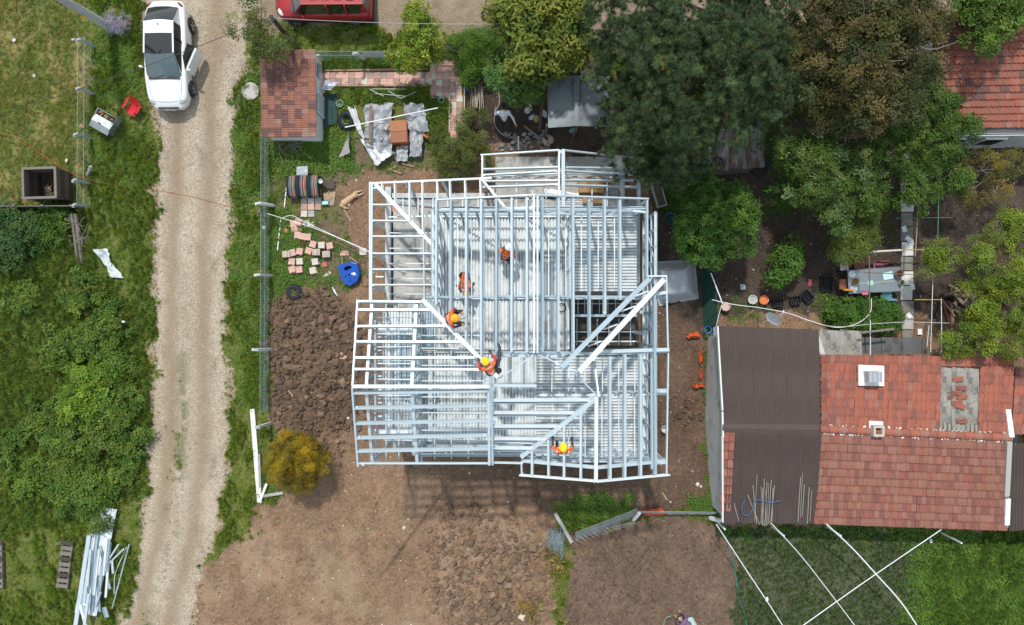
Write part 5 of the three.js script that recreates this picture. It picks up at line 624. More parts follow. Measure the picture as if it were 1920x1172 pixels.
// ---------------------------------------------------------------- people and the dog: tapered bones joined into one surface
function sdfBody(bones, res, kBlend = .035) {
  const lo = V(1e9, 1e9, 1e9), hi = V(-1e9, -1e9, -1e9); for (const b of bones) for (const [p, r] of [[b.a, b.ra], [b.b, b.rb]]) { lo.min(p.clone().addScalar(-r - .05)); hi.max(p.clone().addScalar(r + .05)); }
  const c = lo.clone().add(hi).multiplyScalar(.5), s = Math.max(hi.x - lo.x, hi.y - lo.y, hi.z - lo.z) / 2, mc = new MarchingCubes(res, new THREE.MeshBasicMaterial(), false, false, 60000), N = res, half = N / 2;
  const B = bones.map(b => ({ ...b, d: b.b.clone().sub(b.a), l2: Math.max(1e-9, b.b.clone().sub(b.a).lengthSq()) })), dist = (b, x, y, z) => { const px = x - b.a.x, py = y - b.a.y, pz = z - b.a.z, t = clamp((px * b.d.x + py * b.d.y + pz * b.d.z) / b.l2), f = b.flat ?? 1; return Math.hypot(px - b.d.x * t, (py - b.d.y * t), (pz - b.d.z * t)) - (b.ra + (b.rb - b.ra) * t); };
  const far = .2, F = new Float32Array(N * N * N).fill(far), cell = s / half, ix = (v, o) => (v - o) / s * half + half;
  for (const b of B) { const R = Math.max(b.ra, b.rb) + kBlend + cell * 2, r = (p, q, o) => [Math.max(0, Math.floor(ix(Math.min(p, q) - R, o))), Math.min(N - 1, Math.ceil(ix(Math.max(p, q) + R, o)))], [i0, i1] = r(b.a.x, b.b.x, c.x), [j0, j1] = r(b.a.y, b.b.y, c.y), [k0, k1] = r(b.a.z, b.b.z, c.z);
    for (let k = k0; k <= k1; k++) for (let j = j0; j <= j1; j++) for (let i = i0; i <= i1; i++) { const d = dist(b, c.x + (i - half) * cell, c.y + (j - half) * cell, c.z + (k - half) * cell), n = i + j * N + k * N * N, a = F[n]; if (a >= far) F[n] = Math.min(a, d); else { const h = Math.max(kBlend - Math.abs(a - d), 0) / kBlend; F[n] = Math.min(a, d) - h * h * kBlend * .25; } } }
  for (let n = 0; n < F.length; n++) mc.field[n] = -F[n];
  mc.isolation = 0; mc.update(); const n = mc.count, pos = new Float32Array(n * 3), nor = new Float32Array(n * 3), col = new Float32Array(n * 3);
  for (let i = 0; i < n; i++) { const x = mc.positionArray[i * 3] * s + c.x, y = mc.positionArray[i * 3 + 1] * s + c.y, z = mc.positionArray[i * 3 + 2] * s + c.z; pos.set([x, y, z], i * 3); let best = 1e9, bb = B[0]; for (const b of B) { const d = dist(b, x, y, z); if (d < best) { best = d; bb = b; } } col.set(typeof bb.c === 'function' ? bb.c(x, y, z) : bb.c, i * 3); }
  const g = new THREE.BufferGeometry(); g.setAttribute('position', new THREE.BufferAttribute(pos, 3)); g.setAttribute('color', new THREE.BufferAttribute(col, 3)); const m = mergeVertices(g, s / N * .02); m.computeVertexNormals(); return m;
}
const SKIN = [.42, .24, .16], BODYMAT = new THREE.MeshStandardMaterial({ vertexColors: true, roughness: .85 });
const bone = (a, b, ra, rb, c) => ({ a, b, ra, rb, c });
// a hand: palm, four unequal curled fingers and a thumb from the side of the palm
function handBones(w, dir, side, c) { const d = dir.clone().normalize(), n = Math.abs(d.y) > .8 ? V(0, 0, 1) : V(0, 1, 0), s = n.clone().cross(d).normalize().multiplyScalar(side), dn = s.clone().cross(d).multiplyScalar(side).normalize().negate(), out = [], P = (f, l, u) => w.clone().addScaledVector(d, f).addScaledVector(s, l).addScaledVector(dn, u);
  for (const l of [-.026, 0, .026]) out.push(bone(P(.01, l * .7, 0), P(.085, l, 0), .018, .016, c)); [[-.034, .07], [-.012, .085], [.012, .08], [.033, .062]].forEach(([l, L]) => { out.push(bone(P(.085, l, 0), P(.085 + L * .5, l * 1.15, .012), .0105, .0095, c), bone(P(.085 + L * .5, l * 1.15, .012), P(.085 + L * .82, l * 1.15, .045), .0095, .0085, c)); });
  out.push(bone(P(.03, .035, 0), P(.065, .065, .012), .013, .011, c), bone(P(.065, .065, .012), P(.095, .07, .03), .011, .009, c)); return out; }
function person(label, group, pos, turn, J, C, extra) {
  const p = thing('person', label, 'person', pos, turn, group), v = k => V(...J[k]), B = []; const add = (a, b, ra, rb, c) => B.push(bone(v(a), v(b), ra, rb, c)), mid = (a, b, t) => v(a).lerp(v(b), t);
  const chest = v('chest'), pelvis = v('pelvis'), sl = v('sl'), sr = v('sr'), across = sr.clone().sub(sl);
  B.push(bone(pelvis.clone().addScaledVector(across, -.2), pelvis.clone().addScaledVector(across, .2), .125, .125, C.trousers), bone(pelvis, chest, .13, .15, C.torso), bone(chest.clone().addScaledVector(across, -.25), chest.clone().addScaledVector(across, .25), .125, .125, C.torso), bone(sl, sr, .075, .075, C.torso), bone(mid('sl', 'sr', .5), v('neck'), .075, .06, C.torso), bone(v('neck'), v('head'), .058, .06, SKIN));
  const hd = v('head'), f = V(...J.face).normalize(), up = hd.clone().sub(v('neck')).normalize(), hc = hd.clone().addScaledVector(up, .07); B.push(bone(hc.clone().addScaledVector(f, -.02), hc.clone().addScaledVector(f, .02), .098, .092, SKIN), bone(hd, hd.clone().addScaledVector(f, .035), .075, .066, SKIN), bone(hc.clone().addScaledVector(f, .1).addScaledVector(up, -.02), hc.clone().addScaledVector(f, .125).addScaledVector(up, -.05), .014, .017, SKIN));
  const rt = up.clone().cross(f).normalize(); for (const s of [-1, 1]) B.push(bone(hc.clone().addScaledVector(rt, s * .098).addScaledVector(up, -.02), hc.clone().addScaledVector(rt, s * .105).addScaledVector(up, -.05), .02, .015, SKIN));
  for (const s of ['l', 'r']) { add('s' + s, 'e' + s, .066, .05, C.sleeve); add('e' + s, 'w' + s, .052, .034, C.cuff ?? C.sleeve); add('h' + s, 'k' + s, .1, .068, C.trousers); add('k' + s, 'a' + s, .068, .045, C.trousers); const a = v('a' + s), t = v('t' + s); B.push(bone(a, a.clone().lerp(t, .25).add(V(0, -.03, 0)), .05, .048, C.shoe), bone(a.clone().add(V(0, -.035, 0)), t.clone().add(V(0, -.03, 0)), .046, .04, C.shoe)); }
  const g = [sdfBody(B, 84)]; for (const s of ['l', 'r']) { const w = v('w' + s); g.push(sdfBody([...handBones(w, w.clone().sub(v('e' + s)), s == 'l' ? 1 : -1, C.glove ?? SKIN), bone(v('e' + s).lerp(w, .85), w, .034, .03, C.glove ?? SKIN)], 40, .008)); }
  put(p, 'body', mergeGeometries(g.map(x => x.toNonIndexed())), BODYMAT);
  const q = new THREE.Quaternion().setFromRotationMatrix(new THREE.Matrix4().makeBasis(rt, up, f)), place = (name, geo, mat, o = 0) => { const m = put(p, name, geo, mat, hc.clone().addScaledVector(up, o)); m.quaternion.copy(q); return m; };
  if (C.helmet) { place('helmet', merge([lathe([[.152, -.005], [.15, .012], [.135, .02], [.132, .06], [.115, .105], [.07, .138], [0, .148]], 22).scale(1, 1, 1.1), new THREE.CylinderGeometry(.12, .12, .012, 18, 1, false, -1.2, 2.4).scale(1, 1, .9).translate(0, .006, .085), gBox(.03, .014, .24, 0, .14, 0)]), new THREE.MeshPhysicalMaterial({ color: lin(...C.helmet), roughness: .35, clearcoat: .4, side: THREE.DoubleSide }), .01); }
  if (C.hair) place('hair', new THREE.SphereGeometry(.112, 18, 12, 0, 6.283, 0, 1.75).scale(1, 1.02, 1.08).translate(0, .012, -.012), M(...C.hair, .7));
  for (const s of [-1, 1]) { const e = hc.clone().addScaledVector(f, .098).addScaledVector(rt, s * .034).addScaledVector(up, -.005); put(p, 'eye', new THREE.SphereGeometry(.011, 8, 6), M(.03, .02, .015, .3), e); } { const e = hc.clone().addScaledVector(f, .093).addScaledVector(up, -.075), m = put(p, 'mouth', new THREE.SphereGeometry(.02, 8, 6), M(.3, .11, .09, .6), e, null, [1, .3, .5]); m.quaternion.copy(q); }
  if (extra) extra(p, v); return p;
}
const ORANGE = [.86, .14, .012], SILVER = [.52, .53, .54], vest = (x, y, z, t) => ORANGE;
const hiVis = (a, b) => (x, y, z) => { const s = Math.abs(((y + Math.abs(x) * .25) * 5.2) % 1); return s > .80 ? SILVER : ORANGE; };
const stand = { pelvis: [0, .95, 0], chest: [0, 1.28, .03], sl: [-.19, 1.43, .02], sr: [.19, 1.43, .02], neck: [0, 1.5, .04], head: [0, 1.58, .06], face: [0, -.25, 1], el: [-.27, 1.16, .02], wl: [-.25, .92, .14], er: [.27, 1.16, .02], wr: [.25, .92, .14], hl: [-.1, .92, 0], kl: [-.11, .5, .03], al: [-.11, .1, 0], tl: [-.13, .06, .17], hr: [.1, .92, 0], kr: [.11, .5, .03], ar: [.11, .1, 0], tr: [.13, .06, .17] };
const TR = [.035, .04, .055], WK = 'workers on the steel frame';
person('worker in white helmet and orange vest standing on the floor deck', null, at(947, 486, 3.1), Math.PI * .86, { ...stand, chest: [.02, 1.24, .16], sl: [-.18, 1.37, .19], sr: [.2, 1.37, .15], neck: [0, 1.44, .24], head: [0, 1.5, .3], face: [.1, -.7, 1], er: [.3, 1.12, .1], wr: [.2, .95, .3], el: [-.3, 1.14, .2], wl: [-.16, 1.0, .42] }, { torso: hiVis(), sleeve: ORANGE, cuff: [.05, .05, .07], trousers: TR, shoe: [.03, .025, .02], helmet: [.82, .83, .84] }, (p) => rbox(p, 'tool_bag', .16, .2, .12, .03, M(.03, .025, .03, .8), -.26, .95, -.1));
person('worker in yellow helmet and striped orange vest bending over on the floor deck', null, at(874, 524, 3.1), .12, { ...stand, pelvis: [0, .88, -.12], chest: [0, 1.08, .18], sl: [-.19, 1.13, .32], sr: [.19, 1.13, .32], neck: [0, 1.14, .42], head: [0, 1.12, .49], face: [0, -1, .5], el: [-.31, .95, .24], wl: [-.24, .75, .4], er: [.31, .95, .24], wr: [.2, .72, .42], hl: [-.1, .86, -.12], hr: [.1, .86, -.12] }, { torso: (x, y, z) => Math.abs(((z * 1.2 + Math.abs(x)) * 6) % 1) > .62 ? [.28, .27, .25] : ORANGE, sleeve: [.12, .09, .07], trousers: [.06, .04, .03], shoe: [.03, .025, .02], helmet: [.9, .42, .01] });
person('worker in orange yellow helmet sitting astride the valley rafter', null, at(846, 596, 5.02), Math.PI * .5, { ...stand, pelvis: [0, .98, 0], chest: [0, 1.22, .1], sl: [-.19, 1.34, .12], sr: [.19, 1.34, .12], neck: [0, 1.42, .15], head: [0, 1.48, .2], face: [0, -.6, 1], el: [-.32, 1.15, .2], wl: [-.26, 1.08, .42], er: [.32, 1.15, .2], wr: [.2, 1.06, .4], hl: [-.1, .95, 0], kl: [-.18, .93, .42], al: [-.2, .5, .5], tl: [-.22, .45, .66], hr: [.1, .95, 0], kr: [.2, .9, .3], ar: [.24, .48, .24], tr: [.26, .44, .42] }, { torso: hiVis(), sleeve: [.45, .06, .07], cuff: [.05, .05, .08], trousers: [.05, .035, .03], shoe: [.05, .035, .025], helmet: [.92, .42, .008] });
person('worker in yellow helmet with dark pouch kneeling where the roof beams meet', null, at(922, 687, 5.32), Math.PI * 1.18, { ...stand, pelvis: [.05, .98, -.12], chest: [0, 1.16, .1], sl: [-.19, 1.26, .12], sr: [.19, 1.26, .12], neck: [0, 1.32, .18], head: [0, 1.36, .25], face: [0, -.8, 1], el: [-.33, 1.08, .2], wl: [-.3, 1.0, .42], er: [.32, 1.08, .22], wr: [.24, .98, .42], hl: [-.06, .95, -.1], kl: [-.42, .93, .12], al: [-.62, .9, .42], tl: [-.68, .86, .56], hr: [.14, .95, -.1], kr: [.2, .88, .26], ar: [.2, .5, .2], tr: [.22, .46, .36] }, { torso: hiVis(), sleeve: [.5, .05, .04], cuff: [.5, .05, .04], glove: [.06, .05, .05], trousers: [.05, .06, .075], shoe: [.06, .06, .07], helmet: [.92, .62, .01] }, (p) => put(p, 'tool_pouch', new THREE.SphereGeometry(.11, 12, 8), M(.02, .02, .024, .7), V(-.2, 1.12, -.2), null, [1, 1.1, .9]));
person('worker in bright yellow helmet reaching out with both arms behind the front gable', null, at(1050, 836, 4.62), Math.PI * .98, { ...stand, chest: [0, 1.22, .08], sl: [-.2, 1.38, .06], sr: [.2, 1.38, .06], neck: [0, 1.46, .12], head: [0, 1.53, .18], face: [0, -.5, 1], el: [-.35, 1.2, .2], wl: [-.33, 1.16, .42], er: [.35, 1.2, .18], wr: [.36, 1.14, .38], kl: [-.16, .52, .12], al: [-.16, .1, .05], tl: [-.18, .06, .22] }, { torso: hiVis(), sleeve: ORANGE, cuff: [.05, .06, .06], glove: [.03, .04, .04], trousers: [.08, .09, .10], shoe: [.04, .04, .04], helmet: [.95, .68, .008] });
person('man in white jacket and dark trousers walking past the green bush', null, at(946, 233, 0), Math.PI * 1.05, { ...stand, chest: [0, 1.24, .12], sl: [-.2, 1.38, .12], sr: [.2, 1.38, .16], neck: [0, 1.46, .2], head: [0, 1.52, .26], face: [0, -.4, 1], el: [-.36, 1.12, -.1], wl: [-.42, .9, -.28], er: [.34, 1.14, .18], wr: [.3, 1.12, .42], kl: [-.1, .5, -.16], al: [-.13, .2, -.5], tl: [-.14, .06, -.42], kr: [.12, .52, .2], ar: [.12, .1, .24], tr: [.13, .06, .42] }, { torso: [.66, .70, .76], sleeve: [.66, .70, .76], trousers: [.025, .04, .055], shoe: [.6, .57, .54], hair: [.012, .009, .008] });
person('gardener in purple top and pale skirt bending over the tilled bed', null, at(1285, 1161, 0), Math.PI * 1.28, { ...stand, pelvis: [0, .86, -.18], chest: [0, .92, .18], sl: [-.17, .86, .36], sr: [.17, .86, .36], neck: [0, .82, .44], head: [0, .74, .5], face: [0, -1, .15], el: [-.24, .58, .4], wl: [-.18, .34, .48], er: [.24, .58, .4], wr: [.16, .34, .5], hl: [-.12, .84, -.18], kl: [-.14, .46, -.08], al: [-.14, .1, -.16], tl: [-.16, .06, .0], hr: [.12, .84, -.18], kr: [.14, .46, -.08], ar: [.14, .1, -.16], tr: [.16, .06, .0] }, { torso: [.15, .10, .17], sleeve: [.17, .115, .19], trousers: [.42, .58, .56], shoe: [.12, .07, .25], hair: [.02, .018, .02] }, p => { put(p, 'skirt', lathe([[.19, .3], [.22, .12], [.30, -.3], [.34, -.5], [.33, -.5], [.2, .1], [.17, .3]], 22), M(.44, .62, .60, .85, { side: THREE.DoubleSide }), V(0, .78, -.2), [-.5, 0, 0], [1, .8, .8]); });
{ // sandy dog stretched out on the ground
  const d = thing('dog', 'sandy short haired dog lying stretched out on bare soil by the steel frame', 'dog', at(657, 374, 0), 0), S = [.56, .37, .22], P = [.66, .5, .36], c = (x, z, y) => V((x - 657) / 43, y, (z - 374) / 43), X = [];
  const b = (x1, z1, y1, x2, z2, y2, r1, r2, k = S) => X.push(bone(c(x1, z1, y1), c(x2, z2, y2), r1, r2, k));
  b(647, 381, .13, 656, 374, .13, .135, .125); b(656, 374, .13, 668, 365, .11, .12, .095); b(645, 380, .12, 643, 386, .1, .1, .085); b(643, 386, .1, 648, 390, .07, .075, .055); b(648, 390, .07, 653, 391, .05, .045, .032); b(643, 384, .15, 641, 381, .12, .03, .02); b(640, 386, .13, 638, 384, .1, .03, .018);
  b(667, 363, .14, 670, 360.5, .1, .08, .045); b(670, 360.5, .1, 674, 359.5, .06, .04, .025, P); b(674, 359.5, .06, 678, 357.5, .035, .022, .02, P); b(668, 368, .1, 672, 367, .07, .075, .04); b(672, 367, .07, 677, 365, .05, .035, .022, P); b(677, 365, .05, 681, 362.5, .03, .022, .02, P); b(651, 384, .08, 656, 385, .05, .05, .03, P); b(656, 385, .05, 654, 388, .03, .024, .02, P); b(653, 381, .06, 659, 382, .03, .045, .022, P); b(669, 364, .09, 673, 371, .04, .022, .012);
  put(d, 'body', sdfBody(X, 92, .04), BODYMAT);
}
// ---------------------------------------------------------------- yard things
const gAt = (px, py, dy = 0) => { const p = at(px, py, 0); return V(p.x, groundH(p.x, p.z) + dy, p.z); };
const woodTex = texOf(128, (u, v) => { const g = NB(u * .15, v * 2.5), f = NF(u * .3, v * 2), k = .75 + .5 * (g - .5) + .3 * (f - .5); return [k, k, k]; }, true, [.6, 2]);
const WOODG = M(.24, .215, .19, .92, { map: woodTex }), WOODD = M(.085, .065, .05, .95, { map: woodTex }), WOODL = M(.42, .29, .18, .85, { map: woodTex }), WOODO = M(.36, .11, .03, .6, { map: woodTex }), CONCR = M(1, 1, 1, .93, { map: concTex }), WHITEPL = M(.78, .79, .8, .45), WIRE = M(.33, .40, .41, .5, { metalness: .5 }), RED = M(.55, .012, .02, .7), ORNET = M(.62, .1, .03, .8, { side: THREE.DoubleSide }), PINKT = M(.522, .323, .275, .9, { map: paleTex }), CREAMT = M(.712, .646, .570, .9, { map: paleTex }), PINK2 = M(.736, .451, .389, .9, { map: paleTex });
function stick(name, label, cat, a, b, w, d, mat, group, geo) { const mid = a.clone().add(b).multiplyScalar(.5); mid.y = 0; const m = bar(scene, name, a, b, w, d, mat, geo); return tag(m, label, cat, group); }
// cloth or sheet laid over four corners, crumpled
function sheet(name, label, cat, C, h, amp, mat, seed = 1, n = 26, group, sag) {
  const rows = [], P = (u, v) => C[0].clone().lerp(C[1], u).lerp(C[3].clone().lerp(C[2], u), v), o = P(.5, .5); o.y = 0;
  for (let j = 0; j <= n; j++) { const r = []; for (let i = 0; i <= n; i++) { const u = i / n, v = j / n, e = .06 * (1 - Math.min(1, Math.min(u, v, 1 - u, 1 - v) * 8)), p = P(u + e * (NB(v * .7 + seed * .13, u) - .5) * 3, v + e * (NB(u * .7, v + seed * .31) - .5) * 3); const fold = Math.abs(NL(u * .5 + seed * .17, v * .4 + seed * .07) - .5) * 2.2 + (.5 - Math.abs(NL(u * .9 + seed * .3, v * .9) - .5) * 2.4) * .35 + (NB(u * .25 + seed, v * .25) - .5) * .12; r.push([p.x - o.x, p.y + h + fold * amp - (sag ? sag(u, v) : 0), p.z - o.z]); } rows.push(r); }
  const g = thing(name, label, cat, o, 0, group); put(g, 'cloth', toCreasedNormals(gridSurf(rows), .55), mat); return g;
}
const cloth = (r, g, b, rough = .75) => M(r, g, b, rough, { side: THREE.DoubleSide });
const tyreGeo = new THREE.TorusGeometry(.24, .095, 12, 32).rotateX(Math.PI / 2).scale(1, 1.05, 1);
function tyre(label, p, tilt = [0, 0, 0], s = 1) { const t = thing('tyre_ring', label, 'tyre', p); put(t, 'tyre', tyreGeo, RUB, V(0, .09, 0), tilt, s); put(t, 'inner_bead', new THREE.TorusGeometry(.16, .012, 6, 28).rotateX(Math.PI / 2), M(.4, .41, .42, .6), V(0, .12, 0), tilt, s); for (let k = 0; k < 24; k++) { const a = k * .2618; box(t, 'tread_block', .03, .12, .05, RUB, Math.cos(a) * .325 * s, .09, Math.sin(a) * .325 * s, -a); } return t; }
{ // ---- poles and cables
  const CP = M(.95, .97, .98, .9, { map: concTex }), p = thing('utility_pole', 'tall grey concrete power pole rising from the verge by the purple flowers', 'pole', gAt(213, 63)); put(p, 'shaft', new THREE.CylinderGeometry(.13, .19, 8.6, 14), CP, V(-.35, 4.2, -.1), [.02, 0, .08]); box(p, 'yellow_plate', .17, .16, .02, M(.65, .42, .02, .6), -.05, 2.1, .17, .5, -.3); box(p, 'cross_arm', 1.4, .1, .1, CP, -.7, 8.1, -.15, .6);
  const q = thing('wooden_pole', 'short dark wooden pole behind the tiled shed', 'pole', gAt(561, 96)); put(q, 'shaft', new THREE.CylinderGeometry(.085, .11, 3.6, 12), WOODD, V(0, 1.8, 0)); put(q, 'insulator', CYL8, M(.25, .35, .5, .3), V(0, 3.5, 0), null, [.1, .04, .1]);
  const top = V(q.position.x, 3.6, q.position.z), cable = (label, a, b, sag, r = .012, m = M(.05, .05, .05, .8)) => { const pts = []; for (let i = 0; i <= 12; i++) { const t = i / 12, v = a.clone().lerp(b, t); v.y -= 4 * sag * t * (1 - t); pts.push(v); } tag(put(scene, 'overhead_cable', tubeGeo(pts, r, 24, 5), m), label, 'cable'); };
  cable('thin black cable crossing above the white car to the wooden pole', top.clone(), at(-40, 228, 5), .3); cable('thin pale cable running from the wooden pole beside the red van', top.clone().add(V(0, -.1, 0)), at(1150, 40, 4.5), .4, .01, M(.4, .4, .4, .6));
}
{ // ---- fences
  const post = (label, bx, by, tx, ty, group, mat = CONCR, w = .1) => { const b = gAt(bx, by, -.15), r = Math.hypot(tx - 960, ty - 586) / Math.hypot(bx - 960, by - 586), h = clamp(CAM_H * (1 - 1 / r), .35, 1.25), t = at(tx, ty, h), g = thing('fence_post', label, 'post', V(b.x, 0, b.z), 0, group), o = g.position; bar(g, 'shaft', V(0, b.y, 0), t.clone().sub(o), w, w * 1.1, mat); const d = t.clone().sub(b).setY(0).normalize().multiplyScalar(.12); bar(g, 'angled_top', t.clone().sub(o), t.clone().sub(o).add(V(d.x, .14, d.z)), w * .9, w, mat); return t; };
  const GL = 'grey concrete posts of the meadow fence', lab = 'short grey concrete post of the meadow wire fence';
  for (const a of [[178, 87, 150, 74], [177, 176, 149, 165], [171, 259, 144, 251], [168, 344, 141, 337], [168, 387, 141, 383]]) post(lab, ...a, GL, M(.499, .532, .570, .9, { map: paleTex }));
  post('tilted white concrete stub beside the old timber crate', 158, 332, 169, 316, null, CONCR); post('weathered grey post stub with white cap in the scrub', 137, 545, 137, 532, null, WOODG, .08);
  const GT2 = 'white concrete posts of the trackside wire fence', lab2 = 'white concrete post of the wire fence along the track';
  for (const a of [[514, 385, 486, 381], [511, 516, 485, 515], [511, 655, 481, 656], [509, 793, 484, 801]]) post(lab2, ...a, GT2, M(.807, .831, .845, .85, { map: paleTex }), .11);
  for (const a of [[607, 113, 597, 104], [686, 112, 668, 100], [748, 110, 742, 101], [806, 112, 795, 97]]) post('grey concrete post of the front wire fence', ...a, 'posts of the front wire fence', M(.570, .603, .627, .85, { map: paleTex }), .1);
  // chain link between posts
  function mesh(name, label, A, B, h, lean, step = .11, mat = WIRE, w = .008) { const L = A.distanceTo(B), d = B.clone().sub(A).normalize(), up = V(lean.x, h, lean.z), list = [], Hh = up.length(), u = up.clone().normalize(), o = A.clone(); o.y = 0; const seg = (p, q) => { const m = bar(new THREE.Group(), 'x', p, q, w, w, mat); m.updateMatrix(); list.push(BOX.clone().applyMatrix4(m.matrix)); };
    const P = (s, t) => d.clone().multiplyScalar(s).addScaledVector(u, t).add(V(0, A.y, 0)); for (let s = -Hh; s < L; s += step) { const a0 = Math.max(0, -s), a1 = Math.min(Hh, L - s); if (a1 > a0) { seg(P(s + a0, a0), P(s + a1, a1)); const m0 = Math.max(0, s + Hh - L), m1 = Math.min(Hh, s + Hh); if (m1 > m0) seg(P(s + Hh - m0, m0), P(s + Hh - m1, m1)); } }
    const g = thing(name, label, 'fence', o); const k = put(g, 'chain_link', merge(list), mat); k.userData.kind = 'stuff'; for (const t of [.02, .5, .98]) bar(g, 'line_wire', P(0, Hh * t), P(L, Hh * t), .008, .008, M(.5, .55, .56, .5)); return g; }
  const TEAL = M(.16, .25, .24, .55, { metalness: .3 });
  mesh('wire_fence', 'chain link fence running beside the track from the tiled shed', gAt(505, 262), gAt(503, 770), 1.05, V(.0, 0, 0), .13, TEAL, .006); mesh('wire_fence', 'chain link fence of the meadow with thin wires', gAt(170, 75), gAt(168, 388), .95, V(0, 0, 0), .24, M(.3, .34, .34, .6), .004); mesh('wire_fence', 'chain link fence along the road verge in front of the tile path', gAt(606, 111), gAt(808, 111), .95, V(0, 0, 0), .12, TEAL, .006);
  quadPlate(thing('tin_fence_sheet', 'pale tin sheet tied to the front wire fence', 'panel'), 'tin_sheet', [at(680, 97, 1.0), at(728, 96, 1.0), at(730, 106, .45), at(684, 107, .45)], .01, M(.5, .55, .6, .5, { metalness: .3 }));
  { const A = gAt(1082, 1012), B = gAt(1195, 968), C = gAt(1338, 966); mesh('sagging_fence', 'slack chain link fence lying over between the white posts', A, B, .75, V(-.15, 0, -.55), .1, M(.42, .44, .45, .5, { metalness: .4 }), .009); mesh('sagging_fence', 'chain link fence between the orange net and the tiled house', B.clone().add(V(0, 0, -.1)), C, .6, V(0, 0, -.3), .1, M(.42, .44, .45, .5, { metalness: .4 }), .009);
    stick('leaning_post', 'long white concrete post leaning beside the tangled wire', 'post', gAt(1072, 1016, .06), gAt(1040, 958, .35), .15, .13, CONCR.clone()); stick('leaning_post', 'short white bent concrete post end by the orange net', 'post', gAt(1187, 974, .1), gAt(1193, 953, .7), .13, .12, WHITEP); stick('leaning_post', 'white post end at the corner of the tiled house', 'post', gAt(1330, 970, .1), gAt(1340, 966, .8), .14, .12, WHITEP);
    const pts = []; for (let i = 0; i < 150; i++) { const t = i / 149, a = t * 6.283 * 13, c = at(1080, 1008).lerp(at(1188, 976), t); pts.push(V(c.x + Math.cos(a) * .2, .24 + Math.sin(a) * .2, c.z + Math.cos(a * 1.02) * .1)); } tag(put(scene, 'wire_coil', new THREE.TubeGeometry(new THREE.CatmullRomCurve3(pts), 600, .006, 4), M(.55, .56, .57, .5)), 'loose coil of barbed wire along the slack fence', 'wire coil');
    const g = thing('wire_bundle', 'tangled heap of blue grey fence wire by the leaning post', 'wire', gAt(1042, 1015)); for (let k = 0; k < 26; k++) { const q = []; const G = () => (rnd() + rnd() + rnd()) / 1.5 - 1; let p; for (let i = 0; i < 6; i++) { p = V(G() * .55, .05 + Math.abs(G()) * .4, G() * .95); q.push(p); } put(g, 'wire_strand', tubeGeo(q, .009, 30, 4, true), k % 2 ? M(.26, .33, .38, .6) : WIRE); } }
  // garden gate with its arch
  const g = thing('garden_gate', 'black iron garden gate under a scrolled arch at the head of the tile path', 'gate', gAt(836, 112)), IR = M(.02, .02, .022, .5, { metalness: .5 }); for (const s of [-1, 1]) { box(g, 'gate_post', .07, 1.15, .07, IR, s * .52, .57, 0); } for (const y of [.15, .55, .95]) box(g, 'rail', .98, .04, .03, IR, 0, y, 0); for (let k = -5; k <= 5; k++) box(g, 'bar', .02, .9, .02, IR, k * .09, .55, 0); const arch = r => { const q = []; for (let i = 0; i <= 14; i++) { const a = Math.PI * i / 14; q.push(V(Math.cos(a) * r * 1.25, 1.1 + Math.sin(a) * r * .75, 0)); } return q; }; for (const z of [-.14, .14]) put(g, 'arch', tubeGeo(arch(.45).map(p => p.clone().setZ(z)), .018, 24, 5), IR); arch(.45).forEach(p => box(g, 'arch_rung', .02, .02, .28, IR, p.x, p.y, p.z));
  // green netting by the grey heap, board fence in the scrub
  mesh('green_netting', 'dark green netting fence between the grey covered heap and the garden', gAt(1311, 430), gAt(1318, 610), 1.0, V(.35, 0, 0), .06, M(.012, .06, .045, .7), .022);
  const bf = thing('board_fence', 'low weathered board fence between the timber crate and the scrub', 'fence', gAt(80, 391)); for (let k = 0; k < 3; k++) bar(bf, 'board', V(-3.2, .25 + k * .28, .02 * k), V(1.9, .28 + k * .28, -.05 + .03 * k), .03, .2, k == 1 ? WOODD : WOODG); for (let k = 0; k < 5; k++) box(bf, 'picket_post', .08, 1, .08, WOODG, -3 + k * 1.2, .5, 0);
  const lp = thing('leaning_boards', 'old dark boards propped behind the leafless shrub', 'boards', gAt(152, 460)); for (let k = 0; k < 4; k++) bar(lp, 'board', V(-.12 + k * .09, .05, .9), V(-.1 + k * .08, .55, -1.3), .08, .03, k % 2 ? WOODD : WOODG);
}
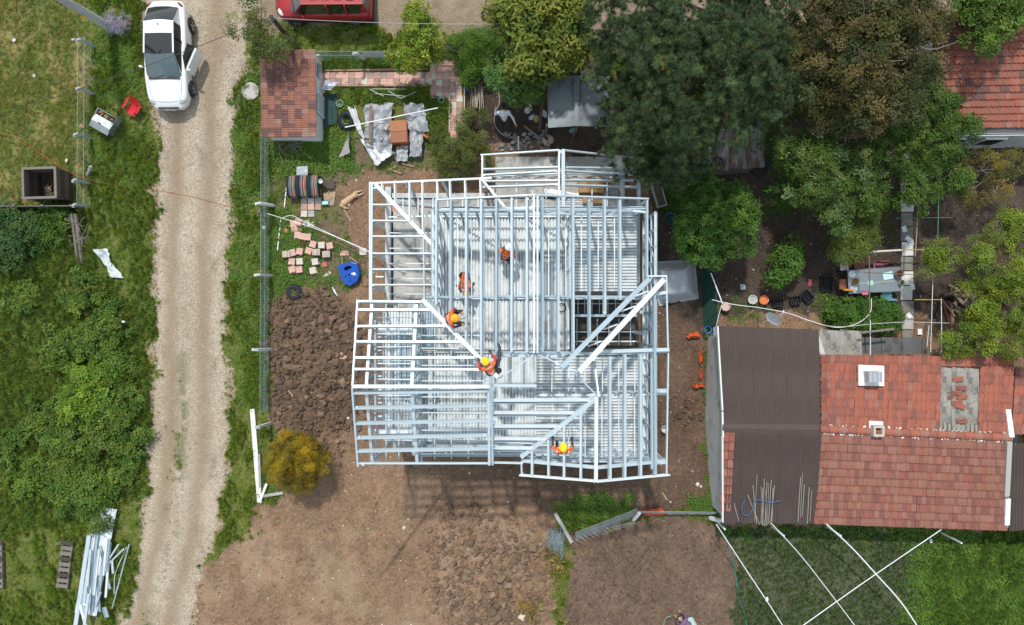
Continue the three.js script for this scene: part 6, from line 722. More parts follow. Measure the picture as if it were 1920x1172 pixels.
{ // ---- paths of separate tiles
  const p = thing('tile_path', 'garden path of pink and cream square tiles', 'path'); p.userData.kind = 'structure'; const T = [PINKT, PINK2, CREAMT, M(.95, .62, .55, .9, { map: concTex }), M(.8, .66, .58, .92, { map: concTex })], tg = new RoundedBoxGeometry(.272, .05, .272, 1, .006), lay = (x, y) => { const q = gAt(x, y); put(p, 'paving_tile', tg, T[Math.floor(rnd() * (((Math.round(x / 12) + Math.round(y / 12)) % 2) ? 2 : 5))], V(q.x, .055 + rr(-.006, .01), q.z), [rr(-.015, .015), rr(-.02, .02), rr(-.015, .015)]); };
  for (let x = 612; x < 806; x += 12) for (const y of [142, 154]) lay(x, y); for (let x = 812; x < 868; x += 12) for (let y = 120; y < 182; y += 12) lay(x, y); for (const x of [850, 862]) for (let y = 186; y < 300; y += 12) lay(x, y);
  const kb = M(.42, .25, .2, .9); bar(p, 'kerb', gAt(606, 134, .06), gAt(802, 131, .06), .06, .14, kb); bar(p, 'kerb', gAt(610, 162, .05), gAt(806, 162, .05), .06, .12, kb); bar(p, 'kerb', gAt(871, 130, .06), gAt(871, 295, .06), .05, .14, M(.55, .5, .4, .9)); bar(p, 'kerb', gAt(843, 182, .06), gAt(843, 250, .06), .05, .14, M(.5, .42, .34, .9));
  const c = thing('garden_path', 'narrow path of broken concrete slabs through the shaded garden', 'path'); c.userData.kind = 'structure'; for (let k = 0; k < 13; k++) { const q = gAt(1699 + rr(-1, 1), 302 + k * 27.5); put(c, 'paving_slab', boxUV(new RoundedBoxGeometry(.52 + rr(-.04, .04), .07, .6, 1, .012)), [CONCR, M(.5, .48, .45, .95, { map: concTex }), M(.712, .712, .703, .9, { map: paleTex })][[0, 1, 0, 2, 1, 1, 2, 1, 2, 2, 1, 0, 1][k]], V(q.x, .06, q.z), [rr(-.02, .02), rr(-.04, .04), rr(-.02, .02)]); } for (const [x, y, a] of [[1693, 430, .3], [1700, 448, .9], [1706, 455, .1], [1708, 538, .2], [1702, 592, .6], [1694, 380, .4], [1722, 622, 0]]) { const q = gAt(x, y); put(c, 'white_tile_piece', new RoundedBoxGeometry(.2, .02, .26, 1, .006), WHITEP, V(q.x, .115, q.z), [0, a, 0]); }
  const kt = thing('paving_square', 'square of loose pink and grey tiles in front of the kennel', 'paving'); for (let i = 0; i < 3; i++) for (let j = 0; j < 4; j++) { if (j == 3 && i == 2) continue; const q = gAt(571 + i * 13, 362 + j * 13); put(kt, 'paving_tile', tg, [PINK2, CREAMT, PINKT, CONCR][(i * 2 + j * 3) % 4], V(q.x, q.y + .05, q.z), [0, rr(-.06, .06), 0]); }
}
{ // ---- kennel, tile stacks and the dog's corner
  const k = thing('dog_kennel', 'low kennel covered by a black blanket with coloured stripes', 'kennel', gAt(574, 352), .02); const cols = [[.015, .015, .02], [.015, .015, .02], [.02, .17, .2], [.35, .05, .05], [.25, .27, .3], [.015, .015, .02], [.45, .28, .16], [.45, .06, .07], [.03, .2, .16], [.015, .02, .02], [.02, .02, .025], [.03, .03, .03]], bt = texOf(256, (u, v) => { const i = Math.floor(u * 34) % 12, c = cols[i], f = .8 + .4 * (NF(u * 2, v * 2) - .3); return c.map(x => x * f); }); const BL = new THREE.MeshStandardMaterial({ map: bt, roughness: .95, side: THREE.DoubleSide });
  const rows = [], prof = [[-.47, .12], [-.46, .42], [-.4, .5], [-.08, .62], [-.02, .63], [.08, .61], [.4, .47], [.46, .4], [.48, .1]], uv = []; for (let i = 0; i <= 24; i++) { const u = i / 24; rows.push(prof.map(([z, y], j) => [-.68 + 1.36 * u, y + (NB(u * .9, j * .13) - .5) * .05, z + (NB(u * 1.3 + .4, j * .2) - .5) * .06])); prof.forEach((_, j) => uv.push(u, j / 8)); } const bg = gridSurf(rows); bg.setAttribute('uv', new THREE.Float32BufferAttribute(uv, 2)); put(k, 'blanket', bg, BL); rbox(k, 'box', 1.3, .4, .84, .02, WOODD, 0, .2, 0); for (let i = 0; i < 16; i++) box(k, 'fringe', .06, .01, .02, M(.02, .02, .02, 1), i % 2 ? .71 : -.71, .45 - Math.abs(i - 8) * .02, -.42 + i * .055);
  sheet('tin_sheet', 'small pale corrugated tin sheet leaning behind the kennel', 'sheet', [gAt(561, 316, .4), gAt(581, 315, .4), gAt(581, 331, .3), gAt(560, 331, .3)], 0, .03, M(.55, .58, .6, .4, { metalness: .4, side: THREE.DoubleSide }), 3, 10); sheet('cardboard', 'flattened cardboard on the grass beside the kennel', 'cardboard', [gAt(606, 362, .05), gAt(630, 360, .05), gAt(626, 386, .05), gAt(610, 385, .05)], 0, .03, cloth(.36, .26, .17), 5, 8); sheet('dark_mat', 'dark brown mat laid on the cardboard by the kennel', 'mat', [gAt(608, 341, .08), gAt(629, 339, .08), gAt(627, 355, .08), gAt(606, 352, .08)], 0, .03, cloth(.08, .055, .05), 6, 8);
  const cup = thing('white_pot', 'white enamel pot on the kennel corner', 'pot', gAt(607, 344, .42)); put(cup, 'pot', lathe([[0, 0], [.085, 0], [.1, .12], [.09, .12], [.075, .02], [0, .02]]), WHITEP); const tr = thing('feed_tray', 'turquoise plastic feeding tray on the cardboard', 'tray', gAt(611, 381, .08), .1); put(tr, 'tray', lathe([[0, 0], [.17, 0], [.2, .07], [.185, .07], [.16, .015], [0, .015]], 4).rotateY(.785).scale(1.1, 1, .65), M(.03, .42, .52, .5)); put(tr, 'food', new THREE.CylinderGeometry(.16, .16, .02, 4).rotateY(.785).scale(1.05, 1, .6), M(.5, .62, .62, .6), V(0, .03, 0));
  const S = [[505, 500, 0, 2], [545, 490, 0, 3], [515, 540, 0, 2], [545, 545, 3, 1], [602, 497, 2, 1], [640, 508, 2, 1], [540, 590, 0, 3], [578, 602, 2, 4], [622, 606, 2, 4], [665, 662, 0, 5], [730, 672, 1, 6], [795, 678, 0, 5], [625, 716, 0, 4], [500, 730, 1, 4], [560, 720, 0, 5], [495, 800, 1, 4], [560, 800, 1, 5], [680, 800, 1, 6], [498, 862, 0, 4], [555, 864, 0, 5], [665, 870, 1, 5]], px = ([x, y]) => [430 + x / 4.185, 300 + y / 4.185], tg = new RoundedBoxGeometry(.27, .032, .27, 1, .004), TM = [PINK2, CREAMT, M(.641, .617, .570, .9, { map: paleTex }), PINKT];
  S.forEach(([x, y, c, n], i) => { const [X, Y] = px([x, y]), s = thing('tile_stack', ['pile of pink paving tiles on the grass near the kennel', 'pile of cream paving tiles on the grass near the kennel', 'pile of off white broken tiles in the weeds near the kennel', 'single pink paving tile at the edge of the tile heap'][c], 'tile stack', gAt(X, Y), rr(-.35, .35), 'tile stacks on the grass'); for (let k = 0; k < n; k++) put(s, 'paving_tile', tg, TM[(k % 4 == 3) ? 0 : c], V(rr(-.02, .02), .03 + k * .036, rr(-.02, .02)), [0, rr(-.12, .12), 0]); });
  for (const [x, y, l] of [[690, 726, 'row of cream tiles stood on edge between the tile stacks'], [768, 742, 'slanted row of cream tiles stood on edge by the pink stack'], [455, 742, 'leaning row of cream tiles at the rim of the tile heap']]) { const [X, Y] = px([x, y]), s = thing('tile_row', l, 'tile stack', gAt(X, Y), rr(-.2, .2)); for (let k = 0; k < 8; k++) put(s, 'paving_tile', tg, TM[k % 5 ? 1 : 0], V(-.15 + k * .042, .15, rr(-.01, .01)), [0, 0, 1.45 + rr(-.05, .05)]); }
  const loose = (name, label, cat, x, y, w, h, d, a, mat, group) => { const q = gAt(x, y), m = put(scene, name, new RoundedBoxGeometry(w, h, d, 1, Math.min(h, w) * .15), mat, V(q.x, q.y + h / 2, q.z), [0, a, 0]); return tag(m, label, cat, group); };
  loose('loose_tile', 'pink tile lying flat in the weeds by the blue plastic tub', 'tile', 646, 475, .38, .04, .2, .05, PINK2); loose('loose_tile', 'cream square tile at the edge of the bare soil by the steel frame', 'tile', 681, 472, .3, .04, .3, .08, CREAMT); loose('loose_tile', 'pink square tile alone on the dug spoil', 'tile', 646, 667, .3, .04, .28, -.1, PINK2); loose('red_bricks', 'orange red brick pieces behind the tile stacks', 'brick', 609, 496, .22, .07, .22, .3, M(.42, .16, .10, .9)); loose('red_bricks', 'pile of red hollow bricks inside the lean-to frame', 'brick', 738, 390, .5, .3, .4, .05, M(.5, .24, .18, .9)); loose('cream_strip', 'cream strip of tile lying at the edge of the spoil', 'tile', 612, 515, .42, .03, .12, .6, CREAMT); loose('cloth_scrap', 'dark red cloth scrap among the tiles', 'cloth', 570, 455, .2, .08, .22, .5, M(.12, .01, .02, .9)); loose('orange_scrap', 'terracotta shard beside the tile heap', 'shard', 537, 432, .14, .05, .3, .5, M(.5, .2, .1, .9));
  for (const [x, y, L, a, m, l] of [[649, 399, .9, 1.05, WOODL, 'split pale wood stick beside the dog'], [548, 735, .42, .85, WOODL, 'short new timber offcut on the spoil heap'], [540, 761, .36, .3, WOODL, 'small new timber block on the spoil heap'], [664, 488, .5, .6, WOODL, 'reddish wood stick by the blue tub'], [642, 490, .4, 1.5, WOODL, 'thin upright wood stick by the blue tub'], [743, 322, .5, .35, WOODL, 'pale wood splinter near the tarpaulin'], [735, 315, .4, -.4, WOODL, 'pale wood offcut near the tarpaulin'], [628, 547, .45, 1.1, WHITEPL, 'white plastic pipe bent on the spoil'], [712, 519, .35, 0, WHITEP, 'white block beside the plinth strip'], [1246, 930, .4, 1, WOODL, 'wood stake lying on the trench edge']]) loose('wood_piece', l, 'wood', x, y, L, .04, .07, -a, m);
  for (const [x, y, l] of [[524, 440, 'thin white stake by the tile heap'], [537, 360, 'thin white stake by the kennel wall']]) stick('white_stake', l, 'stake', gAt(x + 3, y - 30, .04), gAt(x - 3, y + 30, .05), .04, .04, WHITEPL);
  // cut blue plastic tub
  const b = thing('blue_tub', 'cut blue plastic tub lying in the grass beside the frame', 'tub', gAt(657, 511), .1), BLU = new THREE.MeshPhysicalMaterial({ color: lin(.004, .075, .42), roughness: .3, clearcoat: .4, side: THREE.DoubleSide }), sh = new THREE.Shape(); [[-.4, .28], [-.3, .38], [.2, .42], [.4, .34], [.46, -.1], [.34, -.38], [0, -.56], [-.2, -.44], [-.34, -.1]].forEach(([x, y], i) => i ? sh.lineTo(x, y) : sh.moveTo(x, y)); const ho = new THREE.Path(); [[-.18, .18], [-.05, .29], [.16, .28], [.2, .2], [.0, .12], [-.1, .1]].forEach(([x, y], i) => i ? ho.lineTo(x, y) : ho.moveTo(x, y)); sh.holes.push(ho); put(b, 'shell', new THREE.ExtrudeGeometry(sh, { depth: .26, bevelEnabled: true, bevelSize: .03, bevelThickness: .05, bevelSegments: 3 }).rotateX(-Math.PI / 2), BLU, V(0, .02, 0), [.08, 0, .1]); for (const [x, z, w, d, a] of [[.02, .05, .5, .08, .3], [-.06, .2, .08, .4, .4], [.25, .2, .3, .06, -.5]]) rbox(b, 'rib', w, .06, d, .02, BLU, x, .36, z, a); rbox(b, 'label_patch', .17, .01, .16, .004, WHITEP, .2, .36, .1, .5);
  tyre('bald black tyre with a pale bead on the spoil edge', gAt(553, 548)); tyre('black tyre on edge beside the green mat', gAt(651, 227, .1), [.15, 0, .2], 1.15); tyre('black tyre stacked beside the rusty shed', gAt(1415, 319, .5), [0, 0, 0], 1.2);
}
{ // ---- things beside the track
  const d = thing('well_cover', 'round concrete well cover with a broken rim beside the track', 'cover', gAt(470, 172)); const cs = new THREE.Shape(); for (let i = 0; i <= 36; i++) { const a = i / 36 * 6.283, r = .37 * (a > 2.1 && a < 2.6 ? .86 : 1) * (1 + .012 * Math.sin(a * 9)); i ? cs.lineTo(Math.cos(a) * r, Math.sin(a) * r) : cs.moveTo(Math.cos(a) * r, Math.sin(a) * r); } put(d, 'disc', boxUV(new THREE.ExtrudeGeometry(cs, { depth: .07, bevelEnabled: true, bevelSize: .015, bevelThickness: .015, bevelSegments: 2 }).rotateX(-Math.PI / 2)), M(.46, .44, .41, .95), V(0, .03, 0)); put(d, 'chip', new RoundedBoxGeometry(.2, .05, .1, 1, .02), CONCR, V(-.15, .05, -.45), [0, .4, 0]);
  { const c = thing('red_chair', 'red folding camping chair tipped in the grass by the car', 'chair', gAt(261, 203), -.55), R2 = cloth(.55, .012, .02), FR = M(.03, .03, .03, .4); sheetPart(c, 'seat', [[-.24, .36, -.02], [.24, .36, -.02], [.23, .34, .42], [-.23, .34, .42]], .05, R2); sheetPart(c, 'backrest', [[-.27, .78, -.3], [.27, .78, -.3], [.24, .38, -.04], [-.24, .38, -.04]], .05, R2); for (const s of [-1, 1]) { sheetPart(c, 'armrest', [[s * .26, .56, -.12], [s * .36, .56, -.12], [s * .36, .54, .36], [s * .26, .54, .36]], .02, R2); bar(c, 'leg', V(s * .28, 0, .4), V(-s * .2, .5, -.18), .02, .02, FR, ROD); bar(c, 'leg', V(s * .28, 0, -.25), V(s * .3, .56, .36), .02, .02, FR, ROD); bar(c, 'back_tube', V(s * .28, .1, -.05), V(s * .27, .8, -.32), .02, .02, FR, ROD); } put(c, 'cup_holder', lathe([[0, 0], [.05, 0], [.055, .1], [.045, .1]], 12), PLBLK, V(.31, .48, .3)); }
  { const b = thing('metal_bin', 'grey sheet metal box with sloping lid on short legs in the grass', 'bin', gAt(207, 236), -.52), GM = M(.34, .38, .39, .5, { metalness: .4, map: spangle }), G2 = M(.22, .25, .26, .5, { metalness: .4, map: spangle }); rbox(b, 'body', .86, .4, .5, .015, G2, 0, .4, .08); const lid = [[-.45, .62, -.18], [.45, .62, -.18], [.45, .68, .12], [-.45, .68, .12]]; quadPlate(b, 'lid', lid.map(p => V(...p)), .02, GM); quadPlate(b, 'lid_flap', [V(-.45, .68, .125), V(.45, .68, .125), V(.45, .58, .4), V(-.45, .58, .4)], .02, GM); for (const [x, z] of [[-.38, .28], [.38, .28], [-.38, -.14], [.38, -.14]]) box(b, 'leg', .07, .24, .07, G2, x, .12, z); rbox(b, 'open_tray', .86, .3, .24, .01, M(.05, .045, .04, .9), 0, .34, -.3); for (let k = 0; k < 12; k++) put(b, 'corn_cob', new THREE.CapsuleGeometry(.03, .12, 3, 6), M(.45, .26, .12, .8), V(rr(-.38, .38), .52, rr(-.4, -.22)), [rr(0, 3), rr(0, 3), 1.4]); for (const x of [-.45, .45]) box(b, 'side_panel', .02, .4, .3, GM, x, .46, -.3); box(b, 'back_panel', .9, .4, .02, GM, 0, .44, -.43); rbox(b, 'latch', .12, .03, .05, .01, PLBLK, -.05, .69, .1); }
  { const CRW = M(.17, .125, .095, .93, { map: woodTex }), c = thing('timber_crate', 'large open timber crate with broken boards inside beside the meadow fence', 'crate', gAt(107, 352), .03); for (const [x, z, w, dd] of [[-.66, 0, .06, 1.2], [.66, 0, .06, 1.2]]) for (let k = 0; k < 4; k++) box(c, 'board', w, .28, dd, k % 2 ? CRW : WOODD, x, .17 + k * .29, z); for (const z of [-.6, .6]) for (let k = 0; k < 4; k++) box(c, 'board', 1.38, .28, .05, k % 2 ? WOODD : CRW, 0, .17 + k * .29, z); for (const [x, z, w, dd] of [[0, -.62, 1.44, .1], [0, .62, 1.44, .1], [-.68, 0, .1, 1.14], [.68, 0, .1, 1.14]]) box(c, 'top_rail', w, .05, dd, WOODG, x, 1.2, z); box(c, 'floor', 1.3, .04, 1.15, WOODD, 0, .06, 0); for (let k = 0; k < 16; k++) box(c, 'broken_board', rr(.3, .8), .03, rr(.05, .12), pick([WOODD, WOODL, M(.16, .09, .05, .9, { map: woodTex })]), rr(-.2, .35), .12 + k * .015, rr(-.2, .35), rr(0, 3), rr(-.3, .3), rr(-.2, .2)); }
  sheet('plastic_sheet', 'long crumpled strip of white plastic film on the grass', 'plastic sheet', [gAt(178, 468, .1), gAt(204, 466, .1), gAt(214, 500, .12), gAt(200, 498, .12)], 0, .16, cloth(.55, .62, .62, .4), 7, 20); sheet('plastic_sheet', 'torn end of white plastic film below the long strip', 'plastic sheet', [gAt(200, 494, .1), gAt(214, 494, .1), gAt(237, 522, .1), gAt(212, 520, .1)], 0, .18, cloth(.58, .64, .64, .4), 9, 16);
  const pal = (label, x, y, turn) => { const c = thing('wooden_rack', label, 'rack', gAt(x, y), turn); for (const s of [-1, 1]) box(c, 'rail', .06, .12, 2.1, WOODG, s * .2, .12, 0); box(c, 'rail', .06, .1, 2.1, WOODD, -.02, .12, 0); for (let k = 0; k < 9; k++) box(c, 'slat', .5, .03, .16, k % 3 ? WOODG : WOODD, rr(-.01, .01), .2, -.95 + k * .235, rr(-.03, .03)); for (const z of [-.9, .9]) for (const s of [-1, 1]) box(c, 'leg', .05, .2, .05, WOODD, s * .18, .0, z); return c; }; pal('weathered slatted wooden rack lying in the bright grass beside the steel pile', 126, 1056, -.12); pal('weathered wooden rack half hidden in the grass past the other rack', 0, 1056, .02); stick('grey_log', 'short grey log at the top of the wooden rack', 'log', gAt(107, 1020, .1), gAt(123, 1012, .12), .1, .1, WOODG, null, ROD);
  // pile of offcut steel
  const sc = (x, y, h) => at(x / 2.9146, 770 + y / 2.9146, h); { const a = sc(505, 520, .1), b = sc(625, 525, .1), c2 = sc(560, 1112, .1), dd = sc(430, 1110, .1), o = a.clone().add(c2).multiplyScalar(.5); o.y = 0; const s = thing('corrugated_sheet', 'long pale corrugated steel sheet under the heap of steel offcuts', 'sheet', o); const L = a.clone().add(b).distanceTo(c2.clone().add(dd)) / 2; put(s, 'sheet', corrSheet(.95, L, .16, .03), STEELW, V(0, .2, 0), [0, -.19, 0]); }
  const OFF = 'galvanised steel offcuts heaped by the track', OL = 'galvanised steel channel offcut in the heap beside the track'; [[488, 680, 412, 1180, .17], [520, 650, 470, 1000, .12], [535, 665, 508, 900, .1], [545, 740, 602, 975, .08], [602, 720, 578, 1020, .09], [516, 800, 500, 1100, .12], [648, 730, 580, 838, .06], [676, 755, 580, 850, .06], [562, 850, 533, 1070, .1], [468, 940, 455, 1052, .18], [585, 700, 565, 900, .09], [530, 900, 545, 1100, .1], [495, 760, 478, 960, .1], [612, 820, 618, 890, .08], [550, 990, 520, 1080, .09], [575, 880, 600, 700, .07], [440, 1060, 470, 1180, .12], [570, 1075, 585, 1130, .18], [485, 1000, 462, 1170, .12], [540, 760, 512, 1010, .1]].forEach(([a, b, c, d2, w], i) => stick('steel_offcut', i == 0 ? 'longest and widest white steel channel on the rim of the offcut heap' : OL, 'steel channel', sc(a, b, .27 + i * .014), sc(c, d2, .25 + i * .012), w, .06, [STEEL, STEELW, STEEL2][i % 3], i ? OFF : null, i % 2 ? uSec : cSec));
  stick('steel_rod', 'thin straight steel angle lying apart beside the offcut heap', 'steel angle', sc(706, 730, .18), sc(613, 1080, .16), .06, .04, M(.35, .45, .44, .5, { metalness: .4 })); tag(put(scene, 'bent_strip', tubeGeo([sc(692, 745, .18), sc(650, 840, .2), sc(628, 900, .18), sc(624, 1000, .16)], .022, 24, 5), STEEL), 'bent steel strip between the offcut heap and the angle', 'steel strip');
  // fallen white posts by the golden bush
  stick('fallen_beam', 'long white painted beam lying along the fence line', 'beam', gAt(475, 766, .1), gAt(489, 940, .1), .2, .12, M(.74, .72, .68, .8)); stick('fallen_post', 'grey fence post lying beside the white beam', 'post', gAt(488, 850, .12), gAt(491, 942, .1), .1, .1, M(.42, .4, .37, .9, { map: woodTex })); stick('fallen_post', 'white concrete post pointing out under the golden bush', 'post', gAt(494, 929, .1), gAt(533, 922, .12), .12, .1, CONCR); stick('fallen_post', 'thin white post lying across the foot of the beam', 'post', gAt(490, 938, .16), gAt(503, 905, .2), .1, .08, WHITEP);
  const cordPts = [[-30, 246], [0, 250], [45, 262], [80, 290], [118, 315], [150, 332], [200, 345], [250, 353], [300, 358], [365, 370], [430, 387], [485, 396]].map(([x, y]) => gAt(x, y, y > 352 ? .015 : .16)); tag(put(scene, 'extension_cord', tubeGeo(cordPts, .009, 80, 5), M(.5, .12, .04, .7)), 'orange extension cord crossing the meadow and the track', 'cord');
  const reel = thing('cable_reel', 'small blue cable reel hanging on the trackside fence', 'reel', gAt(495, 400, .5)); put(reel, 'drum', lathe([[0, -.06], [.14, -.06], [.14, -.04], [.07, -.03], [.07, .03], [.14, .04], [.14, .06], [0, .06]], 16).rotateZ(1.57), M(.12, .2, .3, .5)); put(reel, 'cord', new THREE.TorusGeometry(.1, .03, 6, 16).rotateY(1.57), M(.5, .12, .05, .6));
  for (const [l, pts] of [['taut white cable from the reel to the steel frame', [[500, 400, .7], [600, 432, .6], [690, 472, .6], [720, 488, .5], [760, 510, .4]]], ['slack white cable looping over the tiles to the frame', [[528, 410, .3], [545, 404, .35], [575, 418, .3], [640, 448, .3], [690, 470, .4], [718, 486, .5]]]]) tag(put(scene, 'white_cable', tubeGeo(pts.map(p => at(...p)), .014, 40, 5), WHITEPL), l, 'cable');
}
function sheetPart(parent, name, C, amp, mat, n = 10) { const rows = []; for (let j = 0; j <= n; j++) { const r = []; for (let i = 0; i <= n; i++) { const u = i / n, v = j / n, p = [0, 1, 2].map(k => (C[0][k] * (1 - u) + C[1][k] * u) * (1 - v) + (C[3][k] * (1 - u) + C[2][k] * u) * v); p[1] -= amp * Math.sin(u * Math.PI) * Math.sin(v * Math.PI); r.push(p); } rows.push(r); } return put(parent, name, gridSurf(rows), mat); }
{ // ---- corner of tarpaulins by the tiled shed
  const z = (x, y, h) => gAt(430 + x / 3.005, y / 3.005, h), GREYT = cloth(.38, .395, .42, .42), WT = cloth(.66, .68, .70, .45), Q = (...a) => [z(a[0], a[1], .1), z(a[2], a[3], .1), z(a[4], a[5], .1), z(a[6], a[7], .1)];
  sheet('grey_tarpaulin', 'large crumpled grey tarpaulin beside the tyre and the white film', 'tarpaulin', Q(768, 608, 925, 588, 915, 800, 772, 790), .15, .45, GREYT, 1, 40); sheet('grey_tarpaulin', 'lower end of the grey tarpaulin with wet dark folds', 'tarpaulin', Q(800, 775, 915, 770, 925, 880, 835, 905), .1, .35, GREYT, 2, 24); sheet('grey_tarpaulin', 'narrow grey tarpaulin draped past the orange cabinet', 'tarpaulin', Q(988, 602, 1095, 596, 1135, 760, 1010, 740), .2, .4, GREYT, 3, 30); sheet('grey_tarpaulin', 'trailing grey tarpaulin end by the green bottle', 'tarpaulin', Q(1020, 730, 1105, 720, 1085, 885, 1020, 890), .1, .35, GREYT, 4, 24); sheet('grey_tarpaulin', 'pale tarpaulin flap below the orange cabinet', 'tarpaulin', Q(945, 828, 1012, 826, 1005, 915, 945, 912), .05, .25, cloth(.42, .44, .46, .5), 5, 18);
  sheet('white_film', 'long white plastic film winding down from the tyre', 'plastic film', Q(676, 612, 720, 618, 775, 800, 735, 760), .15, .3, WT, 6, 22); sheet('white_film', 'crumpled white plastic film below the grey tarpaulin', 'plastic film', Q(745, 790, 800, 800, 935, 870, 830, 945), .1, .4, WT, 7, 28); sheet('green_mat', 'dark green net mat along the shed wall', 'mat', Q(530, 545, 605, 535, 612, 700, 535, 728), .02, .08, cloth(.012, .05, .045), 8, 14);
  const c = thing('orange_cabinet', 'orange brown wooden cabinet lying on the grey tarpaulin', 'cabinet', z(967, 762, .2), .05); rbox(c, 'carcass', .72, .45, .95, .012, WOODO, 0, .22, 0); box(c, 'panel', .7, .03, .46, M(.42, .13, .03, .5, { map: woodTex }), 0, .46, -.24); box(c, 'panel', .7, .03, .46, M(.34, .095, .025, .5, { map: woodTex }), 0, .46, .235); box(c, 'door_gap', .71, .004, .012, PLBLK, 0, .476, 0); for (const s of [-.08, .08]) cyl(c, 'knob', .015, .02, M(.5, .4, .2, .4), .25, .485, s);
  stick('long_white_pipe', 'long white plastic pipe lying across the tarpaulins', 'pipe', z(670, 738, .62), z(1182, 632, .62), .055, .055, WHITEPL, null, ROD); stick('brown_plank', 'weathered brown plank on the large grey tarpaulin', 'plank', z(813, 618, .6), z(805, 832, .5), .12, .04, M(.30, .19, .13, .9, { map: woodTex })); stick('brown_plank', 'short plank end across the foot of the brown plank', 'plank', z(775, 820, .52), z(815, 808, .52), .12, .04, WOODG);
  const bk = (n, l, x, y, w, d, a, m, h = .5) => tag(put(scene, n, new RoundedBoxGeometry(w, .1, d, 1, .01), m, z(x, y, h), [.1, a, .1]), l, 'brick'); bk('grey_block', 'grey block weighing down the tarpaulin beside the cabinet', 898, 735, .16, .26, -.5, CONCR, .55); bk('orange_brick', 'orange brick at the edge of the narrow tarpaulin', 1112, 776, .3, .12, -.6, M(.5, .16, .06, .9), .3);
  const sk = sheet('white_sack', 'white and lilac sack slumped by the shed door', 'sack', Q(525, 525, 565, 478, 635, 490, 585, 535), .35, .35, cloth(.62, .64, .72, .6), 9, 18); for (const [x, y] of [[515, 540], [522, 548]]) { const q = z(x, y, .3); bar(sk, 'handle_pipe', q.clone().sub(sk.position), z(x + 30, y - 20, .35).sub(sk.position), .05, .05, WHITEPL, ROD); }
  const g1 = sheet('folded_board', 'pointed grey sheet of board standing in the weeds', 'board', [z(612, 895, .05), z(635, 855, .1), z(682, 790, .5), z(688, 870, .3)], 0, .06, cloth(.36, .34, .31), 11, 8); stick('grey_batten', 'thin grey batten beside the pointed board', 'batten', z(678, 752, .3), z(684, 880, .2), .05, .04, WOODG); stick('grey_batten', 'pale batten lying in the weeds under the shed', 'batten', z(320, 825, .12), z(418, 808, .12), .05, .04, WOODG); stick('grey_batten', 'pale batten below the tarpaulins on bare soil', 'batten', z(975, 922, .05), z(1040, 940, .05), .06, .03, WOODL);
  for (const [a, b, c2, d] of [[815, 520, 1000, 520], [830, 545, 1005, 560], [905, 530, 975, 572], [975, 572, 1060, 535], [800, 520, 880, 560]]) stick('grey_tube', 'thin grey metal tube among the weeds beside the tarpaulins', 'tube', z(a, b, .45), z(c2, d, .45), .03, .03, M(.4, .42, .42, .4, { metalness: .5 }), 'metal tubes in the weeds', ROD);
  const cyl1 = (n, l, cat, x, y, r, h, m) => { const t = thing(n, l, cat, z(x, y)); put(t, 'body', lathe([[0, 0], [r, 0], [r * 1.05, h], [r * .93, h], [r * .88, .02], [0, .02]]), m); return t; }; cyl1('paint_can', 'small pale blue can in the weeds by the tile path', 'can', 1197, 573, .13, .3, M(.5, .66, .76, .4)); cyl1('green_bottle', 'bright green plastic pot by the tarpaulin end', 'pot', 1022, 890, .09, .2, M(.02, .3, .07, .4)); cyl1('blue_pot', 'tiny blue pot at the edge of the dark soil', 'pot', 1342, 508, .08, .12, M(.05, .3, .6, .4)); cyl1('round_basin', 'round pale basin near the green mat', 'basin', 625, 588, .15, .12, WHITEP);
  const br = thing('brushwood', 'heap of dry brushwood under the shed eaves', 'brushwood', z(340, 830)); for (let k = 0; k < 46; k++) { const a = V(rr(-.9, .7), rr(.03, .35), rr(-.35, .35)); bar(br, 'twig', a, a.clone().add(V(rr(-.6, .6), rr(-.05, .15), rr(-.5, .5))), .018, .018, k % 2 ? BARK : BARKGREY, ROD); }
}
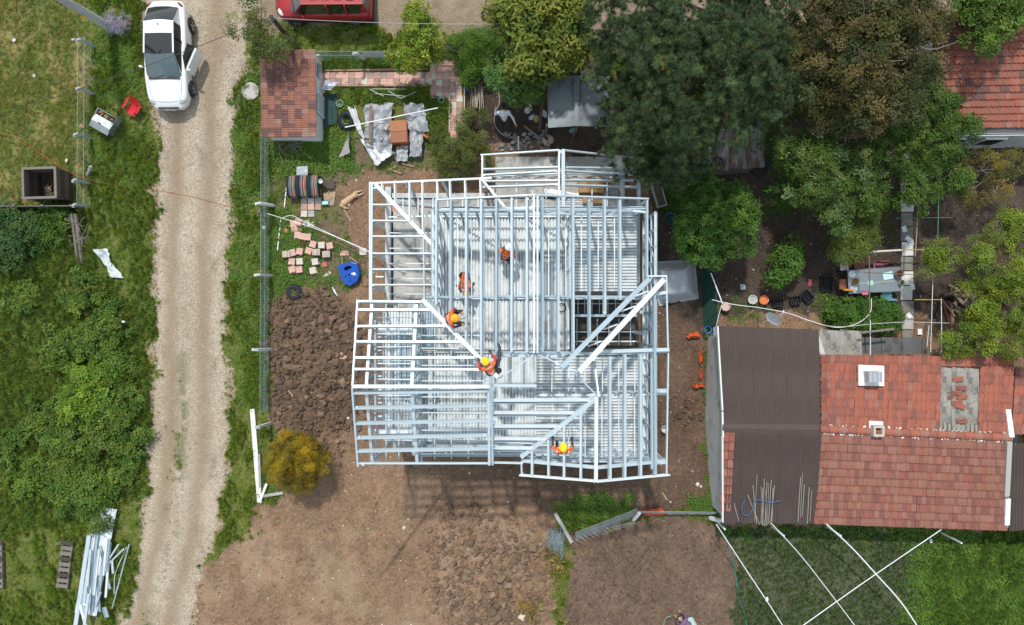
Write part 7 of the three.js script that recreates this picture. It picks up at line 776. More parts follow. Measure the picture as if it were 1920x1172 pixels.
{ // ---- working corner by the metal roofed hut
  const z = (x, y, h) => gAt(860 + x / 3.005, y / 3.005, h); for (let k = 0; k < 12; k++) { const x = 68 + k * 6 + rr(-2, 2); stick('bamboo_cane', 'pale cane in the upright bundle between the tile path and the hose', 'cane', z(x, rr(480, 530), .05 + .01 * k), z(x + rr(-6, 12), rr(600, 660), .3), .035, .035, k % 3 ? M(.45, .38, .28, .8) : WOODG, 'canes bundled by the tile path', ROD); }
  tag(put(scene, 'garden_hose', tubeGeo([[105, 520], [125, 475], [155, 462], [190, 475], [225, 530], [228, 590], [205, 640], [203, 700], [230, 745], [270, 772], [335, 775]].map(p => z(p[0], p[1], .04)), .022, 80, 6), M(.42, .37, .30, .6)), 'pale garden hose curving round the walking man', 'hose'); stick('white_pipe', 'short white standpipe at the edge of the porch slab', 'pipe', z(336, 772, .1), z(337, 850, .15), .07, .07, WHITEPL, null, ROD);
  const st = thing('standpipe', 'blue tap standpipe with a wire hoop by the bush', 'tap', z(156, 470)); bar(st, 'pipe', V(0, 0, 0), V(0, .8, 0), .05, .05, M(.1, .16, .22, .5), ROD); bar(st, 'tap', V(-.08, .75, 0), V(.1, .75, 0), .05, .05, M(.12, .25, .35, .4), ROD); put(st, 'hoop', new THREE.TorusGeometry(.16, .008, 5, 24).rotateX(1.3), PLBLK, V(.4, .3, -.1));
  stick('timber_beam', 'long dark timber beam leaning along the hut side', 'beam', z(478, 500, .9), z(452, 755, .5), .12, .12, M(.14, .10, .07, .95, { map: woodTex })); stick('old_plank', 'white painted plank beside the dark beam', 'plank', z(368, 515, .3), z(405, 615, .2), .1, .05, M(.5, .48, .45, .9)); stick('old_plank', 'grey plank crossing the white painted plank', 'plank', z(385, 500, .35), z(422, 592, .3), .1, .05, WOODG); stick('branch_log', 'crooked grey branch lying over the rubble', 'branch', z(370, 715, .15), z(472, 795, .15), .1, .09, WOODG, null, ROD);
  const pot = thing('white_kettle', 'white enamel kettle on the soil by the planks', 'kettle', z(388, 628)); put(pot, 'body', new THREE.SphereGeometry(.15, 14, 10).scale(1, .85, 1).translate(0, .12, 0), M(.55, .55, .53, .6)); put(pot, 'lid', new THREE.SphereGeometry(.05, 10, 6), WHITEP, V(0, .25, 0)); bar(pot, 'spout', V(.12, .1, 0), V(.22, .22, -.05), .04, .04, M(.55, .55, .53, .6), ROD);
  const rub = thing('rubble_heap', 'heap of grey concrete rubble beside the porch slab', 'rubble', z(400, 790)); const rg = new THREE.DodecahedronGeometry(1, 0); for (let k = 0; k < 60; k++) { const s = rr(.04, .17); put(rub, 'rubble_piece', rg, k % 3 ? M(.24, .21, .18, .95) : CONCR, V(rr(-1.2, .9), s * .4 + .03, rr(-.35, .5)), [rnd() * 6, rnd() * 6, 0], [s, s * .6, s * rr(.6, 1)]); }
  for (const [n, l, cat, x, y, w, h, d, m] of [['plastic_bag', 'white and blue plastic bag beside the dark beam', 'bag', 412, 665, .28, .12, .2, M(.5, .56, .62, .5)], ['burlap_sack', 'tan sack leaning against the dark beam', 'sack', 437, 675, .26, .25, .3, M(.42, .3, .16, .95)], ['plastic_bag', 'lilac white bag under the hut eaves', 'bag', 482, 648, .2, .3, .35, M(.55, .55, .62, .6)], ['black_bucket', 'black bucket heap by the hut corner', 'bucket', 500, 745, .3, .3, .3, PLBLK], ['teal_basin', 'teal plastic basin in front of the hut', 'basin', 645, 738, .36, .14, .22, M(.1, .32, .34, .5)], ['stone_block', 'pale stone by the rubble heap', 'stone', 518, 790, .26, .18, .34, M(.4, .33, .26, .95)], ['stone_block', 'tall pale stone at the end of the crooked branch', 'stone', 484, 800, .2, .2, .4, M(.44, .38, .3, .95)]]) { const g = new THREE.SphereGeometry(.5, 14, 10), p = g.attributes.position; for (let i = 0; i < p.count; i++) { const k = .85 + .45 * NB(p.getX(i) * .6 + x, p.getY(i) * .6 + p.getZ(i) * .4); p.setXYZ(i, p.getX(i) * k, p.getY(i) * k, p.getZ(i) * k); } g.computeVertexNormals(); tag(put(scene, n, g, m, z(x, y, h * .45), [0, rr(0, 1), 0], [w, h, d]), l, cat); }
  for (let k = 0; k < 16; k++) stick('dry_branch', 'dry cut branch in the gap under the pine', 'branch', z(890 + rr(0, 90), 545 + rr(0, 70), rr(.1, .4)), z(1000 + rr(-20, 90), 590 + rr(-50, 80), rr(.1, .3)), .035, .035, k % 3 ? BARKGREY : M(.22, .13, .09, .9), 'cut branches under the pine', ROD);
}
{ // ---- materials lying in the porch
  const CB = M(.42, .235, .11, .9), z = (x, y, h) => at(x, y, h); const carton = (label, x, y, w, h, d, a) => { const c = thing('cardboard_box', label, 'box', z(x, y, .2), a); rbox(c, 'carton', w, h, d, .008, CB, 0, h / 2, 0); box(c, 'tape', w * .99, .004, .06, M(.5, .33, .18, .4), 0, h + .003, 0); box(c, 'flap_gap', w * .98, .003, .008, M(.12, .07, .03, 1), 0, h + .006, 0); return c; }; const print = texOf(128, (u, v) => { const on = (v > .52 && v < .58 && u > .3 && u < .92 && ((u * 60) % 1) < .6) || (v > .64 && v < .69 && u > .34 && u < .88 && ((u * 60) % 1) < .55) || (v > .2 && v < .28 && u > .68 && u < .88 && ((u * 40) % 1) < .6) || (Math.hypot(u - .1, (v - .4) * .6) < .035); return on ? [.1, .05, .02] : [.42, .235, .11]; });
  const b1 = carton('large printed cardboard carton on the porch slab', 1107, 353, 1.05, .42, .52, 0); put(b1, 'printed_top', new THREE.PlaneGeometry(1.0, .48).rotateX(-Math.PI / 2), new THREE.MeshStandardMaterial({ map: print, roughness: .9 }), V(0, .432, 0)); carton('flat cardboard carton behind the large printed carton', 1123, 341, 1.0, .3, .22, .03); carton('lower cardboard carton beneath the steel beam line', 1113, 378, 1.0, .35, .26, 0); carton('thin brown board leaning behind the cartons', 1120, 335, .9, .4, .06, -.08);
  const roll = (l, a, b, r) => { const t = stick('pipe_roll', l, 'roll', a, b, r * 2, r * 2, WHITEPL, null, ROD); return t; }; roll('white wrapped roll lying towards the cartons', z(1020, 359, .4), z(1062, 369, .4), .14); roll('second white roll behind the wrapped roll', z(1030, 357, .35), z(1085, 367, .3), .09);
  for (let k = 0; k < 5; k++) stick('steel_pipe', 'grey pipe in the bundle on the porch slab below the cartons', 'pipe', z(1042, 374 + k * 4, .3), z(1172 - k * 3, 376 + k * 4, .32), .11, .11, k % 2 ? M(.55, .57, .6, .4) : M(.42, .45, .48, .4), 'pipes bundled on the porch', ROD);
  sheet('clear_bag', 'cloudy plastic bag beside the cartons on the porch', 'bag', [z(1140, 350, .3), z(1156, 350, .3), z(1158, 368, .3), z(1139, 368, .3)], 0, .3, cloth(.36, .39, .44, .3), 4, 16); const st2 = (l, x, y, x2, y2) => stick('timber_strip', l, 'timber', z(x, y, .25), z(x2, y2, .25), .09, .05, WOODL); st2('timber strip leaning at the porch corner by the cartons', 1156, 366, 1166, 352);
  const pp = thing('steel_bundle', 'stack of loose steel channels on the balcony deck', 'steel stack', z(760, 680, 3.12)); for (let k = 0; k < 7; k++) bar(pp, 'channel', V(-.3 + k * .1, .05 + (k % 2) * .05, -1.5 + k * .1), V(-.28 + k * .1, .05 + (k % 2) * .05, 1.3 + k * .05), .08, .05, k % 2 ? STEEL2 : M(.34, .47, .55, .4, { metalness: .5 }), cSec); const p2 = thing('steel_bundle', 'stack of loose steel channels beside the inner stud wall', 'steel stack', z(806, 625, 3.12)); for (let k = 0; k < 5; k++) bar(p2, 'channel', V(-.2 + k * .1, .06, -1.4), V(-.2 + k * .1, .06, .6), .08, .05, k % 2 ? STEEL2 : M(.34, .47, .55, .4, { metalness: .5 }), cSec);
  const scr = thing('scrap_pieces', 'scrap of cut steel pieces on the deck by the stud wall', 'scrap', z(796, 740, 3.12)); for (let k = 0; k < 18; k++) box(scr, 'scrap_piece', rr(.1, .4), .03, rr(.05, .12), k % 2 ? STEEL2 : M(.2, .24, .27, .5, { metalness: .4 }), rr(-.3, .5), .03 + k * .006, rr(-1, 1), rr(0, 3)); for (const [x, y] of [[790, 658], [788, 780]]) tag(put(scene, 'yellow_tool', new THREE.CapsuleGeometry(.05, .12, 4, 8), M(.6, .36, .02, .5), z(x, y, 3.2), [1.5, .5, 0]), 'small yellow tool lying on the deck by the inner wall', 'tool', 'tools on the deck'); tag(put(scene, 'dark_coil', new THREE.TorusGeometry(.16, .025, 6, 24).rotateX(1.57), PLBLK, z(1053, 577, 3.2)), 'black cable coil lying on the deck by the stairwell', 'coil'); tag(put(scene, 'blue_jacket', new THREE.SphereGeometry(.12, 12, 8).scale(1, .7, 1.5), M(.02, .03, .12, .9), z(1009, 482, 3.3)), 'dark blue bundle on the deck beside the ridge', 'bundle');
  const bu = thing('white_bucket', 'pale plastic bucket on the bare soil outside the steel frame', 'bucket', gAt(1244, 803)); put(bu, 'pail', lathe([[0, 0], [.12, 0], [.15, .28], [.16, .28], [.16, .3], [.14, .29], [.11, .02], [0, .02]]), M(.6, .62, .6, .5)); put(bu, 'handle', new THREE.TorusGeometry(.15, .006, 5, 20, Math.PI), ALLOY, V(0, .28, 0), [.9, .4, 0]);
}
{ // ---- covered heap and orange netting
  const o = gAt(1263, 528); o.y = 0; const t = thing('covered_heap', 'heap under a smooth grey tarpaulin cover beside the dark tree', 'covered heap', o), C = [[1214, 491], [1303, 487], [1310, 560], [1236, 574]], rows = [], n = 34; for (let j = 0; j <= n; j++) { const r = []; for (let i = 0; i <= n; i++) { const u = i / n, v = j / n, e = Math.min(u, 1 - u, v, 1 - v), h = .95 * smooth(0, .26, e) * (1 - .25 * v + .12 * Math.sin(u * 5)) + .12 * (NA(u * .5, v * .5 + .3) - .5) + .05 * Math.abs(NB(u * .6, v * .3) - .5) * 4 * (1 - smooth(.1, .3, e)), p = at(C[0][0], C[0][1], 0).lerp(at(C[1][0], C[1][1], 0), u).lerp(at(C[3][0], C[3][1], 0).lerp(at(C[2][0], C[2][1], 0), u), v); p.multiplyScalar((CAM_H - Math.max(0, h)) / CAM_H); r.push([p.x - o.x, Math.max(.02, h), p.z - o.z]); } rows.push(r); } put(t, 'cover', toCreasedNormals(gridSurf(rows), .6), cloth(.44, .46, .48, .55)); rbox(t, 'load', .8, .4, .6, .03, WOODD, 0, .22, 0);
  for (const [x, y, w, d, l] of [[1296, 628, 28, 10, 'crumpled orange netting on the soil below the covered heap'], [1311, 668, 7, 24, 'orange netting tuft caught on the weeds by the house'], [1311, 700, 6, 20, 'strip of orange netting hanging by the house wall'], [1306, 722, 22, 8, 'orange netting scrap spread on the soil by the weeds'], [1222, 958, 46, 12, 'orange netting hung over the slack wire fence']]) sheet('orange_net', l, 'netting', [gAt(x - w / 2, y - d / 5, .1), gAt(x + w / 3, y - d / 1.6, .1), gAt(x + w / 1.7, y + d / 3, .1), gAt(x - w / 3.5, y + d / 1.6, .1)], .02, .2, ORNET, x % 17, 16);
  const hc = thing('blue_hose_coil', 'small coil of blue hose at the corner of the tiled house', 'hose', gAt(1322, 618, .4)); for (let k = 0; k < 3; k++) put(hc, 'coil', new THREE.TorusGeometry(.13 + k * .015, .016, 6, 24).rotateX(1.57), M(.02, .16, .42, .5), V(0, k * .03, 0)); sheet('tin_offcut', 'bent pale blue tin sheet against the house corner', 'sheet', [gAt(1326, 612, .8), gAt(1340, 612, .8), gAt(1341, 665, .7), gAt(1328, 668, .7)], 0, .12, M(.36, .44, .48, .5, { metalness: .3, side: THREE.DoubleSide }), 3, 12);
  const pl = thing('stone_trough', 'concrete planter trough of soil tilted under the pine edge', 'planter', gAt(1233, 366), .28); for (const [x, zz, w, d] of [[-.19, 0, .05, 1.1], [.19, 0, .05, 1.1], [0, -.53, .33, .05], [0, .53, .33, .05]]) box(pl, 'side', w, .3, d, CONCR, x, .18, zz); box(pl, 'soil', .34, .05, 1.0, M(.10, .075, .06, 1), 0, .28, 0); const tb = thing('teal_tub', 'round teal tub on the dark soil by the steel frame', 'tub', gAt(1256, 411)); put(tb, 'tub', lathe([[0, 0], [.22, 0], [.27, .2], [.25, .2], [.2, .03], [0, .03]]), M(.08, .2, .24, .6)); put(tb, 'water', new THREE.CylinderGeometry(.23, .23, .01, 20), new THREE.MeshPhysicalMaterial({ color: lin(.03, .06, .07), roughness: .05 }), V(0, .13, 0));
}
{ // ---- the shaded garden
  const T = thing('garden_table', 'large garden table under a clear plastic cover with dishes', 'table', V(0, 0, 0)), c4 = [at(1589, 507, .72), at(1688, 500, .72), at(1690, 546, .72), at(1592, 551, .72)]; quadPlate(T, 'tabletop', c4, .03, new THREE.MeshPhysicalMaterial({ color: lin(.20, .235, .25), roughness: .12, clearcoat: .8 })); c4.forEach(p => bar(T, 'leg', V(p.x * .99, 0, p.z * .99), p.clone().add(V(0, -.03, 0)), .05, .05, PLBLK)); bar(T, 'cover_crease', at(1592, 533, .726), at(1688, 526, .726), .01, .006, WHITEPL);
  const on = (n, l, cat, x, y, geo, m, a = 0) => tag(put(scene, n, geo, m, at(x, y, .735), [0, a, 0]), l, cat), plate = r => lathe([[0, .01], [r * .6, .01], [r, .03], [r * .98, .036], [r * .6, .018], [0, .018]], 24), GLS = new THREE.MeshPhysicalMaterial({ color: lin(.4, .45, .47), roughness: .1, clearcoat: 1 });
  on('glass_plate', 'clear round plate at the corner of the garden table by the brown chair', 'plate', 1597, 514, plate(.16), GLS); on('glass_plate', 'clear round plate on the garden table beside the orange seat', 'plate', 1600, 542, plate(.16), GLS); on('paper_sheet', 'pale blue sheets of paper on the garden table', 'paper', 1665, 517, new THREE.BoxGeometry(.42, .01, .32), M(.5, .72, .74, .8), .2); on('printed_paper', 'green and white patterned packet on the table', 'packet', 1632, 531, new THREE.BoxGeometry(.26, .03, .2), M(1, 1, 1, .7, { map: texOf(64, (u, v) => ((u * 5) % 1 > .5) !== ((v * 4) % 1 > .5) ? [.08, .4, .25] : [.7, .74, .68]) }), .3); on('red_cloth', 'pink folded cloth at the table edge', 'cloth', 1622, 549, new RoundedBoxGeometry(.26, .04, .2, 2, .015), M(.5, .16, .22, .9)); on('wood_spoon', 'small wooden board on the table', 'board', 1659, 530, new RoundedBoxGeometry(.2, .02, .1, 1, .008), WOODL, .5);
  const potted = (l, x, y, h, r, m, leaf) => { const p = thing('flower_pot', l, 'pot', h ? at(x, y, h) : gAt(x, y)); put(p, 'pot', lathe([[0, 0], [r * .7, 0], [r, r * 1.5], [r * 1.08, r * 1.5], [r * 1.08, r * 1.25], [r * .9, r * 1.2], [0, r * 1.2]]), m); put(p, 'soil', new THREE.CylinderGeometry(r * .9, r * .9, .01, 16), M(.03, .022, .018, 1), V(0, r * 1.25, 0)); if (leaf) scatter(p, 'leaves', SPRAY.fine, LEAF, Array.from({ length: 8 }, () => ({ p: V(rr(-r, r) * .4, r * 1.4, rr(-r, r) * .4), q: new THREE.Quaternion(), s: .5, c: tint(GREEN) }))); return p; }; const TC = M(.45, .17, .09, .85); potted('terracotta pot with a small plant on the garden table', 1601, 528, .74, .13, TC, true); potted('terracotta bowl of soil at the path end of the table', 1682, 514, .74, .15, TC); potted('white pot on the table corner by the path', 1688, 530, .74, .11, WHITEP, true);
  function chair(label, x, y, turn, seatM, backM) { const c = thing('garden_chair', label, 'chair', gAt(x, y), turn), F = PLBLK; rbox(c, 'seat', .46, .07, .44, .03, seatM, 0, .45, 0); rbox(c, 'backrest', .44, .3, .06, .025, backM, 0, .78, -.24, 0, -.2); for (const [a, b] of [[-.19, -.18], [.19, -.18], [-.19, .18], [.19, .18]]) bar(c, 'leg', V(a * 1.1, 0, b * 1.1), V(a, .44, b), .025, .025, F, ROD); for (const s of [-1, 1]) bar(c, 'back_post', V(s * .17, .42, -.2), V(s * .17, .8, -.26), .025, .025, F, ROD); return c; }
  const BRN = M(.22, .085, .055, .7); chair('brown seat chair with an orange back beside the black crate', 1575, 534, Math.PI, BRN, M(.6, .26, .04, .6)); chair('brown chair tucked under the table by the printed towel', 1603, 499, 0, BRN, M(.2, .06, .035, .6)); chair('dark pink chair under the plastic cover of the table', 1638, 504, 0, M(.32, .1, .14, .6), M(.2, .03, .04, .6)); chair('blue chair pushed under the table beside the shrub bed', 1652, 552, Math.PI, M(.12, .3, .38, .6), M(.14, .32, .42, .6));
  const crate = (label, x, y, w, d, a) => { const c = thing('black_crate', label, 'crate', gAt(x, y), a), K = M(.022, .024, .028, .6); for (const [px, pz, ww, dd] of [[-w / 2, 0, .02, d], [w / 2, 0, .02, d], [0, -d / 2, w, .02], [0, d / 2, w, .02]]) for (let k = 0; k < 3; k++) box(c, 'side_slat', ww, .05, dd, K, px, .04 + k * .075, pz); for (let k = 0; k < 4; k++) box(c, 'base_slat', w * .98, .015, d * .2, K, 0, .02, -d * .37 + k * d * .245); for (let k = -1; k < 2; k++) box(c, 'divider', .015, .12, d, K, k * w * .25, .07, 0); return c; }; crate('black plastic crate standing beside the brown and orange chair', 1548, 532, .46, .62, -.08); crate('flat black crate between the buckets and the other crates', 1457, 568, .42, .32, .05); crate('black crate overlapping another in the pair below the pink scrap', 1489, 563, .42, .34, .15); crate('tilted black crate, the larger of the overlapping pair', 1511, 556, .38, .5, .7);
  const bkt = (l, x, y, m, full) => { const b = thing('bucket', l, 'bucket', gAt(x, y)); put(b, 'pail', lathe([[0, 0], [.14, 0], [.185, .3], [.2, .3], [.2, .32], [.175, .31], [.13, .02], [0, .02]]), m); put(b, 'contents', new THREE.CylinderGeometry(.165, .16, .02, 18), full, V(0, .24, 0)); put(b, 'handle', new THREE.TorusGeometry(.19, .007, 5, 20, Math.PI), ALLOY, V(0, .3, 0), [1.2, .5, 0]); }; bkt('white bucket next to the orange bucket', 1407, 562, WHITEP, M(.4, .4, .38, .9)); bkt('orange bucket next to the white bucket', 1428, 563, M(.72, .16, .02, .5), M(.65, .2, .06, .8)); bkt('pale pink pot where the cables meet', 1357, 575, M(.55, .38, .32, .8), M(.6, .46, .4, .9));
  sheet('white_rag', 'small white rag on the dark soil above the buckets', 'rag', [gAt(1387, 533, .02), gAt(1397, 534, .02), gAt(1397, 543, .02), gAt(1388, 543, .02)], 0, .08, cloth(.6, .6, .66), 2, 8); sheet('pink_rag', 'pink rag on the dark soil', 'rag', [gAt(1514, 523, .02), gAt(1521, 525, .02), gAt(1522, 537, .02), gAt(1515, 536, .02)], 0, .1, cloth(.6, .12, .2), 3, 8); sheet('printed_towel', 'pink and white printed towel beside the brown chair', 'towel', [gAt(1565, 494, .5), gAt(1580, 494, .5), gAt(1581, 508, .5), gAt(1566, 508, .5)], 0, .04, cloth(.6, .48, .52), 4, 8);
  const sd = thing('satellite_dish', 'white satellite dish on a bracket above the dark sheet roof', 'satellite dish', V(0, 0, 0)), dp = at(1450, 597, 2.0); const dish = put(sd, 'dish', lathe([[0, -.06], [.12, -.052], [.24, -.025], [.33, .015], [.335, .025], [.24, -.012], [0, -.045]], 28), M(.66, .68, .68, .5, { side: THREE.DoubleSide }), dp, [1.05, 0, .75]); bar(sd, 'feed_arm', dp.clone().add(V(0, -.1, .05)), dp.clone().add(V(.35, .1, -.25)), .03, .03, ALLOY); bar(sd, 'feed_arm', dp.clone().add(V(.2, -.05, .15)), dp.clone().add(V(.35, .1, -.25)), .02, .02, ALLOY); put(sd, 'receiver', CYL8, WHITEP, dp.clone().add(V(.37, .12, -.27)), [.8, 0, .3], [.035, .1, .035]); bar(sd, 'mast', V(dp.x + .02, 0, dp.z + .15), dp, .05, .05, ALLOY, ROD);
  const cab = (l, pts, r = .016, m = WHITEPL) => tag(put(scene, 'white_line', tubeGeo(pts.map(p => at(...p)), r, pts.length * 10, 5), m), l, 'line'); cab('white cable strung from the netting post past the satellite dish to the shrub bed', [[1335, 562, 1.8], [1370, 570, 1.7], [1430, 578, 1.7], [1480, 588, 1.8], [1520, 602, 1.9], [1570, 614, 1.8], [1610, 605, 1.6], [1632, 585, 1.4], [1634, 560, 1.2]]); cab('white cable running down to the corner of the dark roof', [[1353, 572, 1.7], [1348, 590, 1.9], [1343, 612, 2.3]], .012); cab('pale wires bunched along the shrub bed towards the trellis', [[1480, 588, 1.8], [1560, 612, 1.9], [1640, 607, 2], [1700, 604, 2], [1780, 606, 2]], .014, M(.5, .5, .48, .6));
  stick('white_pole', 'white pole slanting from the netting to the pink pot', 'pole', at(1333, 512, 1.6), at(1355, 570, 1.7), .05, .05, WHITEPL, null, ROD); const pipe = (l, a, b, m, w = .05) => stick('trellis_pipe', l, 'pipe', at(...a), at(...b), w, w, m, null, ROD), PY = M(.5, .32, .04, .6), PW = M(.62, .63, .64, .6), PB = M(.17, .11, .08, .8), PG = M(.06, .16, .12, .6);
  pipe('white trellis pipe lying across the olive sapling bed', [1568, 476, .9], [1690, 469, .9], M(.6, .58, .56, .7), .09); pipe('yellow trellis pipe crossing the broken path', [1690, 469, .9], [1756, 467, .9], PY); pipe('brown upright trellis rail over the garden table', [1630, 480, 2], [1631, 650, 2.0], PB); pipe('white trellis upright beside the tin lean-to', [1632, 600, 2], [1632, 668, 2.1], PW, .04); pipe('green trellis rail above the path slabs', [1680, 409, 1.6], [1786, 408, 1.6], PG, .035); pipe('tall thin trellis upright beyond the path', [1760, 360, 2], [1758, 470, 2], PG, .04); pipe('yellow trellis cross pipe near the firewood', [1715, 562, 1.4], [1765, 562, 1.4], PY, .04); pipe('thin white upright beside the firewood heap', [1765, 560, 1.5], [1766, 660, 2], PW, .035); pipe('long white upright behind the bare twigs', [1750, 500, 1.6], [1745, 660, 2], PW, .03); pipe('white wire upright at the lean-to corner', [1742, 610, 2], [1738, 650, 2], PW, .03); pipe('dark cross rail over the garden table', [1620, 511, 1.9], [1722, 515, 1.9], PB, .035); pipe('brown pole over the path by the leaning tree', [1722, 385, 1.5], [1716, 480, 1.3], M(.3, .25, .2, .9), .05); pipe('long grey plank along the lean-to roof edge', [1614, 624, 2.3], [1676, 617, 2.3], WOODG, .1);
  const w = thing('firewood_heap', 'heap of split firewood and boards under the yellow green tree', 'firewood', gAt(1782, 553)); for (let k = 0; k < 26; k++) { const a = rr(-.5, 1.2) + (k % 2) * .9, L = rr(.5, 1.1), p = V(rr(-.6, .6), .06 + k * .016, rr(-.5, .6)); bar(w, 'split_board', p, p.clone().add(V(Math.cos(a) * L, rr(-.05, .08), Math.sin(a) * L)), rr(.07, .14), .045, pick([WOODL, M(.34, .24, .16, .9, { map: woodTex }), WOODG, WOODD, M(.36, .15, .07, .9, { map: woodTex })])); } const stump = put(w, 'stump', CYL, WOODD, V(.25, .15, .15), null, [.28, .35, .28]);
  sheet('white_board', 'white board lying under the leafy tree by the path', 'board', [gAt(1652, 222, .05), gAt(1712, 220, .05), gAt(1706, 256, .05), gAt(1680, 258, .05)], 0, .02, M(.42, .41, .38, .9, { side: THREE.DoubleSide }), 2, 8); sheet('white_board', 'small white panel where the path meets the tree', 'board', [gAt(1708, 306, .3), gAt(1730, 304, .3), gAt(1729, 318, .3), gAt(1708, 320, .3)], 0, .02, M(.6, .61, .6, .7, { side: THREE.DoubleSide }), 5, 8); const sgn = thing('blue_toy', 'white and blue plastic heap against the tiled house verge', 'plastic', gAt(1738, 105, 2.2)); for (let k = 0; k < 7; k++) put(sgn, 'piece', new THREE.SphereGeometry(.12, 10, 8), k % 3 ? WHITEP : M(.04, .25, .42, .5), V(rr(-.2, .2), rr(0, .15), rr(-.3, .3)), [0, rr(0, 3), 0], [rr(.5, 1.3), .5, rr(.5, 1.3)]); for (let k = 0; k < 3; k++) bar(sgn, 'post', V(-.15 + k * .15, -2.2, 0), V(-.15 + k * .15, .0, 0), .04, .04, WOODG);
}
{ // ---- on the big roof, and over the vegetable plot
  const z = (x, y, h) => at(1280 + x / 2.858, 590 + y / 2.858, h), rh = y => 3.4 - (590 + y / 2.858 - 812) * .0054 + .06 - .6; const cane = [[420, 920, 432, 1130], [438, 880, 428, 1128], [452, 900, 440, 1135], [462, 905, 452, 1128], [475, 885, 460, 1120], [492, 915, 470, 1125], [446, 940, 448, 1130], [484, 930, 478, 1110], [430, 930, 420, 1120], [398, 855, 386, 1105], [376, 915, 396, 1120], [632, 870, 618, 1110], [642, 845, 630, 1090], [652, 910, 640, 1080], [678, 925, 668, 1120], [692, 940, 682, 1105], [348, 965, 412, 1125], [275, 1010, 300, 1105]]; cane.forEach(([a, b, c, d], i) => stick('dry_cane', i < 9 ? 'grey dry cane in the bundle on the dark sheet roof' : 'single grey cane lying loose on the dark sheet roof', 'cane', z(a, b, rh(b) + (i < 9 ? .01 * i : 0)), z(c, d, rh(d) + .02), .03, .03, i % 3 ? M(.36, .33, .29, .9) : M(.28, .25, .22, .9), i < 9 ? 'canes bundled on the roof' : 'canes loose on the roof', ROD));
  tag(put(scene, 'blue_rope', tubeGeo([[335, 990], [316, 1040], [325, 1072], [350, 1075], [375, 1040], [382, 1005], [400, 993], [440, 1000], [485, 1008], [520, 996]].map(p => z(p[0], p[1], rh(p[1]) + .12)), .016, 60, 5), M(.04, .16, .36, .6)), 'blue rope looped over the canes on the roof', 'rope');
  const rope = (l, pts, r = .035) => tag(put(scene, 'white_strap', tubeGeo(pts.map(p => at(...p)), r, 40, 5), WHITEPL), l, 'strap'); rope('white strap from the house corner post along the tilled bed edge', [[1343, 983, 1.6], [1400, 1070, 1.3], [1440, 1130, 1.2], [1475, 1185, 1.1]], .022); rope('white strap from under the dark roof crossing the plot', [[1446, 981, 2], [1500, 1040, 1.6], [1555, 1110, 1.4], [1612, 1185, 1.3]], .018); rope('broad white strap from the tiled eaves curving across the plot', [[1549, 982, 2], [1600, 1030, 1.6], [1642, 1076, 1.4], [1690, 1130, 1.3], [1730, 1190, 1.3]], .03); rope('white strap crossing the other straps from the far eaves', [[1765, 993, 1.8], [1643, 1076, 1.42], [1570, 1127, 1.4], [1490, 1184, 1.3]], .022);
  for (const [x, y, l] of [[1341, 974, 'stake holding the strap at the house corner'], [1447, 986, 'stake holding the strap under the dark roof'], [1549, 986, 'stake holding the broad strap at the eaves'], [1765, 999, 'stake holding the crossing strap at the weeds']]) { const p = gAt(x, y); stick('strap_stake', l, 'stake', V(p.x, -.1, p.z), V(p.x * .99, 1.7, p.z * .99), .06, .06, WHITEP); }
  tag(put(scene, 'green_hose', tubeGeo([[1356, 978], [1364, 1020], [1376, 1065], [1383, 1110], [1395, 1150], [1404, 1190]].map(p => gAt(p[0], p[1], .03)), .02, 50, 5), M(.03, .22, .2, .6)), 'teal hose between the tilled bed and the onion plot', 'hose'); tag(put(scene, 'teal_string', tubeGeo([[1258, 1155, .5], [1250, 1158, .5], [1245, 1168, .3], [1243, 1185, .1]].map(p => at(...p)), .014, 20, 5), M(.2, .45, .42, .6)), 'pale teal cord hanging from the gardener', 'cord'); tag(put(scene, 'paper_scrap', new THREE.SphereGeometry(.07, 8, 6), WHITEP, at(1438, 1124, 1.3), null, [1, .6, 1.6]), 'white scrap tied on the strap over the tilled bed edge', 'scrap');
}
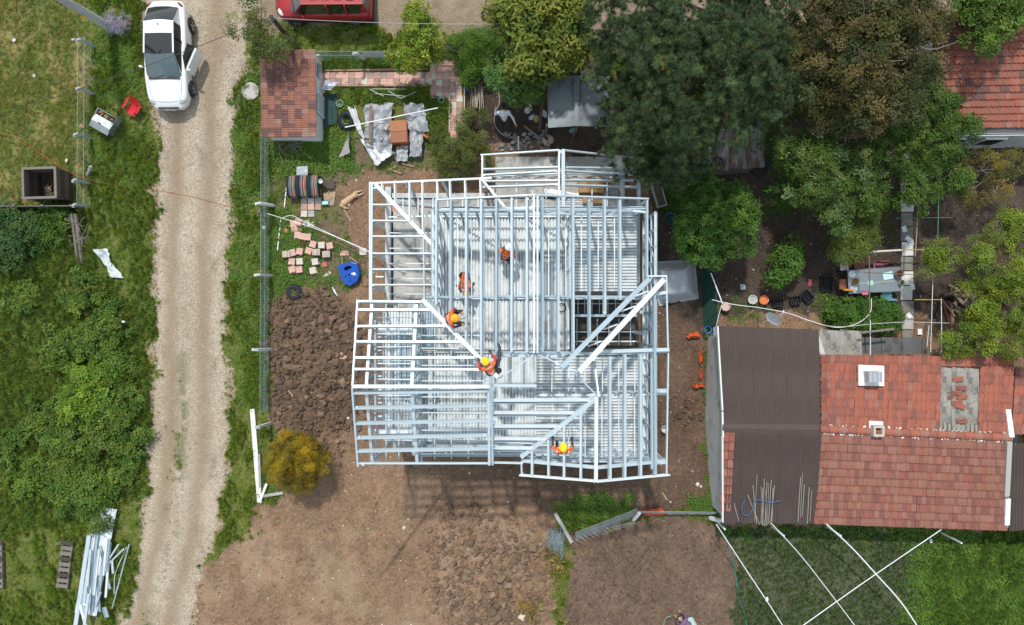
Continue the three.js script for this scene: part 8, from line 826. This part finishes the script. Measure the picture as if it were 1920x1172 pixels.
{ // ---- litter, each piece where it lies
  const L = (l, x, y, s, m, k = 0) => { const g = new THREE.IcosahedronGeometry(1, 1), p = g.attributes.position; for (let i = 0; i < p.count; i++) { const q = .7 + .7 * NB(p.getX(i) * .35 + x * .01, p.getZ(i) * .35 + p.getY(i) * .2 + y * .01); p.setXYZ(i, p.getX(i) * q, p.getY(i) * q * .45, p.getZ(i) * q); } g.computeVertexNormals(); const q = gAt(x, y); tag(put(scene, 'litter_piece', g, m, V(q.x, q.y + s * .3 + k, q.z), [0, x, 0], [s * rr(.5, .8), s * .5, s * rr(.35, .7)]), l, 'litter'); };
  const W = M(.6, .6, .59, .8), B = M(.4, .46, .5, .7); L('white crumpled bag on the meadow above the bare patch', 29, 77, .15, W, .04); L('pale grey scrap on the meadow by the dark tuft', 66, 143, .12, B, .04); L('white bag caught beside the orange cord', 127, 302, .13, W, .06); L('pale wisp on the meadow below the pole', 138, 75, .1, B, .04); L('white rag beyond the fence stub', 190, 377, .12, W, .06); L('white bag deep in the scrub beside the track', 245, 603, .12, W, .55); L('white scrap at the foot of the scrub', 262, 846, .1, W, .3); L('white foam slab lying on the brown spoil by the dry grass', 980, 1152, .24, M(.62, .55, .40, .9)); L('white ball by the fence wire at the tile heap', 501, 429, .12, B, .4); L('white plastic scrap near the dog corner', 668, 338, .08, W); L('white bottle on the trench edge', 880, 888, .07, W); L('pale brick bit by the bench in the soil', 758, 989, .12, M(.5, .45, .38, .9)); L('pale stone beside the sagging fence', 1308, 908, .14, M(.6, .56, .5, .9)); L('second pale stone beside the sagging fence', 1314, 912, .1, M(.6, .56, .5, .9)); L('small red tile chip on the spoil', 955, 1032, .1, M(.5, .25, .18, .9)); L('white scrap on the dark trench soil', 953, 940, .1, B); L('pink stone on the trench edge', 1243, 800, .0001 + .1, M(.5, .35, .3, .9)); L('flower pale weed tuft by the verge of the weeds', 1742, 1012, .14, W, .1); L('rusty red patch of brick by the meadow post', 155, 237, .2, M(.36, .2, .13, .95)); L('small white scrap on the path grass by the fence', 459, 302, .08, W, .05); L('white crumb by the track', 305, 204, .08, W); L('yellow ochre scrap below the frame corner', 676, 800, .08, M(.5, .4, .2, .9)); L('white scrap outside the gable', 653, 783, .09, W); L('white scrap at the frame foot', 681, 872, .09, W);
  tree('dry_tuft', 'tuft of dry yellow grass beside the white foam slab', null, [1000, 1140], [[1002, 1140, .1, .35, .15], [985, 1128, .08, .25, .12]], { cat: 'grass', n: 130, geo: TUFT.lush, cols: [[.3, .24, .1], [.24, .2, .08]], size: 1, gap: -1, trunk: 0, low: -.1 }); tree('dry_tuft', 'tuft of dry yellow grass beside the tangled wire', null, [1035, 1045], [[1035, 1050, .1, .3, .15]], { cat: 'grass', n: 90, geo: TUFT.lush, cols: [[.3, .24, .1], [.2, .19, .07]], size: 1, gap: -1, trunk: 0, low: -.1 });
}
scene.traverse(o => { if (o.isMesh) o.castShadow = o.receiveShadow = true; });
renderer.render(scene, camera);
